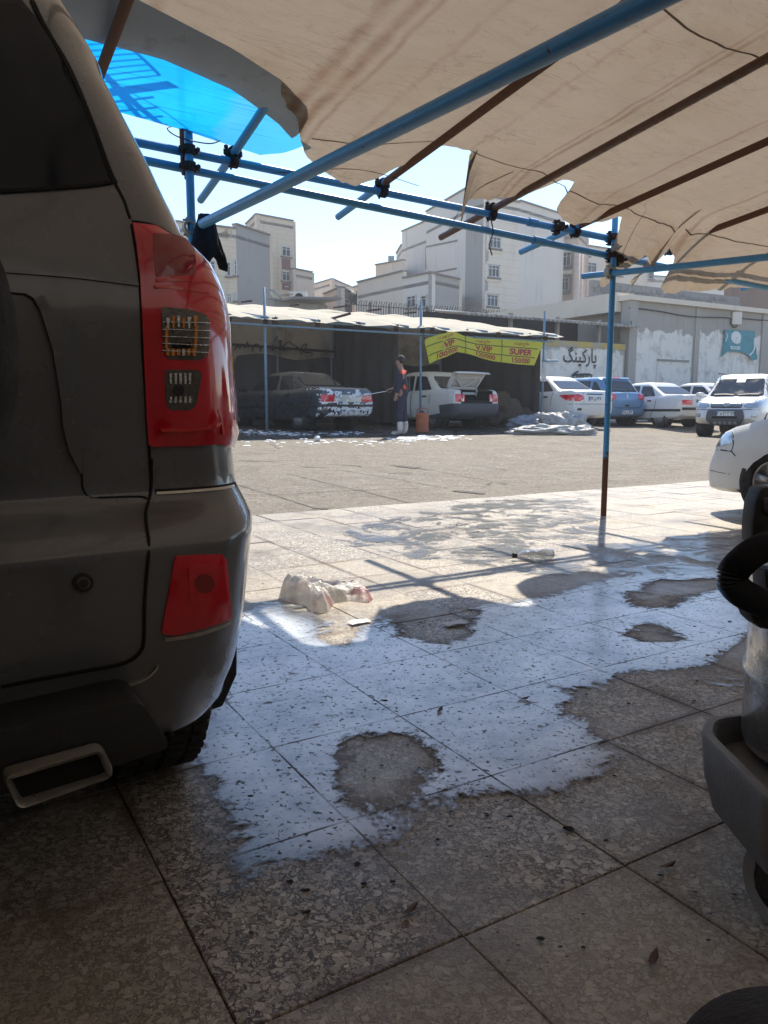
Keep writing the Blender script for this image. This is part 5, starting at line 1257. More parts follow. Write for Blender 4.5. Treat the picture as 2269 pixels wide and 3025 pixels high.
# ---- white car whose nose stands at the edge of the apron
S8 = dict(hw=.81, st=[(-1.97, .46, .80, .70), (-1.9, .3, .95, .77), (-1.3, .24, .97, .805), (-.8, .2, .92, .81), (.65, .18, .90, .81), (.95, .17, .885, .805), (1.25, .17, .84, .80), (1.5, .17, .785, .79), (1.70, .165, .735, .77), (1.82, .165, .69, .74), (1.88, .165, .62, .715), (1.915, .17, .545, .70), (1.955, .18, .52, .67), (1.985, .20, .505, .62), (1.998, .235, .48, .57)],
          cabin=(-1.5, .95, .72, .90, -1.0, .30, .60, 1.46), wheels=(1.28, -1.05, .30), spokes=6)
hd = rot(W, -3)
nc = Car('hatchback_car', 'scuffed white hatchback with its nose at the edge of the tiled apron', 'car', S8, M_WHT2, Vector((0, 0, 0)), hd)
PN = Vector((3.12, 6.05, 0)) - hd * 1.28 - Vector((-hd.y, hd.x, 0)) * .72; nc.t.location = (PN.x, PN.y, 0.0)
c = nc
c.glass([[(-.30, .97), (.76, .97), (.40, 1.32), (-.28, 1.34)], [(-1.1, .98), (-.40, .97), (-.36, 1.34), (-.9, 1.32)]], rear=1.02)
for e in (1, -1):
    c.p('headlamp', [(1.66, .60), (1.78, .575), (1.895, .555), (1.87, .61), (1.80, .675), (1.70, .705)], 'side', e, M_HEAD, off=.006, r=.02, grid=.04)
    c.line('bumper_gap', [(1.615, .50), (1.66, .535), (1.78, .54), (1.905, .53)], 'side', e, .009); c.line('lamp_gap', [(1.69, .715), (1.65, .60), (1.66, .54)], 'side', e, .007)
    c.line('bumper_crease', [(1.66, .345), (1.80, .35), (1.97, .36)], 'side', e, .004)
    for x in (.80, -.36): c.line('door_seam', [(x, .28), (x, .90)], 'side', e, .012)
c.both('headlamp', [(.40, .56), (.66, .57), (.66, .66), (.40, .65)], 'end', 1, M_HEAD, off=.006, r=.02)
c.p('grille', [(-.34, .56), (.34, .56), (.34, .62), (-.34, .62)], 'end', 1, M_BLK, off=.006, r=.02); c.mirror(.75, .98); c.handles([(0, .8)])
# ================================================================== WASHING SHED ACROSS THE YARD
SW_, SZ = 16.1, 2.82
M_SPOST = pipe_mat('shed_post_paint', (.16, .26, .36), wear=.58)
M_CREAM = None
def cream():
    n = NT('cream_roof_canvas'); pos = n.geo()
    c = n.mix(n.noise(pos, 1.2, 6, .6), (.62, .56, .44), (.78, .72, .60)); c = n.mix(n.map(n.noise(pos, .5, 6, .7), .55, .75, 0, .5), c, (.40, .35, .27))
    df = n.n('ShaderNodeBsdfDiffuse'); n.l(c, df.inputs[0]); tl = n.n('ShaderNodeBsdfTranslucent'); n.l(n.mix(.3, c, (.45, .40, .33)), tl.inputs[0])
    bp = n.bump(n.noise(pos, 5, 5), .5, .05); n.l(bp, df.inputs['Normal'])
    s = n.n('ShaderNodeMixShader'); s.inputs[0].default_value = .22; n.l(df.outputs[0], s.inputs[1]); n.l(tl.outputs[0], s.inputs[2]); return n.finish(s)
M_CREAM = cream()
g_ = lambda a, b: gz(*uw(a, b)[:2])
shed = thing('washing_shed', 'scaffold washing shed with pale canvas roof and dark curtained interior across the yard', 'shed', uw(10.66, SW_, g_(10.66, SW_)))
PU = [2.4, 6.54, 10.66, 14.71]
for a in PU: MB().tube([uw(a, SW_, g_(a, SW_) - .03), uw(a, SW_, 3.5)], .03, 10).build('post', M_SPOST, shed, True)
for a in PU + [8.9]: MB().tube([uw(a, 21.0, .35), uw(a, 21.0, 3.72)], .03, 8).build('post', M_SPOST, shed, True)
for b, z in ((SW_ - .05, SZ), (SW_ - .05, SZ - .13), (SW_ + .06, SZ + .04)): MB().tube([uw(1.2, b, z + .015), uw(8.3, b, z - .01), uw(15.0, b, z)], .028, 10).build('beam', M_SPOST, shed, True)
MB().tube([uw(2, 20.95, 3.70), uw(15, 20.95, 3.70)], .028, 8).build('beam', M_SPOST, shed, True)
MB().tube([uw(6.9, 20.9, 2.66), uw(12.4, 20.9, 2.52)], .035, 8).build('beam', M_CLAMP, shed, True)
for a in [2.9 + 1.2 * k for k in range(11)]:
    MB().tube([uw(a, SW_ - .3, SZ + .00), uw(a, 21.3, 3.72)], .024, 8).build('rafter', M_SPOST, shed, True)
rr = random.Random(5)
for a in PU + [3.6 + k * 1.05 for k in range(11)]:
    m = MB(); c0 = uw(a, SW_ - .06, SZ - .03); m.box(c0, (.11, .09, .14)); m.box(c0 + U * .05 + Z * .05, (.05, .13, .05)); m.tube([c0 - W * .05 - Z * .08, c0 - W * .05 + Z * .09], .014, 6); m.build('coupler', M_CLAMP, shed)
# roof canvas, sagging between the rafters
V = []; Fc = []; na_, nb_ = 90, 14
for i in range(na_):
    a = 1.4 + (15.25 - 1.4) * i / (na_ - 1)
    for j in range(nb_):
        t = j / (nb_ - 1); b = SW_ - .22 + (21.35 - SW_ + .22) * t
        z = SZ + .045 + (3.80 - SZ - .02) * t + .035 * math.sin((a - 2.9) / 1.2 * 2 * math.pi - 1.57) * (.6 + .4 * math.sin(t * 9)) + .04 * noise.noise(Vector((a * 1.3, b * 1.1, 2)))
        if j == 0: z -= .06 + .03 * noise.noise(Vector((a * 5, 0, 1)))
        V.append(uw(a, b, z))
for i in range(na_ - 1):
    for j in range(nb_ - 1): Fc.append((i * nb_ + j, (i + 1) * nb_ + j, (i + 1) * nb_ + j + 1, i * nb_ + j + 1))
mk('roof', V, Fc, M_CREAM, shed, True)
for a, b, l, z in ((7.7, 20.6, .55, 3.78), (9.2, 20.7, .4, 3.8), (10.5, 20.5, .8, 3.8), (11.7, 20.6, .7, 3.8), (8.3, 16.4, .9, 2.95), (13.0, 20.6, .6, 3.8)):
    p0 = uw(a, b, z); MB().tube([p0, p0 - W * l * .9 + U * .1 + Z * (.05 if z < 3 else -.02)], .03, 8).build('roof_pole', M_CLAMP, shed, True)
M_CURT = surf('black_curtain', (.06, .061, .066), .7, var=.4, scale=.8, bump=.6, bscale=3, bdist=.05, dirt=(.06, .056, .052), dscale=.9)
M_CANV = surf('grey_canvas', (.34, .315, .28), .9, var=.25, scale=1.5, bump=.5, bscale=4, bdist=.04, dirt=(.08, .075, .07), dscale=1.2, dlo=.45, dhi=.7)
def curtain(name, A, B, z0, z1, mat, fold=.06, n=70, rows=6, fr=9.0, hemf=None):
    V = []; Fc = []; d = (B - A); d.z = 0; nn = Vector((-d.y, d.x, 0)).normalized(); L_ = d.length
    for i in range(n):
        s = i / (n - 1)
        for j in range(rows):
            t = j / (rows - 1); p = A + d * s; zz0 = z0(s) if callable(z0) else z0; zz1 = z1(s) if callable(z1) else z1
            p = p + nn * fold * (math.sin(s * L_ * fr + 1.3 * math.sin(s * L_ * 2.1)) * (.5 + .5 * t) + .6 * noise.noise(Vector((s * L_ * 1.5, t * 2, 3))))
            V.append(Vector((p.x, p.y, zz1 + (zz0 - zz1) * t)))
    for i in range(n - 1):
        for j in range(rows - 1): Fc.append((i * rows + j, i * rows + j + 1, (i + 1) * rows + j + 1, (i + 1) * rows + j))
    return mk(name, V, Fc, mat, shed, True)
curtain('back_curtain', uw(1.6, 21.15), uw(15.0, 21.15), .40, 2.62, M_CURT, .05, 120)
vl = curtain('canvas_valance', uw(1.6, 21.05), uw(15.0, 21.05), lambda s: 2.50 - .25 * s + .06 * math.sin(s * 40) - (.25 if s < .45 else 0), 3.74, M_CANV, .03, 120, fr=5)
curtain('side_curtain', uw(14.75, SW_ + .15), uw(14.75, 21.1), .45, lambda s: 2.75 + .85 * s, M_CURT, .05, 50)
curtain('side_curtain', uw(1.6, SW_ + .15), uw(1.6, 21.1), .45, lambda s: 2.75 + .85 * s, M_CURT, .05, 50)
curtain('dividing_curtain', uw(10.75, SW_ + 1.2), uw(10.75, 21.0), .5, lambda s: 2.85 + .8 * s, M_CURT, .07, 50)
# brush lettering on the canvas valance
def stroke_on(pl, wd, plane_pt, nrm, zf, mat, parent, name='painted_stroke', lift=.05):
    pts = [onplane(*zf(*p), plane_pt, nrm) - nrm * lift for p in pl]; pts = catmull(pts, 4); vs = []; fs = []
    for i, p in enumerate(pts):
        d = (pts[min(i + 1, len(pts) - 1)] - pts[max(i - 1, 0)]).normalized(); b = d.cross(nrm).normalized() * wd / 2; vs += [p - b, p + b]
    fs = [(2 * i, 2 * i + 1, 2 * i + 3, 2 * i + 2) for i in range(len(pts) - 1)]
    return mk(name, vs, fs, mat, parent)
z4 = lambda x, y: (640 + x * .3617, 900 + y * .3617); z5 = lambda x, y: (1100 + x * .3617, 900 + y * .3617); z6 = lambda x, y: (1600 + x * .4033, 900 + y * .4033)
z7 = lambda x, y: (500 + x * .4822, 600 + y * .4822); z8 = lambda x, y: (1150 + x * .4219, 580 + y * .4219)
M_BRUSH = surf('brush_paint', (.022, .022, .024), .8, bump=0)
VP = uw(8, 21.0)
for pl in ([(140, 375), (165, 335), (182, 358), (205, 325), (225, 352), (248, 305), (252, 355)], [(288, 385), (290, 345), (320, 322), (352, 345), (350, 385)], [(512, 230), (515, 300), (515, 372)], [(472, 300), (490, 260), (530, 245)], [(515, 372), (540, 340), (580, 305), (620, 330), (662, 352), (600, 360), (540, 372)], [(690, 412), (680, 380), (700, 335), (730, 322), (720, 350), (700, 385), (770, 395), (768, 425)], [(452, 330), (450, 380)]):
    stroke_on(pl, .035, VP, W, z4, M_BRUSH, vl)
for pl in ([(1090, 310), (1112, 282), (1140, 305), (1115, 335), (1090, 310)], [(1092, 325), (1130, 318)]): stroke_on(pl, .03, VP, W, z4, M_BRUSH, vl)
# lamp and loose cable ends
MB().box(onplane(*z4(532, 250), VP - W * .3, W), (.22, .12, .26)).build('lamp_box', M_CANV, shed)

# yellow price banner tied to the front beams
BW = W * (SW_ - .16)
topc = [(425, 292), (445, 275), (560, 238), (650, 216), (700, 232), (760, 258), (840, 276), (1000, 280), (1200, 290), (1400, 306)]
botc = [(465, 482), (480, 475), (560, 440), (640, 405), (700, 384), (760, 398), (860, 428), (1000, 462), (1180, 488), (1330, 496)]
def ban(s, t, lift=0.0):
    a = catmull_at(topc, s); b = catmull_at(botc, s); p = (a[0] + (b[0] - a[0]) * t, a[1] + (b[1] - a[1]) * t)
    P = onplane(*z5(*p), BW, W); return P - W * (lift + .03 * math.sin(s * 23) * (.4 + t) + (.10 * math.exp(-((s - .25) / .05) ** 2)))
def catmull_at(tab, s):
    n = len(tab) - 1; x = s * n; i = min(int(x), n - 1); f = x - i
    return (tab[i][0] + (tab[i + 1][0] - tab[i][0]) * f, tab[i][1] + (tab[i + 1][1] - tab[i][1]) * f)
def yel():
    n = NT('yellow_vinyl'); co = n.geo(); c = n.mix(n.noise(co, 1.6, 5), (.76, .74, .07), (.86, .82, .16)); c = n.mix(n.map(n.noise(co, .9, 5), .55, .7, 0, .7), c, (.88, .78, .04))
    c = n.mix(n.map(n.noise(co, 7, 6), .6, .75, 0, .3), c, (.3, .28, .12))
    df = n.n('ShaderNodeBsdfDiffuse'); n.l(c, df.inputs[0]); tl = n.n('ShaderNodeBsdfTranslucent'); n.l(c, tl.inputs[0]); s = n.n('ShaderNodeMixShader'); s.inputs[0].default_value = .45; n.l(df.outputs[0], s.inputs[1]); n.l(tl.outputs[0], s.inputs[2]); return n.finish(s)
nb, nr = 90, 8; V = [ban(i / (nb - 1), j / (nr - 1)) for i in range(nb) for j in range(nr)]
Fc = [(i * nr + j, i * nr + j + 1, (i + 1) * nr + j + 1, (i + 1) * nr + j) for i in range(nb - 1) for j in range(nr - 1)]
banner = tag(mk('banner', V, Fc, yel(), smooth_=True), 'yellow vinyl price banner with red lettering hung on the washing shed front', 'banner')
M_RPRINT = surf('red_print', (.36, .016, .035), .6, var=.15, bump=0); M_LINE = surf('black_tape', (.02, .02, .02), .6, bump=0)
# s along the banner -> the three panels; text laid into banner space
SX = lambda x: interp(x, [(q[0], i / (len(topc) - 1)) for i, q in enumerate(topc)])
def ban_text(txt, xc, t0, t1, wd, bold=.0, name='lettering', col=None):
    me = text_mesh(txt, 1.0, 0.0, bold=bold); xs = [v.co.x for v in me.vertices]; ys = [v.co.y for v in me.vertices]
    x0, x1, y0, y1 = min(xs), max(xs), min(ys), max(ys)
    for v in me.vertices:
        px = xc - wd / 2 + (v.co.x - x0) / (x1 - x0) * wd; t = t1 - (v.co.y - y0) / (y1 - y0) * (t1 - t0); v.co = ban(SX(px), t, .012)
    return link(name, me, col or M_RPRINT, banner)
NOBAT = '\ufe96\ufe91\ufeee\ufee7 \ufe9d\ufead\ufe8e\ufea7'
for xc, a, b, wa in ((598, 'VIP', '100/000', 100), (905, 'V.VIP', '120/000', 155), (1225, 'SUPER', '150/000', 205)):
    ban_text(NOBAT, xc - 5, .06, .25, 125, .018); ban_text(a, xc + (20 if wa == 100 else 0), .36, .62, wa, .035); ban_text(b, xc + 12, .73, .95, 180, .022)
def ban_line(pts, wd=.02):
    vs = []; dense = []
    for (s0, t0), (s1, t1) in zip(pts, pts[1:]):
        for k in range(12): dense.append((s0 + (s1 - s0) * k / 12, t0 + (t1 - t0) * k / 12))
    dense.append(pts[-1]); P = [ban(s, t, .008) for s, t in dense]
    for i, p in enumerate(P):
        d = (P[min(i + 1, len(P) - 1)] - P[max(i - 1, 0)]).normalized(); b = d.cross(W).normalized() * wd / 2; vs += [p - b, p + b]
    mk('ruled_line', vs, [(2 * i, 2 * i + 1, 2 * i + 3, 2 * i + 2) for i in range(len(P) - 1)], M_LINE, banner)
for t in (.31, .68): ban_line([(.02, t), (.5, t), (.985, t)])
for x in (758, 1058): ban_line([(SX(x), .01), (SX(x + 4), .5), (SX(x), .99)])
for s, t in ((.01, .05), (.995, .05), (.66, .0), (.5, .0)):
    p = ban(s, t); 
    MB().tube([p, uw(touw(p)[0], SW_ - .05, SZ)], .008, 5).build('tie', M_CABLE, banner)
# white rag and a stub pipe on the shed's end post
pr = onplane(*z5(1400, 470), W * (SW_ - .04), W)
o = mk('cloth', [pr + U * (.10 * (i / 5 - .5)) * (1 + .2 * j) - Z * (j * .13) - W * (.03 * math.sin(i * 2.2 + j)) for i in range(6) for j in range(5)], [(i * 5 + j, i * 5 + j + 1, (i + 1) * 5 + j + 1, (i + 1) * 5 + j) for i in range(5) for j in range(4)], surf('white_cloth', (.62, .60, .54), .9), smooth_=True)
tag(o, 'white cloth hung on the end post of the washing shed beside the banner', 'cloth')
MB().tube([onplane(*z5(1390, 460), W * (SW_ - .05), W), onplane(*z5(1515, 459), W * (SW_ - .05), W)], .03, 8).build('stub_pipe', M_SPOST, shed, True)
# ================================================================== WALLS AND BUILDINGS BEHIND THE YARD
def plaster(name, c, c2, stain, scale=.35, st=.55, rough=.92, courses=None):
    n = NT(name); pos = n.geo(); b = n.mix(n.noise(pos, scale, 6, .65), c, c2)
    mp = n.n('ShaderNodeMapping'); n.l(pos, mp.inputs[0]); mp.inputs['Scale'].default_value = (1.2, 1.2, .18)
    s = n.map(n.noise(mp.outputs[0], 1.1, 7, .7), st, st + .18, 0, .6); b = n.mix(s, b, stain)
    b = n.mix(n.map(n.noise(pos, 3.5, 6, .7), .6, .72, 0, .35), b, mul(stain, .8))
    h = n.noise(pos, 12, 5, .6)
    if courses:
        sx = n.n('ShaderNodeSeparateXYZ'); n.l(pos, sx.inputs[0]); fz = n.math('FRACT', n.math('DIVIDE', sx.outputs[2], courses)); ln = n.map(n.math('ABSOLUTE', n.math('SUBTRACT', fz, .5)), .44, .48, 0, 1)
        b = n.mix(n.math('MULTIPLY', ln, .35), b, mul(c, .55)); h = n.math('SUBTRACT', h, ln)
    p = n.pbr(Base_Color=b, Roughness=rough, Specular_IOR_Level=.2); n.l(n.bump(h, .4, .02), p.inputs['Normal']); return n.finish(p)
P_BEIGE = plaster('beige_brickwork', (.66, .54, .40), (.73, .61, .46), (.46, .37, .28), courses=.35)
P_PINK = plaster('pink_stone', (.62, .47, .37), (.69, .54, .43), (.43, .32, .26), courses=.5)
P_STONE = plaster('pale_stone_courses', (.72, .63, .52), (.78, .69, .57), (.50, .44, .37), courses=.45)
P_WHITE = plaster('pale_grey_render', (.66, .60, .53), (.73, .67, .59), (.46, .42, .37))
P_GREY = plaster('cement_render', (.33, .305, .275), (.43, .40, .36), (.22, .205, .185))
P_DGREY = plaster('dark_cement', (.25, .23, .21), (.33, .305, .28), (.16, .15, .14))
P_CREAM2 = plaster('cream_render', (.66, .57, .46), (.73, .63, .51), (.44, .38, .31))
M_COP = surf('coping', (.22, .20, .18), .9, var=.3, bump=.2)
M_WFRM = surf('white_frame', (.60, .59, .56), .5, var=.1, bump=0); M_BRPAN = surf('brown_panel', (.20, .10, .085), .7, var=.2, bump=0)
M_PANE = glass_dark('window_pane', (.05, .06, .07), .08)
class Bld:
    def __init__(s, name, label, pts, top, mats, depth=8, base=0.2, cat='building', group=None, coping=True):
        """pts: [(photo column, distance)] along the visible walls; top: roof height; mats per wall"""
        s.P = [at(px, HOR, Y) for px, Y in pts]; s.P = [Vector((p.x, p.y, 0)) for p in s.P]; s.top = top; s.base = base
        tops = top if isinstance(top, (list, tuple)) else [top] * (len(pts) - 1)
        s.t = thing(name, label, cat, (s.P[0].x, s.P[0].y, base), 0, group); s.w = []
        for i in range(len(pts) - 1):
            a, b = s.P[i], s.P[i + 1]; n = (b - a).cross(Z).normalized(); n = n if n.dot(a) < 0 else -n
            tp = tops[i]; m = MB(); m.prism([a + Z * base, b + Z * base, b + Z * tp, a + Z * tp], -n * .25); m.build('wall', mats[i % len(mats)], s.t); s.w.append((a, b, n))
            if coping: MB().bar(a + Z * (tp + .04) - n * .1, b + Z * (tp + .04) - n * .1, .42, .09).build('coping', M_COP, s.t)
        bk = [p + Vector((p.x, p.y, 0)).normalized() * depth for p in (s.P[0], s.P[-1])]; mt = min(tops)
        m = MB(); front = [p + Z * (mt - .35) for p in s.P]; m.prism(front + [bk[1] + Z * (mt - .35), bk[0] + Z * (mt - .35)], -Z * .2); m.build('roof', P_DGREY, s.t)
        for a, b, tp in ((s.P[0], bk[0], tops[0]), (s.P[-1], bk[1], tops[-1]), (bk[0], bk[1], mt)):
            n = (b - a).cross(Z).normalized(); MB().prism([a + Z * base - n * .03, b + Z * base - n * .03, b + Z * (tp - .02) - n * .03, a + Z * (tp - .02) - n * .03], n * .2).build('wall', mats[0], s.t)
    def pt(s, i, x, y, lift=0.0):
        a, b, n = s.w[i]; return onplane(x, y, a, n) + n * lift
    def rect(s, i, x0, y0, x1, y1, lift=0.0):
        """upright rectangle on wall i between two photo points"""
        a, b, n = s.w[i]; p = s.pt(i, x0, y0, lift); q = s.pt(i, x1, y1, lift); d = (b - a).normalized(); d = d if d.dot(q - p) > 0 else -d
        wd = (q - p).dot(d); return p, d, wd, p.z - q.z, n
    def window(s, i, x0, y0, x1, y1, panes=2, frame=None, sill=True, trim=None, pane=None):
        p, d, wd, ht, n = s.rect(i, x0, y0, x1, y1); fr = MB(); t = max(.05, wd * .035); c = p + d * wd / 2 - Z * ht / 2
        out = lambda u_, v_, l=0.0: p + d * u_ - Z * v_ + n * l
        for a, b in (((0, t / 2), (wd, t / 2)), ((0, ht - t / 2), (wd, ht - t / 2)), ((t / 2, 0), (t / 2, ht)), ((wd - t / 2, 0), (wd - t / 2, ht))): fr.bar(out(*a, .03), out(*b, .03), .10, t, up=n.cross(out(*b) - out(*a)))
        for k in range(1, panes): x = wd * k / panes; fr.bar(out(x, 0, .03), out(x, ht, .03), .08, t, up=d)
        fr.bar(out(0, ht * .28, .028), out(wd, ht * .28, .028), .07, t * .7)
        w_ = fr.build('window', frame or M_WFRM, s.t)
        for k in range(panes):
            MB().prism([out(wd * k / panes, 0, .004), out(wd * (k + 1) / panes, 0, .004), out(wd * (k + 1) / panes, ht, .004), out(wd * k / panes, ht, .004)], n * .012).build('pane', pane or M_PANE, w_)
        if sill: MB().bar(out(-.1, ht + .05, .07), out(wd + .1, ht + .05, .07), .2, .08).build('sill', M_COP, w_)
        if trim:
            tr = MB()
            for a, b in (((-.12, -.12), (wd + .12, -.12)), ((-.12, -.1), (-.12, ht + .2)), ((wd + .12, -.1), (wd + .12, ht + .2)), ((-.12, ht + .2), (wd + .12, ht + .2))): tr.bar(out(*a, .03), out(*b, .03), .1, .18, up=n.cross(out(*b) - out(*a)))
            tr.build('surround', trim, w_)
        return w_
    def panel(s, i, x0, y0, x1, y1, mat, name='panel', th=.03):
        p, d, wd, ht, n = s.rect(i, x0, y0, x1, y1); return MB().prism([p, p + d * wd, p + d * wd - Z * ht, p - Z * ht], n * th).build(name, mat, s.t)
GB = 'apartment buildings behind the yard'
# beige house with a blank cement gable
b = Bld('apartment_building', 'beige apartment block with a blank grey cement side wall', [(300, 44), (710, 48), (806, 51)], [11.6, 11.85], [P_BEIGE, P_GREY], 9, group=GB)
for r in ((218, 350, 282, 442, 2), (347, 360, 376, 450, 1), (395, 350, 414, 444, 1), (352, 555, 380, 616, 2), (400, 545, 414, 600, 1), (60, 350, 120, 442, 2)): b.window(0, *z7(r[0], r[1]), *z7(r[2], r[3]), r[4])
p = b.pt(0, *z7(290, 205)); q = b.pt(0, *z7(360, 150)); m = MB(); m.prism([Vector((p.x, p.y, p.z)), Vector((q.x, q.y, p.z - .1)), Vector((q.x, q.y, q.z))], Vector((0, 1.5, 0))); m.build('yellow_gable', surf('yellow_sheet', (.62, .52, .18), .7), b.t)
for x, y0, y1 in ((378, 172, 212), (405, 208, 218), (475, 190, 225)): a0 = b.pt(0, *z7(x, y1)); MB().tube([a0, Vector((a0.x, a0.y, a0.z + (y1 - y0) * .4822 / F * 48))], .05, 6).build('vent_pipe', M_ALU, b.t)
# taller tower behind
b = Bld('apartment_building', 'tall narrow beige tower with brown panels under its windows', [(740, 59), (770, 56), (875, 58)], 14.35, [P_PINK, P_BEIGE], 7, group=GB)
b.window(1, *z7(688, 263), *z7(741, 331), 2); b.panel(1, *z7(689, 337), *z7(742, 412), M_BRPAN); b.window(1, *z7(688, 415), *z7(739, 481), 2); b.panel(1, *z7(690, 487), *z7(741, 536), M_BRPAN); b.panel(1, *z7(708, 508), *z7(728, 516), M_WFRM, 'vent', .06)
b = Bld('apartment_building', 'low pale wing adjoining the narrow beige tower', [(874, 57.5), (927, 59)], 10.9, [P_CREAM2], 6, group=GB)
# low roofs and shacks between the blocks
b = Bld('low_building', 'low dark grey block with a flat slab roof and cluttered terrace', [(806, 42), (962, 44)], 6.6, [P_DGREY], 5, group='low buildings behind the shed')
a0 = b.pt(0, *z7(680, 596)); a1 = b.pt(0, *z7(975, 602)); MB().bar(a0 + b.w[0][2] * .6, a1 + b.w[0][2] * .6, 1.6, .12).build('slab', M_COP, b.t)
for x0, y0, x1, y1 in ((645, 505, 700, 590), (668, 508, 745, 575), (690, 515, 755, 585)): MB().bar(b.pt(0, *z7(x0, y0)) - b.w[0][2], b.pt(0, *z7(x1, y1)) - b.w[0][2], .08, .06).build('stair_rail', M_ALU, b.t)
for k in range(9): q = b.pt(0, *z7(650 + k * 10, 520 + k * 7)) - b.w[0][2]; MB().bar(q, q - Z * .9, .05, .05).build('baluster', M_ALU, b.t)
q = b.pt(0, *z7(820, 575)) - b.w[0][2] * .5; ac_ = MB().box(q, (.95, .4, .65)).build('air_conditioner', P_WHITE, b.t); MB().lathe([(.24, -.02), (.24, .02)], q + Vector((.05, -.21, 0)), 'y', 18).build('fan_grille', M_GAP, ac_)
MB().bar(b.pt(0, *z7(750, 548)) - b.w[0][2], b.pt(0, *z7(840, 556)) - b.w[0][2], 1.0, .06).build('sheet_roof', P_GREY, b.t)
b.panel(0, *z7(775, 610), *z7(905, 660), P_GREY, 'panel', .04)
b = Bld('low_building', 'distant long cream building with a plain parapet', [(915, 74), (985, 70), (1075, 78)], 12.2, [P_CREAM2], 8, group='low buildings behind the shed')
b = Bld('low_building', 'small cement house with one window and a dark tank on its roof', [(961, 53), (1010, 50), (1036, 52)], 8.45, [P_PINK, P_GREY], 5, group='low buildings behind the shed')
b.window(1, *z7(1070, 580), *z7(1100, 624), 1)
q = b.pt(0, *z7(1060, 546)) + Vector((0, 3, -.3)); MB().lathe([(1.0, 0), (1.0, .35), (.85, .65), (.5, .85), (.1, .92)], q, 'z', 18).build('water_tank', surf('tank_dark', (.045, .045, .045), .7), b.t, True)
b = Bld('low_building', 'long grey wall of the house plot beneath the picket railing', [(930, 43), (1560, 41)], 5.6, [P_DGREY], 4, group='low buildings behind the shed')
# stepped white block
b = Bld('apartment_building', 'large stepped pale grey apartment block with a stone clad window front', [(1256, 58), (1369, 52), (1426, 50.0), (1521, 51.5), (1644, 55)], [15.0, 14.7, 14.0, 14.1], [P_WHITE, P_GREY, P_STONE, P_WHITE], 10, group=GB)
for r in ((697, 278, 775, 370), (690, 478, 766, 572), (682, 685, 756, 775)): b.window(2, *z8(r[0], r[1]), *z8(r[2], r[3]), 3, trim=P_STONE)
for pl in ([(258, 355), (480, 310)], [(255, 360), (258, 510)], [(255, 545), (475, 505)]): stroke_on([(pl[0]), ((pl[0][0] + pl[1][0]) / 2, (pl[0][1] + pl[1][1]) / 2), pl[1]], .12, b.w[0][0], -b.w[0][2], z8, M_COP, b.t, 'render_joint', .03)
for x in (820, 850): q = b.pt(2, *z8(x, 150)) + Vector((0, 1.5, 0)); MB().tube([q - Z * .8, q + Z * 1.1], .18, 10).build('flue', M_ALU, b.t, True)
q0 = b.pt(3, *z8(900, 165)); q1 = b.pt(3, *z8(1190, 205)); MB().prism([q0 + Vector((0, 2, -1)), q1 + Vector((0, 2, -1)), q1 + Vector((0, 2, .5)), q0 + Vector((0, 2, .9))], Vector((0, .3, 0))).build('parapet', P_WHITE, b.t)
b = Bld('apartment_building', 'pale grey rear wing stepping down from the large block', [(1171, 66), (1186, 62.5), (1257, 59)], [13.6, 14.6], [P_CREAM2, P_WHITE], 6, group=GB)
b = Bld('apartment_building', 'lower cream terrace house with a rusty balcony parapet', [(1048, 62), (1110, 60), (1190, 58)], [10.3, 11.6], [P_CREAM2, P_CREAM2], 6, group=GB)
q0 = b.pt(1, *z7(1370, 432)); q1 = b.pt(1, *z7(1530, 470)); 
MB().prism([b.pt(1, *z7(1365, 440)) , b.pt(1, *z7(1425, 432)), b.pt(1, *z7(1425, 470)), b.pt(1, *z7(1365, 478))], b.w[1][2] * .5).build('balcony', P_PINK, b.t)
for x in (1352, 1368): q = b.pt(1, *z7(x, 385)); MB().tube([q - Z * .9 + Vector((0, 1, 0)), q + Z * .9 + Vector((0, 1, 0))], .14, 8).build('flue', M_ALU, b.t)
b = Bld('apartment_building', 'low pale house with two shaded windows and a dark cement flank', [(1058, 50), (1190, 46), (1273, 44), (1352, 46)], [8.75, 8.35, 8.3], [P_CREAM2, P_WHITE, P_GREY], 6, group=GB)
b.window(1, *z8(128, 702), *z8(190, 775), 2); b.window(1, *z8(225, 698), *z8(265, 775), 1)
# pink stone block and the far cream one
b = Bld('apartment_building', 'narrow pink stone block with framed windows and corner pilasters', [(1645, 58), (1692, 57.5), (1716, 60)], 13.6, [P_PINK, P_PINK], 8, group=GB)
for r in ((1215, 395, 1270, 488), (1205, 572, 1256, 660)): b.window(0, *z8(r[0], r[1]), *z8(r[2], r[3]), 2, trim=surf('stone_trim', (.30, .25, .21), .85))
b.panel(0, *z8(1178, 525), *z8(1285, 545), P_STONE, 'cornice', .25); b.panel(0, *z8(1178, 350), *z8(1290, 392), P_STONE, 'cornice', .3)
for x in (1296, 1318): q = b.pt(1, *z8(x, 400)); MB().tube([q + b.w[1][2] * .2, Vector((q.x, q.y, .5)) + b.w[1][2] * .2], .25, 10).build('pilaster', P_PINK, b.t, True)
b = Bld('apartment_building', 'wide cream block with small windows beyond the block wall', [(1706, 64), (1890, 68)], 13.9, [P_CREAM2], 8, group=GB)
for r in ((1375, 380, 1400, 420), (1380, 458, 1446, 540), (1560, 486, 1626, 560), (1372, 628, 1385, 700)): b.window(0, *z8(r[0], r[1]), *z8(r[2], r[3]), 2)
b = Bld('apartment_building', 'plain pale block showing beneath the torn tarpaulin edge', [(1872, 74), (2330, 80)], [13.2], [P_WHITE], 8, group=GB)
for x in (1900, 1985, 2070, 2160): b.window(0, x, 790, x + 30, 825, 2)
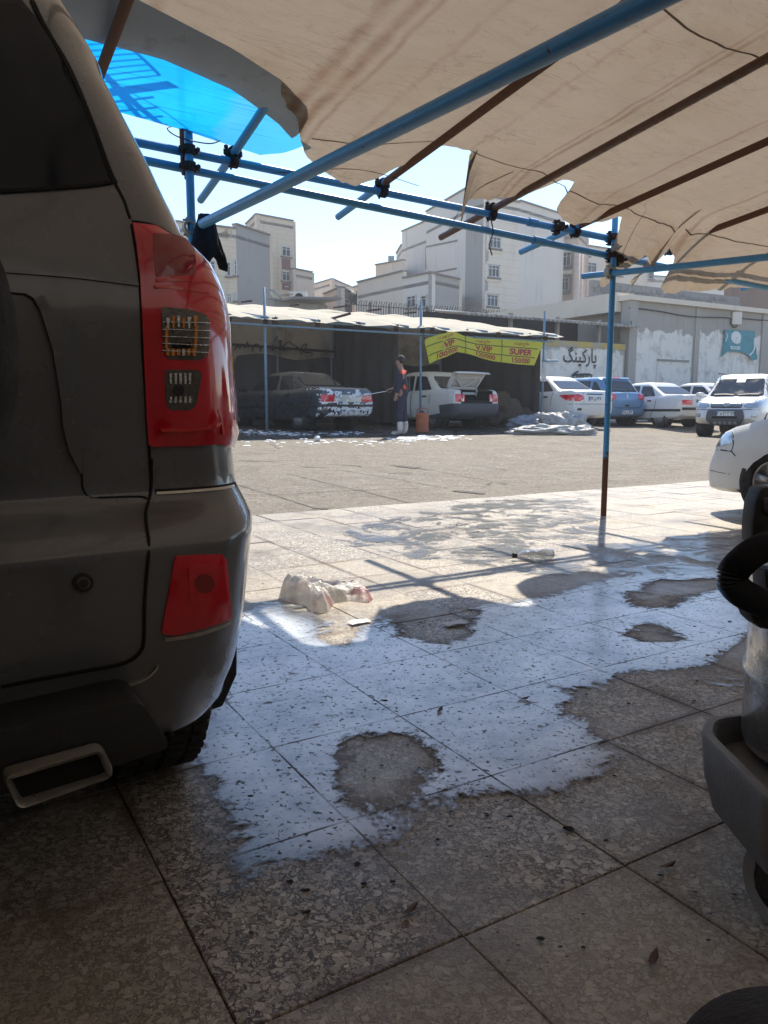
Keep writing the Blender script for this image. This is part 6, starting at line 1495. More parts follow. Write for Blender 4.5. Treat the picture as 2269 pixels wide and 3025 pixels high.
# picket railing with bent tips
fence = thing('picket_railing', 'rusty steel picket railing with bent tips above the washing shed', 'railing', at(1045, 1100, 39.5))
fA, fB = (1040, 41.5), (1490, 40.0); M_FEN = surf('railing_steel', (.13, .115, .10), .8, .3, var=.3, bump=.1)
def fpt(s, z): 
    a = at(fA[0], HOR, fA[1]); b_ = at(fB[0], HOR, fB[1]); p = a.lerp(b_, s); return Vector((p.x, p.y, z))
zt_ = lambda s: 6.55 - .75 * s
pm = MB().tube([(0, 0, -1.0), (0, 0, -.18), (.05, -.08, 0)], .022, 5).build('picket', M_FEN, fence, world=False)
N_ = 62
for k in range(N_):
    o = pm if k == 0 else pm.copy()
    if k: COL.objects.link(o); o.parent = fence
    o.location = fpt(k / (N_ - 1), zt_(k / (N_ - 1))) - fence.location; o.rotation_euler = (0, 0, (k % 2) * .6)
for dz in (-.25, -.9): MB().tube([fpt(0, zt_(0) + dz), fpt(1, zt_(1) + dz)], .025, 6).build('rail', M_FEN, fence)
for s in np.linspace(0, 1, 9): MB().bar(fpt(s, zt_(s) - 1.05), fpt(s, zt_(s) - .1), .06, .06, up=U).build('stanchion', M_FEN, fence)

# ------------------------------------------------------------------ parking wall and hall on the right
PW = 22.0
def painted_wall():
    n = NT('peeling_white_wall'); pos = n.geo(); du = n.n('ShaderNodeVectorMath', operation='DOT_PRODUCT'); n.l(pos, du.inputs[0]); du.inputs[1].default_value = U
    sx = n.n('ShaderNodeSeparateXYZ'); n.l(pos, sx.inputs[0]); u_ = du.outputs['Value']; z_ = sx.outputs[2]
    cem = n.mix(n.noise(pos, .5, 6, .65), (.30, .275, .245), (.44, .405, .365)); wht = n.mix(n.noise(pos, .8, 6), (.68, .64, .58), (.80, .76, .70))
    wob = n.math('MULTIPLY', n.math('SUBTRACT', n.noise(pos, 1.4, 7, .7), .5), 1.2)
    def box(u0, u1, z0, z1):
        a = n.map(n.math('ADD', u_, n.math('MULTIPLY', wob, .12)), u0 - .03, u0 + .03, 0, 1); b = n.map(u_, u1 - .03, u1 + .03, 1, 0); c = n.map(n.math('ADD', z_, wob), z1 - .05, z1 + .05, 1, 0); return n.math('MULTIPLY', n.math('MULTIPLY', a, b), c)
    m = n.math('MAXIMUM', box(25.1, 28.6, 0, 4.0), box(28.9, 33.4, 0, 4.15)); m = n.math('MAXIMUM', m, box(18, 24.4, 0, 3.1))
    m = n.math('MULTIPLY', m, n.map(n.noise(pos, 2.2, 7, .7), .33, .50, .35, 1))
    c = n.mix(m, cem, wht)
    mp = n.n('ShaderNodeMapping'); n.l(pos, mp.inputs[0]); mp.inputs['Scale'].default_value = (2.5, 2.5, .2)
    c = n.mix(n.map(n.noise(mp.outputs[0], 1.3, 7, .7), .56, .75, 0, .6), c, (.19, .175, .16)); c = n.mix(n.map(n.noise(mp.outputs[0], 2.1, 6, .7), .62, .72, 0, .5), c, (.60, .58, .55))
    p = n.pbr(Base_Color=c, Roughness=.93, Specular_IOR_Level=.15); n.l(n.bump(n.noise(pos, 6, 6, .7), .5, .03), p.inputs['Normal']); return n.finish(p)
M_PW = painted_wall()
hall = thing('hall_building', 'grey concrete hall with patched white paint behind the parked cars', 'building', uw(24.7, PW, .4))
def slab(name, a0, a1, b0, b1, z0, z1, mat, par=hall): m = MB(); m.prism([uw(a0, b0, z0), uw(a1, b0, z0), uw(a1, b1, z0), uw(a0, b1, z0)][::-1], Z * (z1 - z0)); return m.build(name, mat, par)
slab('wall', 24.9, 46, PW, PW + .3, .2, 5.15, M_PW); slab('wall', 24.55, 25.0, PW - .12, PW + .35, .2, 5.2, P_GREY); slab('parapet', 24.4, 46.2, PW - .25, PW + .4, 5.15, 5.35, P_CREAM2)
slab('wall', 24.9, 25.2, PW + .3, 36, .2, 5.1, P_DGREY); slab('roof_edge', 24.3, 25.3, PW + .4, 37, 4.75, 5.5, P_CREAM2); slab('roof', 25.3, 46, PW + .4, 34, 4.9, 5.1, P_DGREY)
slab('pilaster', 33.4, 33.75, PW - .08, PW, .2, 5.15, P_GREY); slab('ledge', 26.4, 28.4, PW - .05, PW, 2.82, 2.9, P_DGREY); slab('ledge', 28.7, 29.0, PW - .06, PW, .3, 5.15, P_GREY)
pwl = thing('parking_wall', 'low whitewashed wall with brushed black parking lettering and a yellow top stripe', 'wall', uw(20, PW, .4))
slab('wall', 15.0, 24.5, PW + .02, PW + .25, .2, 3.2, M_PW, pwl); slab('top_stripe', 18.6, 24.5, PW - .01, PW + .26, 3.2, 3.42, surf('worn_yellow_band', (.52, .36, .06), .9, var=.2, scale=2, bump=.3, dirt=(.36, .34, .31), dscale=.7, dlo=.40, dhi=.55), pwl)
slab('wall', 16.5, 24.4, 24.6, 24.8, .2, 4.5, M_ARCH, hall)
for a in (18.5, 20.8, 23.0): slab('wall_post', a, a + .12, PW + .05, PW + .17, 3.42, 4.3, P_DGREY, pwl)
# black brush letters on the wall
M_BR2 = surf('faded_black_paint', (.045, .045, .045), .9, var=.4, scale=5, bump=0, dirt=(.25, .24, .23), dscale=4, dlo=.55, dhi=.75)
PARK = '\ufb93\ufee8\ufbff\ufb90\ufead\ufe8e\ufb58'
WP = W * (PW - .02)
me = text_mesh(PARK, 1.0, 0, bold=.012); xs = [v.co.x for v in me.vertices]; ys = [v.co.y for v in me.vertices]
A_, B_ = onplane(*z6(165, 300), WP, W), onplane(*z6(402, 470), WP, W); ua, ub_ = touw(A_)[0], touw(B_)[0]
for v in me.vertices: 
    tx = (v.co.x - min(xs)) / (max(xs) - min(xs)); ty = (v.co.y - min(ys)) / (max(ys) - min(ys)); v.co = uw(ua + (ub_ - ua) * tx, PW - .004, B_.z + (A_.z - B_.z) * ty) - Vector(pwl.location)
link('lettering', me, M_BR2, pwl)
for pl in ([(265, 488), (222, 520), (240, 552)], [(222, 520), (262, 512), (350, 512), (352, 540), (262, 545), (256, 516)], [(270, 515), (268, 542)], [(285, 515), (283, 542)], [(300, 515), (300, 541)], [(318, 515), (318, 541)], [(335, 514), (335, 540)]):
    stroke_on(pl, .07, WP + W * .03, W, z6, M_BR2, pwl, 'painted_arrow', .035)
# corrugated sheet awning over the opening
V = []; Fc = []; n_ = 260
for i in range(n_):
    a = 16.0 + (24.7 - 16.0) * i / (n_ - 1); zc = .045 * math.cos(a * 2 * math.pi / .22)
    for b_, zz in ((PW - .55, 4.08), (PW + .4, 4.22), (PW + 1.3, 4.36)): V.append(uw(a, b_, zz + zc))
Fc = [(i * 3 + j, (i + 1) * 3 + j, (i + 1) * 3 + j + 1, i * 3 + j + 1) for i in range(n_ - 1) for j in range(2)]
o = mk('corrugated_awning', V, Fc, surf('asbestos_sheet', (.40, .37, .33), .9, var=.25, scale=2, bump=.3, dirt=(.2, .18, .16)), hall, True)
so = o.modifiers.new('thickness', 'SOLIDIFY'); so.thickness = .02
# cables and junction box
def wcable(pl, r=.025): return MB().tube(catmull([onplane(*z6(*p), WP - W * .06, W) for p in pl], 5), r, 6).build('cable', M_CABLE, hall, True)
wcable([(655, 130), (652, 40), (662, 24), (860, 48), (1100, 88), (1370, 97), (1385, 130), (1405, 165)]); wcable([(1445, 98), (1550, 108), (1659, 116), (1750, 122)]); wcable([(1405, 165), (1430, 160), (1438, 120)]); wcable([(600, 150), (650, 150), (648, 118)], .05)
q = onplane(*z6(1424, 100), WP - W * .08, W); MB().box(q, (.42, .25, .55)).build('junction_box', P_WHITE, hall)
# torn turquoise banner
SP_ = W * (PW - .10); poly = [(1345, 182), (1565, 195), (1570, 330), (1572, 400), (1530, 412), (1520, 375), (1478, 352), (1440, 345), (1360, 342), (1318, 390), (1335, 300)]
hole = [(1470, 300), (1478, 255), (1500, 236), (1548, 232), (1560, 260), (1550, 320), (1520, 345), (1490, 335)]
def smap2(q): 
    P = onplane(*z6(*q), SP_, W); return P - W * (.05 * noise.noise(Vector((q[0] * .02, q[1] * .02, 1))) + .06 * smooth((q[1] - 340) / 60)), -W
M_TURQ = surf('turquoise_vinyl', (.035, .22, .27), .6, var=.2, scale=2, bump=.3, bscale=8)
sg_ = patch('banner', poly, smap2, M_TURQ, None, .0, .006, 14, (hole,), True, True)
tag(sg_, 'torn turquoise banner with a white emblem hung on the concrete hall', 'banner')
M_WPRINT = surf('white_print', (.66, .66, .64), .7, bump=0)
rim = [(1425 + 36 * math.cos(t), 240 + 46 * math.sin(t)) for t in [k * math.pi / 12 for k in range(24)]]; rin = [(1425 + 28 * math.cos(t), 236 + 34 * math.sin(t)) for t in [k * math.pi / 12 for k in range(24)]]
patch('emblem', rim, smap2, M_WPRINT, sg_, .012, .002, 8, (rin,)); patch('emblem', [(1398, 232), (1412, 234), (1425, 252), (1448, 228), (1458, 236), (1455, 278), (1430, 290), (1404, 268)], smap2, M_WPRINT, sg_, .016, .002, 10)
patch('emblem', strip([(1408, 215), (1430, 208), (1452, 222)], 10), smap2, M_WPRINT, sg_, .016, .002, 10)
patch('caption_bar', [(1380, 305), (1452, 306), (1452, 328), (1380, 326)], smap2, M_WPRINT, sg_, .012, .002, 12); patch('caption', strip([(1388, 318), (1402, 312), (1420, 319), (1444, 314)], 7), smap2, M_TURQ, sg_, .018, .002, 12)
patch('emblem', strip([(1352, 210), (1362, 225), (1355, 245), (1350, 270)], 6), smap2, M_WPRINT, sg_, .012, .002, 12); patch('white_edge', strip([(1560, 245), (1562, 300), (1545, 350), (1520, 372)], 9), smap2, M_WPRINT, sg_, .012, .002, 12)
# block parapet on the hall roof: each block a piece
bwall = thing('block_wall', 'bare grey concrete block wall standing on the roof of the hall', 'block wall', uw(26.5, 26, 5.1))
slab('mortar_core', 26.55, 37.5, 26.03, 26.17, 5.1, 6.68, P_DGREY, bwall)
bme = None
bm_ = bmesh.new(); bmesh.ops.create_cube(bm_, size=1.0); 
for v in bm_.verts: v.co = U * v.co.x * .385 + W * v.co.y * .2 + Z * v.co.z * .185
bmesh.ops.bevel(bm_, geom=list(bm_.edges), offset=.008, segments=1, affect='EDGES'); bme = bpy.data.meshes.new('block'); bm_.to_mesh(bme); bm_.free()
def block_mat():
    n = NT('concrete_block'); oi = n.n('ShaderNodeObjectInfo').outputs['Random']; pos = n.geo(); c = n.mix(oi, (.20, .195, .185), (.33, .32, .305)); c = n.mix(n.map(n.noise(pos, 6, 5), .4, .7, 0, .5), c, (.16, .155, .15)); p = n.pbr(Base_Color=c, Roughness=.95); n.l(n.bump(n.noise(pos, 60, 4), .5, .01), p.inputs['Normal']); return n.finish(p)
bme.materials.append(block_mat()); rr = random.Random(2)
for j in range(7):
    for i in range(27):
        if rr.random() < .03: continue
        o = bpy.data.objects.new('block', bme); COL.objects.link(o); o.parent = bwall
        o.location = uw(26.75 + (i + .5 * (j % 2)) * .4, 26.1 + rr.uniform(-.012, .012), 5.25 + j * .2) - Vector(bwall.location)
rb = Bld('low_building', 'reddish brick shed with a rusty sheet roof behind the block wall', [(2130, 44), (2330, 47)], 8.6, [plaster('old_brick', (.22, .15, .115), (.30, .21, .16), (.15, .12, .10), courses=.1)], 5, group='low buildings behind the shed')
rs = MB(); rs.prism([uw(33.2, 23, 5.45), uw(42, 23, 5.45), uw(42, 25.4, 6.0), uw(33.2, 25.4, 6.0)], Z * .05); rs.build('lean_to_roof', surf('rusty_sheet', (.14, .085, .065), .85, var=.4, scale=3, bump=.3), hall)

yw = thing('boundary_wall', 'long grey cement wall running on from the closed end of the washing shed', 'wall', uw(0, 21.6, .4))
slab('wall', -34, 1.5, 21.5, 21.75, .2, 3.3, P_GREY, yw); slab('coping', -34, 1.5, 21.42, 21.83, 3.3, 3.4, M_COP, yw)
# ================================================================== PEOPLE AND SMALL THINGS
def skin(name, nodes, edges, mat, parent, sub=2, loc=Vector((0, 0, 0))):
    """one continuous surface grown round a jointed skeleton; nodes: (x,y,z,r[,r2])"""
    me = bpy.data.meshes.new(name); me.from_pydata([n[:3] for n in nodes], edges, []); o = bpy.data.objects.new(name, me); COL.objects.link(o)
    sm = o.modifiers.new('skin', 'SKIN'); sm.use_smooth_shade = True; sm.branch_smoothing = .4
    if not me.skin_vertices: bpy.context.view_layer.objects.active = o
    sv = me.skin_vertices[0].data
    for i, n in enumerate(nodes):
        sv[i].radius = (n[3], n[4] if len(n) > 4 else n[3]); sv[i].use_root = (i == 0)
    ss = o.modifiers.new('sub', 'SUBSURF'); ss.levels = sub; ss.render_levels = sub
    dg = bpy.context.evaluated_depsgraph_get(); m2 = bpy.data.meshes.new_from_object(o.evaluated_get(dg)); bpy.data.objects.remove(o); bpy.data.meshes.remove(me)
    m2.name = name; m2.materials.clear(); m2.polygons.foreach_set('use_smooth', [True] * len(m2.polygons)); return link(name, m2, mat, parent)
M_SKIN = surf('skin', (.34, .19, .13), .55, var=.1, scale=20, bump=.05); M_NAVY = surf('navy_overall', (.018, .022, .045), .85, var=.3, scale=8, bump=.4, bscale=25)
M_ORAN = surf('orange_patch', (.75, .10, .035), .7, var=.12, bump=.2); M_BOOT = surf('white_rubber_boot', (.55, .53, .48), .45, var=.15, scale=10, bump=.1, dirt=(.25, .22, .19), dscale=8); M_HAIR = surf('dark_hair', (.022, .016, .013), .75, var=.5, scale=60, bump=.8, bscale=120)
X_, Y_ = (1186 - CX) / F * 17.3, 17.3
man = thing('person', 'man in navy overalls with orange shoulders and white boots spraying the car', 'person', (X_, Y_, gz(X_, Y_)), math.atan2(.25, -.97)); man.scale = (1.025,) * 3
# own axes: x ahead, y left, z up
b = skin('body', [(0, 0, .93, .12, .11), (.0, 0, 1.10, .12, .10), (.0, 0, 1.30, .13, .10), (.015, 0, 1.42, .07, .065), (.03, 0, 1.47, .06), (.05, 0, 1.525, .064, .07), (.055, 0, 1.59, .084, .078), (.05, 0, 1.65, .072, .068),
    (.0, .10, .86, .085), (.03, .105, .48, .06), (.01, .11, .10, .045), (.12, .115, .05, .04), (.0, -.10, .86, .085), (-.02, -.105, .48, .06), (-.06, -.11, .10, .045), (.05, -.115, .05, .04),
    (.0, .19, 1.36, .055), (.02, .235, 1.10, .045), (.07, .22, .87, .032), (.09, .215, .80, .03, .018), (0, -.19, 1.36, .055), (.06, -.22, 1.12, .045), (.26, -.14, 1.0, .034), (.32, -.12, .985, .03, .02)],
    [(0, 1), (1, 2), (2, 3), (3, 4), (4, 5), (5, 6), (6, 7), (0, 8), (8, 9), (9, 10), (10, 11), (0, 12), (12, 13), (13, 14), (14, 15), (2, 16), (16, 17), (17, 18), (18, 19), (2, 20), (20, 21), (21, 22), (22, 23)], M_SKIN, man)
for side, (hx, hy, hz), dn in ((1, (.09, .215, .80), (0.15, 0, -1)), (-1, (.32, -.12, .985), (.8, .2, -.35))):
    d = Vector(dn).normalized(); sd_ = Vector((0, 1, 0)).cross(d).normalized(); up_ = d.cross(sd_)
    for k in range(4):
        p = Vector((hx, hy, hz)) + sd_ * (k - 1.5) * .017; ln = (.060, .072, .068, .052)[k]; q = p + d * ln * .5; r_ = q + (d * .6 - up_ * side * .8).normalized() * ln * .5
        MB().tube([p - d * .01, p + d * ln * .25, q, (q + r_) / 2, r_], [.010, .0095, .009, .008, .006], 7).build('finger', M_SKIN, b, True, world=False)
    p = Vector((hx, hy, hz)) - d * .035 + sd_ * .03; MB().tube([p, p + (sd_ + d * .6).normalized() * .03, p + (sd_ * .4 + d).normalized() * .065], [.012, .011, .007], 7).build('thumb', M_SKIN, b, True, world=False)
# face
for s in (1, -1): MB().lathe([(.002, -.006), (.010, -.004), (.012, 0), (.010, .004), (.002, .006)], (.128, s * .032, 1.595), 'x', 8).build('eye', M_GAP, b, True, world=False); MB().lathe([(.004, -.012), (.022, -.008), (.028, 0), (.022, .008), (.004, .012)], (.05, s * .082, 1.585), 'y', 10).build('ear', M_SKIN, b, True, world=False)
MB().loft([[Vector((.122, y, z)) for y, z in ((-.012, 1.56), (.012, 1.56), (.006, 1.605), (-.006, 1.605))], [Vector((.155, y, z)) for y, z in ((-.008, 1.562), (.008, 1.562), (.003, 1.572), (-.003, 1.572))]]).build('nose', M_SKIN, b, True, world=False)
MB().box((.118, 0, 1.535), (.02, .045, .008)).build('mouth', surf('lips', (.22, .09, .07), .6), b, world=False)
hv = []; hf = []; 
m = MB().lathe([(.02, .118), (.055, .105), (.085, .07), (.094, .02), (.090, -.03), (.075, -.06)], (0, 0, 0), 'z', 20); 
m.v = [Vector((v.x * 1.08 + .035 + (.0 if v.z > .02 else -.03 * (v.x > 0)), v.y, v.z * (1 if v.x < .03 else .75) + 1.615 + (.03 if v.x > .03 and v.z < .03 else 0))) + Vector((noise.noise(v * 60), noise.noise(v * 60 + Vector((3, 0, 0))), abs(noise.noise(v * 50)) * 1.5)) * .014 for v in m.v]
m.build('hair', M_HAIR, man, True, world=False)
jk = skin('jacket', [(0, 0, .78, .165, .15), (0, 0, .95, .16, .14), (0, 0, 1.15, .165, .135), (.0, 0, 1.33, .17, .125), (.01, 0, 1.43, .085, .08), (.0, .17, 1.36, .095), (.02, .23, 1.12, .075), (.06, .225, .90, .062), (0, -.17, 1.36, .095), (.05, -.215, 1.13, .075), (.23, -.15, 1.01, .058)],
     [(0, 1), (1, 2), (2, 3), (3, 4), (3, 5), (5, 6), (6, 7), (3, 8), (8, 9), (9, 10)], M_NAVY, man)
# colour patches sewn on the jacket
jb = BVHTree.FromPolygons([v.co.copy() for v in jk.data.vertices], [tuple(p.vertices) for p in jk.data.polygons])
def jmap(o, d):
    def f(q):
        h = jb.ray_cast(o(q), d); 
        if h[0] is None: h = jb.find_nearest(o(q) + d * 1.8)
        return h[0], (h[1] if h[1].dot(d) < 0 else -h[1])
    return f
lf = jmap(lambda q: Vector((q[0], 2, q[1])), Vector((0, -1, 0))); bkm = jmap(lambda q: Vector((-2, q[0], q[1])), Vector((1, 0, 0)))
patch('shoulder_patch', roundpoly([(-.15, 1.33), (-.05, 1.31), (.0, 1.38), (-.01, 1.44), (-.10, 1.46)], .03), lf, M_ORAN, jk, .008, .004, .03, world=False)
patch('shoulder_patch', roundpoly([(-.20, 1.35), (-.02, 1.34), (.18, 1.36), (.20, 1.43), (-.18, 1.43)], .03), bkm, M_ORAN, jk, .008, .004, .04, world=False)
patch('elbow_patch', roundpoly([(-.12, 1.0), (-.07, 1.0), (-.055, 1.07), (-.08, 1.11), (-.11, 1.07)], .02), lf, M_ORAN, jk, .008, .004, .03, world=False)
skin('trousers', [(0, 0, .95, .14, .13), (0, 0, .86, .155, .14), (.0, .10, .76, .11), (.03, .105, .48, .088), (.012, .11, .27, .085), (.0, -.10, .76, .11), (-.02, -.105, .48, .088), (-.05, -.11, .27, .085)], [(0, 1), (1, 2), (2, 3), (3, 4), (1, 5), (5, 6), (6, 7)], M_NAVY, man)
for x, y in ((.01, .11), (-.06, -.11)):
    skin('boot', [(x, y, .34, .078), (x, y, .20, .072), (x, y, .10, .062), (x + .03, y, .058, .055, .05), (x + .12, y, .048, .05, .042), (x + .20, y, .040, .04, .034)], [(0, 1), (1, 2), (2, 3), (3, 4), (4, 5)], M_BOOT, man)
ln = thing('spray_lance', 'steel pressure lance held by the man in navy overalls', 'spray lance', man.location, man.rotation_euler.z)
MB().tube([(.26, -.13, 1.0), (.5, -.08, .965), (1.05, .05, .86)], .011, 8).build('barrel', M_SILV, ln, True, world=False)
MB().tube([(.24, -.13, 1.02), (.36, -.12, .985)], .02, 8).build('grip', M_BLK, ln, True, world=False)
MB().tube(catmull([(.24, -.13, 1.02), (.12, -.2, .8), (.1, -.3, .3), (.0, -.4, .03), (-.3, -.6, .02), (-.2, -1.4, .02), (.6, -2.0, .02)], 8), .012, 8).build('hose', M_CABLE, ln, True, world=False)

# seated person's knee beside the viewer
kn = thing('person', 'dark trousered knee of a seated person at the edge of the apron', 'person', (.28, .42, 0))
skin('body', [(.14, -.18, .50, .10), (.17, .02, .49, .095), (.222, .30, .505, .100), (.262, .425, .482, .090), (.27, .44, .34, .066), (.29, .42, .20, .055), (.29, .41, .08, .045), (.295, .50, .045, .045, .035), (.30, .60, .04, .04, .03)], [(i, i + 1) for i in range(8)], surf('charcoal_trousers', (.020, .019, .022), .9, var=.25, scale=30, bump=.5, bscale=220), kn, 4)
for o in kn.children: o.location = -Vector(kn.location)
st_ = thing('stool', 'low black stool under the seated person behind the apron edge', 'stool', (.16, -.30, 0))
bevel(MB().box((.16, -.30, .385), (.36, .40, .05)).build('seat', M_BLK, st_), .015, 2)
for a in (-1, 1):
    for c_ in (-1, 1): MB().tube([(.16 + a * .14, -.30 + c_ * .16, .37), (.16 + a * .17, -.30 + c_ * .19, 0)], .014, 8).build('leg', M_BLK, st_, True)

# wet vacuum cleaner -------------------------------------------------
VC = Vector((.888, 1.375, 0)); vac = thing('vacuum_cleaner', 'steel drum wet vacuum cleaner on a grey wheeled trolley', 'vacuum cleaner', VC)
def steel():
    n = NT('galvanised_drum'); pos = n.geo(); mp = n.n('ShaderNodeMapping'); n.l(pos, mp.inputs[0]); mp.inputs['Scale'].default_value = (6, 6, .8)
    c = n.mix(n.noise(mp.outputs[0], 4, 6, .65), (.46, .44, .41), (.74, .72, .69)); d = n.map(n.noise(pos, 14, 7, .7), .52, .7, 0, .7); c = n.mix(d, c, (.20, .18, .155)); c = n.mix(n.map(n.noise(pos, 60, 3), .64, .7, 0, .8), c, (.62, .60, .56))
    p = n.pbr(Base_Color=c, Metallic=.8, Roughness=n.map(d, 0, .7, .22, .55)); n.l(n.bump(n.noise(pos, 10, 4), .15, .01), p.inputs['Normal']); return n.finish(p)
M_STEEL = steel(); r = .19
autosmooth(MB().lathe([(.165, .245), (.186, .25), (r, .27), (r, .385), (r + .005, .392), (r + .005, .402), (r, .409), (r, .56), (r + .004, .567), (r + .004, .577), (r, .584), (r, .66), (r + .008, .668), (r + .008, .685), (r - .01, .69), (.1, .695)], VC, 'z', 64).build('drum', M_STEEL, vac), 40)
M_TROL = surf('grey_trolley_plastic', (.20, .197, .192), .55, var=.3, scale=8, bump=.15, bscale=120, dirt=(.20, .18, .16), dscale=9, dlo=.5, dhi=.75)
hd_ = autosmooth(MB().lathe([(.15, .69), (.165, .70), (.168, .73), (.155, .79), (.12, .83), (.08, .845), (.02, .85)], VC, 'z', 48).build('motor_head', M_BLK, vac), 50)
# trolley: open tray with raised lip, corner pods for the castors
ol = roundpoly([(-.275, -.235), (.235, -.235), (.25, .235), (-.235, .10), (-.275, .03)], .03, 5); il = [(x * .90, y * .90) for x, y in ol]
rg = [[VC + Vector((x * k, y * k, z)) for x, y in o2] for o2, k, z in ((il, .80, .15), (ol, .84, .118), (ol, .90, .125), (ol, .97, .19), (ol, 1.0, .268), (ol, .985, .276), (il, 1.03, .276), (il, 1.0, .268), (il, .96, .225))]
autosmooth(MB().loft(rg).build('trolley', M_TROL, vac), 40)
for a, c_, yaw in ((-1.1, -.95, 12), (1, -1, 40), (-.3, 1.15, -20), (1, 1, 5)):
    C = VC + Vector((a * .185, c_ * .155, .072)); ax = Vector((math.cos(R(yaw)), math.sin(R(yaw)), 0)); fw = Vector((-ax.y, ax.x, 0))
    cs = thing_part('castor', vac)
    m = MB().lathe([(.040, -.014), (.066, -.017), (.072, -.010), (.072, .010), (.066, .017), (.040, .014)], (0, 0, 0), 'x', 32, close=True); m.v = [C + ax * v.x + fw * v.y + Z * v.z for v in m.v]; autosmooth(m.build('tyre', surf('castor_rubber', (.36, .34, .31), .7, var=.2, bump=.1, dirt=(.12, .1, .09)), cs), 50)
    m = MB().lathe([(.012, -.018), (.042, -.012), (.042, .012), (.012, .018)], (0, 0, 0), 'x', 24); m.v = [C + ax * v.x + fw * v.y + Z * v.z for v in m.v]; m.build('hub', M_GAP, cs, True)
    m = MB()
    for s in (-1, 1): m.prism([C + ax * s * .022 + fw * y + Z * z for y, z in ((-.03, .11), (.03, .11), (.018, -.012), (-.018, -.012))], ax * s * .005)
    m.box(C + Z * .108, (.06, .06, .012)); m.build('fork', M_CLAMP, cs)
    MB().tube([C + Z * .10, C + Z * .15], .012, 8).build('stem', M_CLAMP, cs)
# strap clamp, hose bracket, hose
def vx(x, y, Y): return at(1500 + x * .4635, 1400 + y * .4635, Y)
cl = [(1612, 100), (1642, 84), (1700, 86), (1760, 110), (1760, 420), (1700, 445), (1622, 452), (1560, 448), (1562, 330), (1578, 190)]
bevel(MB().prism([vx(x, y, 1.30) for x, y in cl], Vector((0, .045, 0))).build('hose_bracket', M_BLK, vac), .006, 2)
bevel(MB().prism([vx(x, y, 1.29) for x, y in ((1640, 150), (1720, 150), (1720, 270), (1640, 250))], Vector((0, .02, 0))).build('latch', surf('grey_latch', (.07, .07, .075), .5), vac), .004, 1)
hk = [(1640, 620), (1652, 760), (1640, 850), (1600, 905), (1560, 870), (1532, 830), (1540, 880), (1565, 940), (1610, 985), (1680, 995), (1760, 960), (1760, 620)]
bevel(MB().prism([vx(x, y, 1.255) for x, y in hk], Vector((0, .05, 0))).build('hook', M_BLK, vac), .006, 2)
path = catmull([vx(x, y, Y) for x, y, Y in ((1720, 440, 1.27), (1630, 470, 1.25), (1540, 520, 1.235), (1455, 600, 1.22), (1425, 670, 1.215), (1470, 740, 1.22), (1550, 790, 1.23), (1650, 830, 1.24), (1780, 860, 1.26))], 26)
m = MB(); n_ = len(path); m.tube(path, [.0205 + .0042 * math.cos(i * math.pi * .5) for i in range(n_)], 20); autosmooth(m.build('hose', surf('black_hose', (.05, .05, .053), .35, var=.2, bump=.1, dirt=(.06, .055, .05)), vac), 60)
MB().tube([VC + Vector((-.02, -.02, .84)), VC + Vector((.0, .0, .90)), VC + Vector((.14, .05, .92)), VC + Vector((.18, .07, .82))], .014, 8).build('carry_handle', M_BLK, vac, True)

# litter -------------------------------------------------------------
def crumple(name, C, ax, wd, dp, ht, mat, seed, n1=40, n2=22, amp=.35, jag=0.0):
    V = []; Fc = []; d = Vector(ax).normalized(); e = Vector((-d.y, d.x, 0)); s_ = Vector((seed * 3.1, seed * 1.7, 0))
    for i in range(n1):
        for j in range(n2):
            t = j / (n2 - 1) * math.pi; f = i / n1 * 2 * math.pi; q = Vector((math.cos(f) * math.sin(t), math.sin(f) * math.sin(t), math.cos(t)))
            r_ = 1 + amp * (abs(noise.noise(q * 1.6 + s_)) * 2 - .5) + amp * .6 * (1 - 2 * abs(noise.noise(q * 4 + s_))) + amp * .12 * noise.noise(q * 11 + s_)
            z = max(.0, q.z * r_ * .62 + .38) * ht
            V.append(Vector(C) + d * q.x * r_ * wd / 2 + e * q.y * r_ * dp / 2 + Z * z)
    for i in range(n1):
        for j in range(n2 - 1): a = i * n2 + j; c_ = ((i + 1) % n1) * n2 + j; Fc.append((a, a + 1, c_ + 1, c_))
    return mk(name, V, Fc, mat, None, True)
def thin_plastic(name, c, tr=.35):
    n = NT(name); pos = n.geo(); col = n.mix(n.map(n.noise(pos, 9, 3), .55, .64, 0, 1), c, (.62, .30, .33)); dirt = n.mix(n.map(n.noise(pos, 14, 5), .5, .7, 0, .45), col, (.62, .52, .44))
    df = n.n('ShaderNodeBsdfDiffuse'); n.l(dirt, df.inputs[0]); tl = n.n('ShaderNodeBsdfTranslucent'); n.l(dirt, tl.inputs[0]); tp = n.n('ShaderNodeBsdfTransparent'); gl = n.n('ShaderNodeBsdfGlossy'); gl.inputs['Roughness'].default_value = .18
    bp = n.bump(n.noise(pos, 40, 5, .7), .8, .01)
    for q in (df, tl, gl): n.l(bp, q.inputs['Normal'])
    a = n.n('ShaderNodeMixShader'); a.inputs[0].default_value = .5; n.l(df.outputs[0], a.inputs[1]); n.l(tl.outputs[0], a.inputs[2])
    b_ = n.n('ShaderNodeMixShader'); b_.inputs[0].default_value = tr; n.l(a.outputs[0], b_.inputs[1]); n.l(tp.outputs[0], b_.inputs[2])
    c2 = n.n('ShaderNodeMixShader'); c2.inputs[0].default_value = .08; n.l(b_.outputs[0], c2.inputs[1]); n.l(gl.outputs[0], c2.inputs[2]); return n.finish(c2)
M_BAG = thin_plastic('thin_white_plastic', (.88, .87, .85), .28)
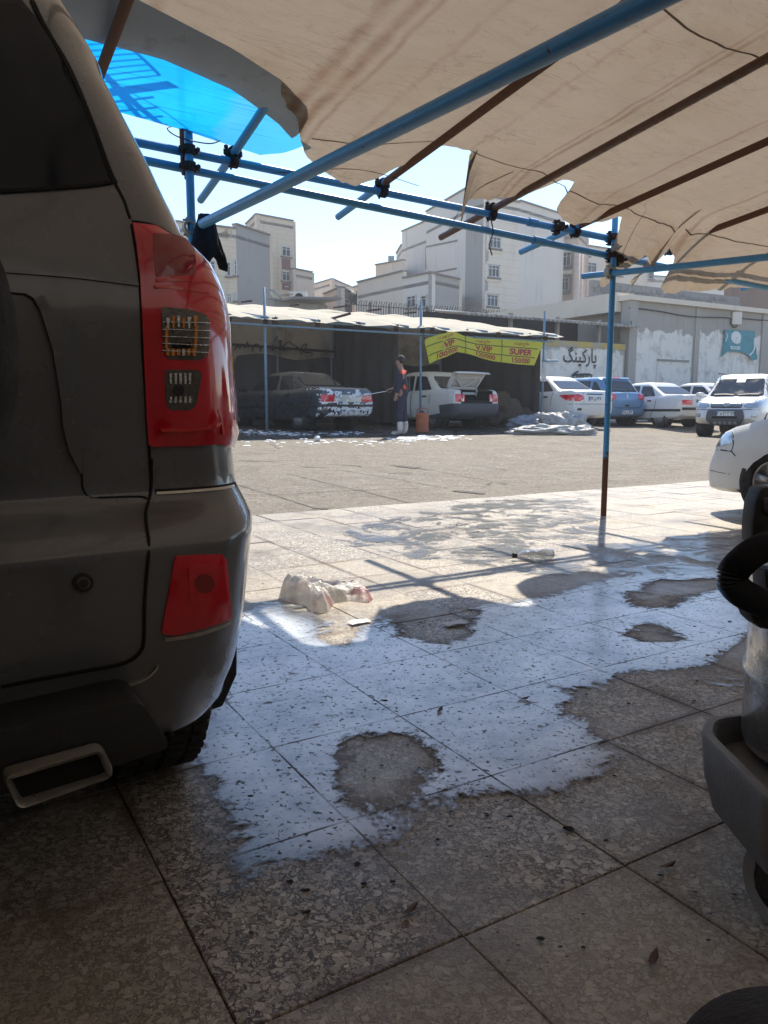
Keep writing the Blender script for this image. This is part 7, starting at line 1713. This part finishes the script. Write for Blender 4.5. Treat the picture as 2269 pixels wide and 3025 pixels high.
def join_verts(os_, name):
    V = []; Fc = []
    for o in os_:
        n = len(V); V += [v.co.copy() for v in o.data.vertices]; Fc += [tuple(i + n for i in p.vertices) for p in o.data.polygons]; m_ = o.data.materials[0]; d = o.data; bpy.data.objects.remove(o); bpy.data.meshes.remove(d)
    return mk(name, V, Fc, m_, None, True)
bpoly = [(602, 1292), (612, 1272), (640, 1262), (690, 1266), (715, 1276), (760, 1272), (790, 1284), (806, 1296), (796, 1304), (755, 1299), (722, 1303), (708, 1324), (676, 1322), (652, 1304), (625, 1300)]
bg = [touw(gp(x * K, y * K))[:2] for x, y in bpoly]
def bmap(q):
    v = Vector(q); dm = 1e9
    for i in range(len(bg)):
        a_ = Vector(bg[i]); b_ = Vector(bg[(i + 1) % len(bg)]); ab = b_ - a_; t = max(0, min(1, (v - a_).dot(ab) / max(ab.length_squared, 1e-9))); dm = min(dm, (v - a_ - ab * t).length)
    x = Vector((q[0] * 7, q[1] * 7, 0)); rdg = 1 - 2 * abs(noise.noise(x + Vector((1, 4, 2)))); r2 = 1 - 2 * abs(noise.noise(x * 2.3 + Vector((3, 1, 7)))); r3 = 1 - 2 * abs(noise.noise(x * 5.1))
    u0 = min(b[0] for b in bg); u1 = max(b[0] for b in bg); s_ = (q[0] - u0) / (u1 - u0)
    h_ = (.092 - .045 * smooth(s_ * 1.3)) * (.38 + .42 * rdg + .34 * r2 + .22 * r3); h_ = max(.004, h_) * smooth(dm / .045) ** .6
    side = Vector((noise.noise(x * .8), noise.noise(x * .8 + Vector((9, 0, 0))), 0)) * .03 * smooth(dm / .05)
    return uw(q[0], q[1], .004 + h_) + side, Z
bag = patch('plastic_bag', bg, bmap, M_BAG, None, 0, .003, .009, (), True, True)
tag(bag, 'crumpled white plastic bag with faint pink print on the sunlit tiles', 'plastic bag')
# clear bottle lying down
n = NT('clear_pet'); gl = n.n('ShaderNodeBsdfGlossy'); gl.inputs['Roughness'].default_value = .05; tp = n.n('ShaderNodeBsdfTransparent'); tp.inputs[0].default_value = (.86, .88, .9, 1); lw = n.n('ShaderNodeLayerWeight'); lw.inputs[0].default_value = .35
dfp = n.n('ShaderNodeBsdfDiffuse'); dfp.inputs[0].default_value = (.6, .62, .65, 1); mx0 = n.n('ShaderNodeMixShader'); mx0.inputs[0].default_value = .25; n.l(tp.outputs[0], mx0.inputs[1]); n.l(dfp.outputs[0], mx0.inputs[2])
mx = n.n('ShaderNodeMixShader'); n.l(n.math('MULTIPLY', lw.outputs['Facing'], .8), mx.inputs[0]); n.l(mx0.outputs[0], mx.inputs[1]); n.l(gl.outputs[0], mx.inputs[2]); M_PET = n.finish(mx)
A_ = gp(1632, 1650) ; B_ = gp(1530, 1655); d = (B_ - A_).normalized(); e = Vector((-d.y, d.x, 0)); L_ = .25
bt = thing('bottle', 'crushed clear plastic bottle lying on the sunlit tiles', 'bottle', A_)
m = MB().lathe([(.002, 0), (.030, .002), (.034, .012), (.033, .04), (.030, .055), (.033, .07), (.033, .10), (.029, .115), (.033, .13), (.033, .165), (.028, .19), (.016, .215), (.013, .225), (.013, .245)], (0, 0, 0), 'z', 22)
m.v = [A_ + d * v.z + e * v.x * (1.15 + .15 * noise.noise(Vector((v.z * 25, 0, 0)))) + Z * max(.002, v.y * (.85 + .3 * noise.noise(Vector((v.x * 30, v.z * 25, 2)))) + .031) for v in m.v]; m.build('shell', M_PET, bt, True)
MB().tube([A_ + d * .232 + Z * .03, A_ + d * .256 + Z * .03], .0155, 14).build('cap', M_CABLE, bt, True)
# paper scraps
for k, (x, y, s_, lab) in enumerate(((1344, 1846, .055, 'small white paper scrap lying in the wet dark patch of tiles'), (1062, 1842, .05, 'pale paper scrap on the tiles near the plastic bag'))):
    P = gp(x, y); V = []; 
    for i in range(5):
        for j in range(4): V.append(P + U * (i / 4 - .5) * s_ * 1.9 + W * (j / 3 - .5) * s_ + Z * (.008 + .010 * abs(noise.noise(Vector((i * .7, j * .9, k * 5))))))
    o = mk('paper_scrap', V, [(i * 4 + j, (i + 1) * 4 + j, (i + 1) * 4 + j + 1, i * 4 + j + 1) for i in range(4) for j in range(3)], surf('paper', (.62, .62, .60), .8, var=.1, bump=.1), None, True); tag(o, lab, 'paper')
# dark grit, leaf bits and mud crumbs nobody could count
rr = random.Random(11); m = MB()
def crumb(P, s_, flat=.35):
    a = rr.random() * 6.28; k = rr.randint(4, 6); el = rr.uniform(.4, 1.0)
    bot = [P + Vector((math.cos(a + i * 6.28 / k) * s_ * rr.uniform(.6, 1.2), math.sin(a + i * 6.28 / k) * s_ * el * rr.uniform(.6, 1.2), .003)) for i in range(k)]
    top = [P + (q - P) * rr.uniform(.3, .7) + Z * s_ * flat * rr.uniform(.5, 1.4) for q in bot]
    m.add(bot + top, [tuple(range(k))[::-1], tuple(range(k, 2 * k))] + [(i, (i + 1) % k, k + (i + 1) % k, k + i) for i in range(k)])
for _ in range(520):
    x = rr.uniform(700, 2230); y = rr.choice([rr.uniform(1720, 2150), rr.uniform(1850, 2500), rr.uniform(1560, 2900)]); crumb(gp(x, y), abs(rr.gauss(0, .0032)) + .0014)
for cx_, cy_, n_, sp_ in ((1600, 1780, 22, .10), (1780, 1760, 16, .07), (1740, 1855, 14, .09), (2110, 1860, 14, .07), (1600, 2010, 18, .05), (1250, 1840, 12, .06), (1830, 1910, 10, .05), (1530, 1640, 26, .05), (780, 2520, 10, .03), (1095, 2620, 8, .02)):
    for _ in range(n_): P = gp(cx_, cy_); crumb(P + Vector((rr.gauss(0, sp_), rr.gauss(0, sp_ * .5), 0)), rr.uniform(.002, .008))
for x, y in ((1445, 1562), (1352, 1552), (1378, 1575), (1290, 1545)):
    for _ in range(4): crumb(gp(x, y) + Vector((rr.gauss(0, .06), rr.gauss(0, .04), 0)), rr.uniform(.008, .02), .25)
tag(m.build('grit', surf('dark_grit', (.022, .017, .014), .7, var=.5, scale=40, bump=.2)), 'dark grit and mud crumbs scattered over the wet tiles', 'grit', kind='stuff')
for k, (x, y, a) in enumerate(((1970, 2568, .4), (1300, 2105, 1.2), (1545, 2070, .2), (1930, 2845, 1.0), (1210, 2700, .8))):
    P = gp(x, y); c_, s_ = math.cos(a), math.sin(a); V = [P + Vector((c_ * u_ - s_ * v_, s_ * u_ + c_ * v_, .006 + h_)) for u_, v_, h_ in ((-.022, 0, .004), (-.008, .007, 0), (.012, .006, .003), (.024, 0, .008), (.010, -.006, .001), (-.010, -.006, .004))]
    o = mk('dead_leaf', V, [(0, 1, 2, 3, 4, 5)], surf('dead_leaf', (.10, .05, .025), .8)); tag(o, ['curled brown leaf beside the vacuum cleaner castor', 'brown leaf bit in the wet pool near the dark dry island', 'small brown leaf where tile joints cross in the pool', 'brown leaf on the stained tiles beside the seated knee', 'brown leaf on the dry tiles in front of the pool'][k], 'leaf', 'dead leaves on the tiles')
# sacks heaped beside the shed
M_SACK = surf('grey_white_sack', (.46, .45, .43), .6, var=.3, scale=6, bump=.8, bscale=18, bdist=.03, dirt=(.20, .18, .16), dscale=4, dlo=.5, dhi=.7)
M_SACKB = surf('bluish_sack', (.30, .32, .38), .55, var=.3, scale=6, bump=.8, bscale=18, bdist=.03)
M_TARPD = surf('brown_tarp_heap', (.10, .075, .055), .9, var=.4, scale=5, bump=.8, bscale=12, bdist=.03)
for k, (f_, x, y, wd, dp, ht, mt, lab) in enumerate(((z5, 1300, 960, .75, .55, .55, M_SACKB, 'bluish plastic sack on top of the heap by the shed post'), (z5, 1240, 1005, .8, .5, .32, M_SACKB, 'bluish crumpled sack at the shed end of the heap'), (z5, 1440, 1000, 1.3, .6, .42, M_SACK, 'large white sack in the heap beside the white saloon'), (z5, 1400, 1060, 1.6, .6, .22, M_SACK, 'flattened pale sheet lying in front of the sack heap'), (z6, 150, 915, 1.2, .6, .45, M_SACK, 'bulging white sack at the open end of the heap'), (z6, 240, 955, 1.0, .5, .20, M_SACK, 'flat torn sack trailing from the heap'))):
    P = onground(*f_(x, y)); o = crumple('sack', Vector((0, 0, 0)), (1, .25, 0), wd, dp, ht, mt, 10 + k, amp=.45); o.location = (P.x, P.y, P.z - .02); tag(o, lab, 'sack', 'sacks heaped by the shed')
for k, (x, y, wd, dp, ht, lab) in enumerate(((1080, 985, 1.1, .8, .75, 'brown tarpaulin bundle heaped inside the shed behind the open boot'), (1190, 985, .9, .7, .45, 'low brown bundle against the shed side curtain'))):
    P = onground(*z5(x, y + 25)); P += Vector((P.x, P.y, 0)).normalized() * 1.2; o = crumple('bundle', Vector((0, 0, 0)), (1, .3, 0), wd, dp, ht, M_TARPD, 30 + k, amp=.45); o.location = (P.x, P.y, gz(P.x, P.y) - .02); tag(o, lab, 'bundle')
# orange keg beside the post
P = onground(*z5(408, 1045)); kg = thing('keg', 'orange plastic keg standing by the middle shed post', 'keg', P); M_KEG = surf('orange_plastic', (.42, .115, .045), .6, var=.2, scale=8, bump=.1, dirt=(.2, .1, .06))
autosmooth(MB().lathe([(.13, 0), (.15, .015), (.155, .12), (.148, .14), (.155, .16), (.155, .32), (.148, .34), (.155, .36), (.15, .44), (.10, .47), (.06, .475)], P, 'z', 24).build('body', M_KEG, kg), 40)
MB().tube(catmull([P + Vector((-.12, 0, .44)), P + Vector((-.10, 0, .56)), P + Vector((.10, 0, .56)), P + Vector((.12, 0, .44))], 6), .014, 8).build('handle', M_KEG, kg, True); MB().tube([P + Z * .47, P + Z * .52], .03, 10).build('cap', M_BLK, kg, True)
P = onground(*z4(800, 1118)); cu_ = mk('cup', *(lambda mm: (mm.v, mm.f))(MB().lathe([(.03, 0), (.045, .01), (.055, .10), (.05, .105), (.04, .02)], (0, 0, 0), 'x', 16)), surf('white_cup', (.66, .65, .62), .5), None, True); cu_.location = P + Z * .05; cu_.rotation_euler = (0, 0, .6); tag(cu_, 'white plastic cup lying on the yard before the shed', 'cup')
# foam lying on the yard in front of the shed
m = MB(); rr = random.Random(21)
def blobs(pl, n_, sp_, r0, r1):
    for _ in range(n_):
        i = rr.randrange(len(pl) - 1); t = rr.random(); x = pl[i][0] + (pl[i + 1][0] - pl[i][0]) * t + rr.gauss(0, sp_ * 2); y = pl[i][1] + (pl[i + 1][1] - pl[i][1]) * t + rr.gauss(0, sp_ * .35)
        P = onground(x, y); r_ = rr.uniform(r0, r1); k = 6; a0 = rr.random() * 6
        ring = [P + Vector((math.cos(a0 + i * 1.0472) * r_ * rr.uniform(.7, 1.3) * 1.6, math.sin(a0 + i * 1.0472) * r_ * rr.uniform(.7, 1.3), .004)) for i in range(k)]; top = [P + (q - P) * .6 + Z * r_ * .35 for q in ring]
        m.add(ring + top, [tuple(range(k, 2 * k))] + [(i, (i + 1) % k, k + (i + 1) % k, k + i) for i in range(k)])
blobs([z5(190, 1094), z5(360, 1090), z5(480, 1088), z5(600, 1092), z5(740, 1094)], 70, 10.0, .012, .055); blobs([z4(140, 1030), z4(400, 1048), z4(700, 1060), z4(1150, 1050)], 150, 9.0, .01, .04); blobs([z4(1430, 1092), z4(1659, 1092)], 25, 5, .02, .06); blobs([z4(200, 1130), z4(900, 1128), z4(1659, 1126)], 60, 14.0, .01, .05)
tag(m.build('foam', M_FOAM, None, True), 'white soap foam lying on the wet yard before the shed', 'foam', kind='stuff')
# ================================================================== .0014: bright dusty air over the yard
n = NT('haze_air'); pv = n.n('ShaderNodeVolumePrincipled'); pv.inputs['Color'].default_value = (.93, .95, 1, 1); pv.inputs['Density'].default_value = .0014; pv.inputs['Anisotropy'].default_value = .35
n.l(pv.outputs[0], n.out.inputs['Volume'])
hz = MB().box((0, 40, 9.35), (700, 320, 21.3)).build('haze', n.m); tag(hz, 'thin bright dusty haze filling the air over the yard', 'haze', kind='stuff')
hz.data.update()
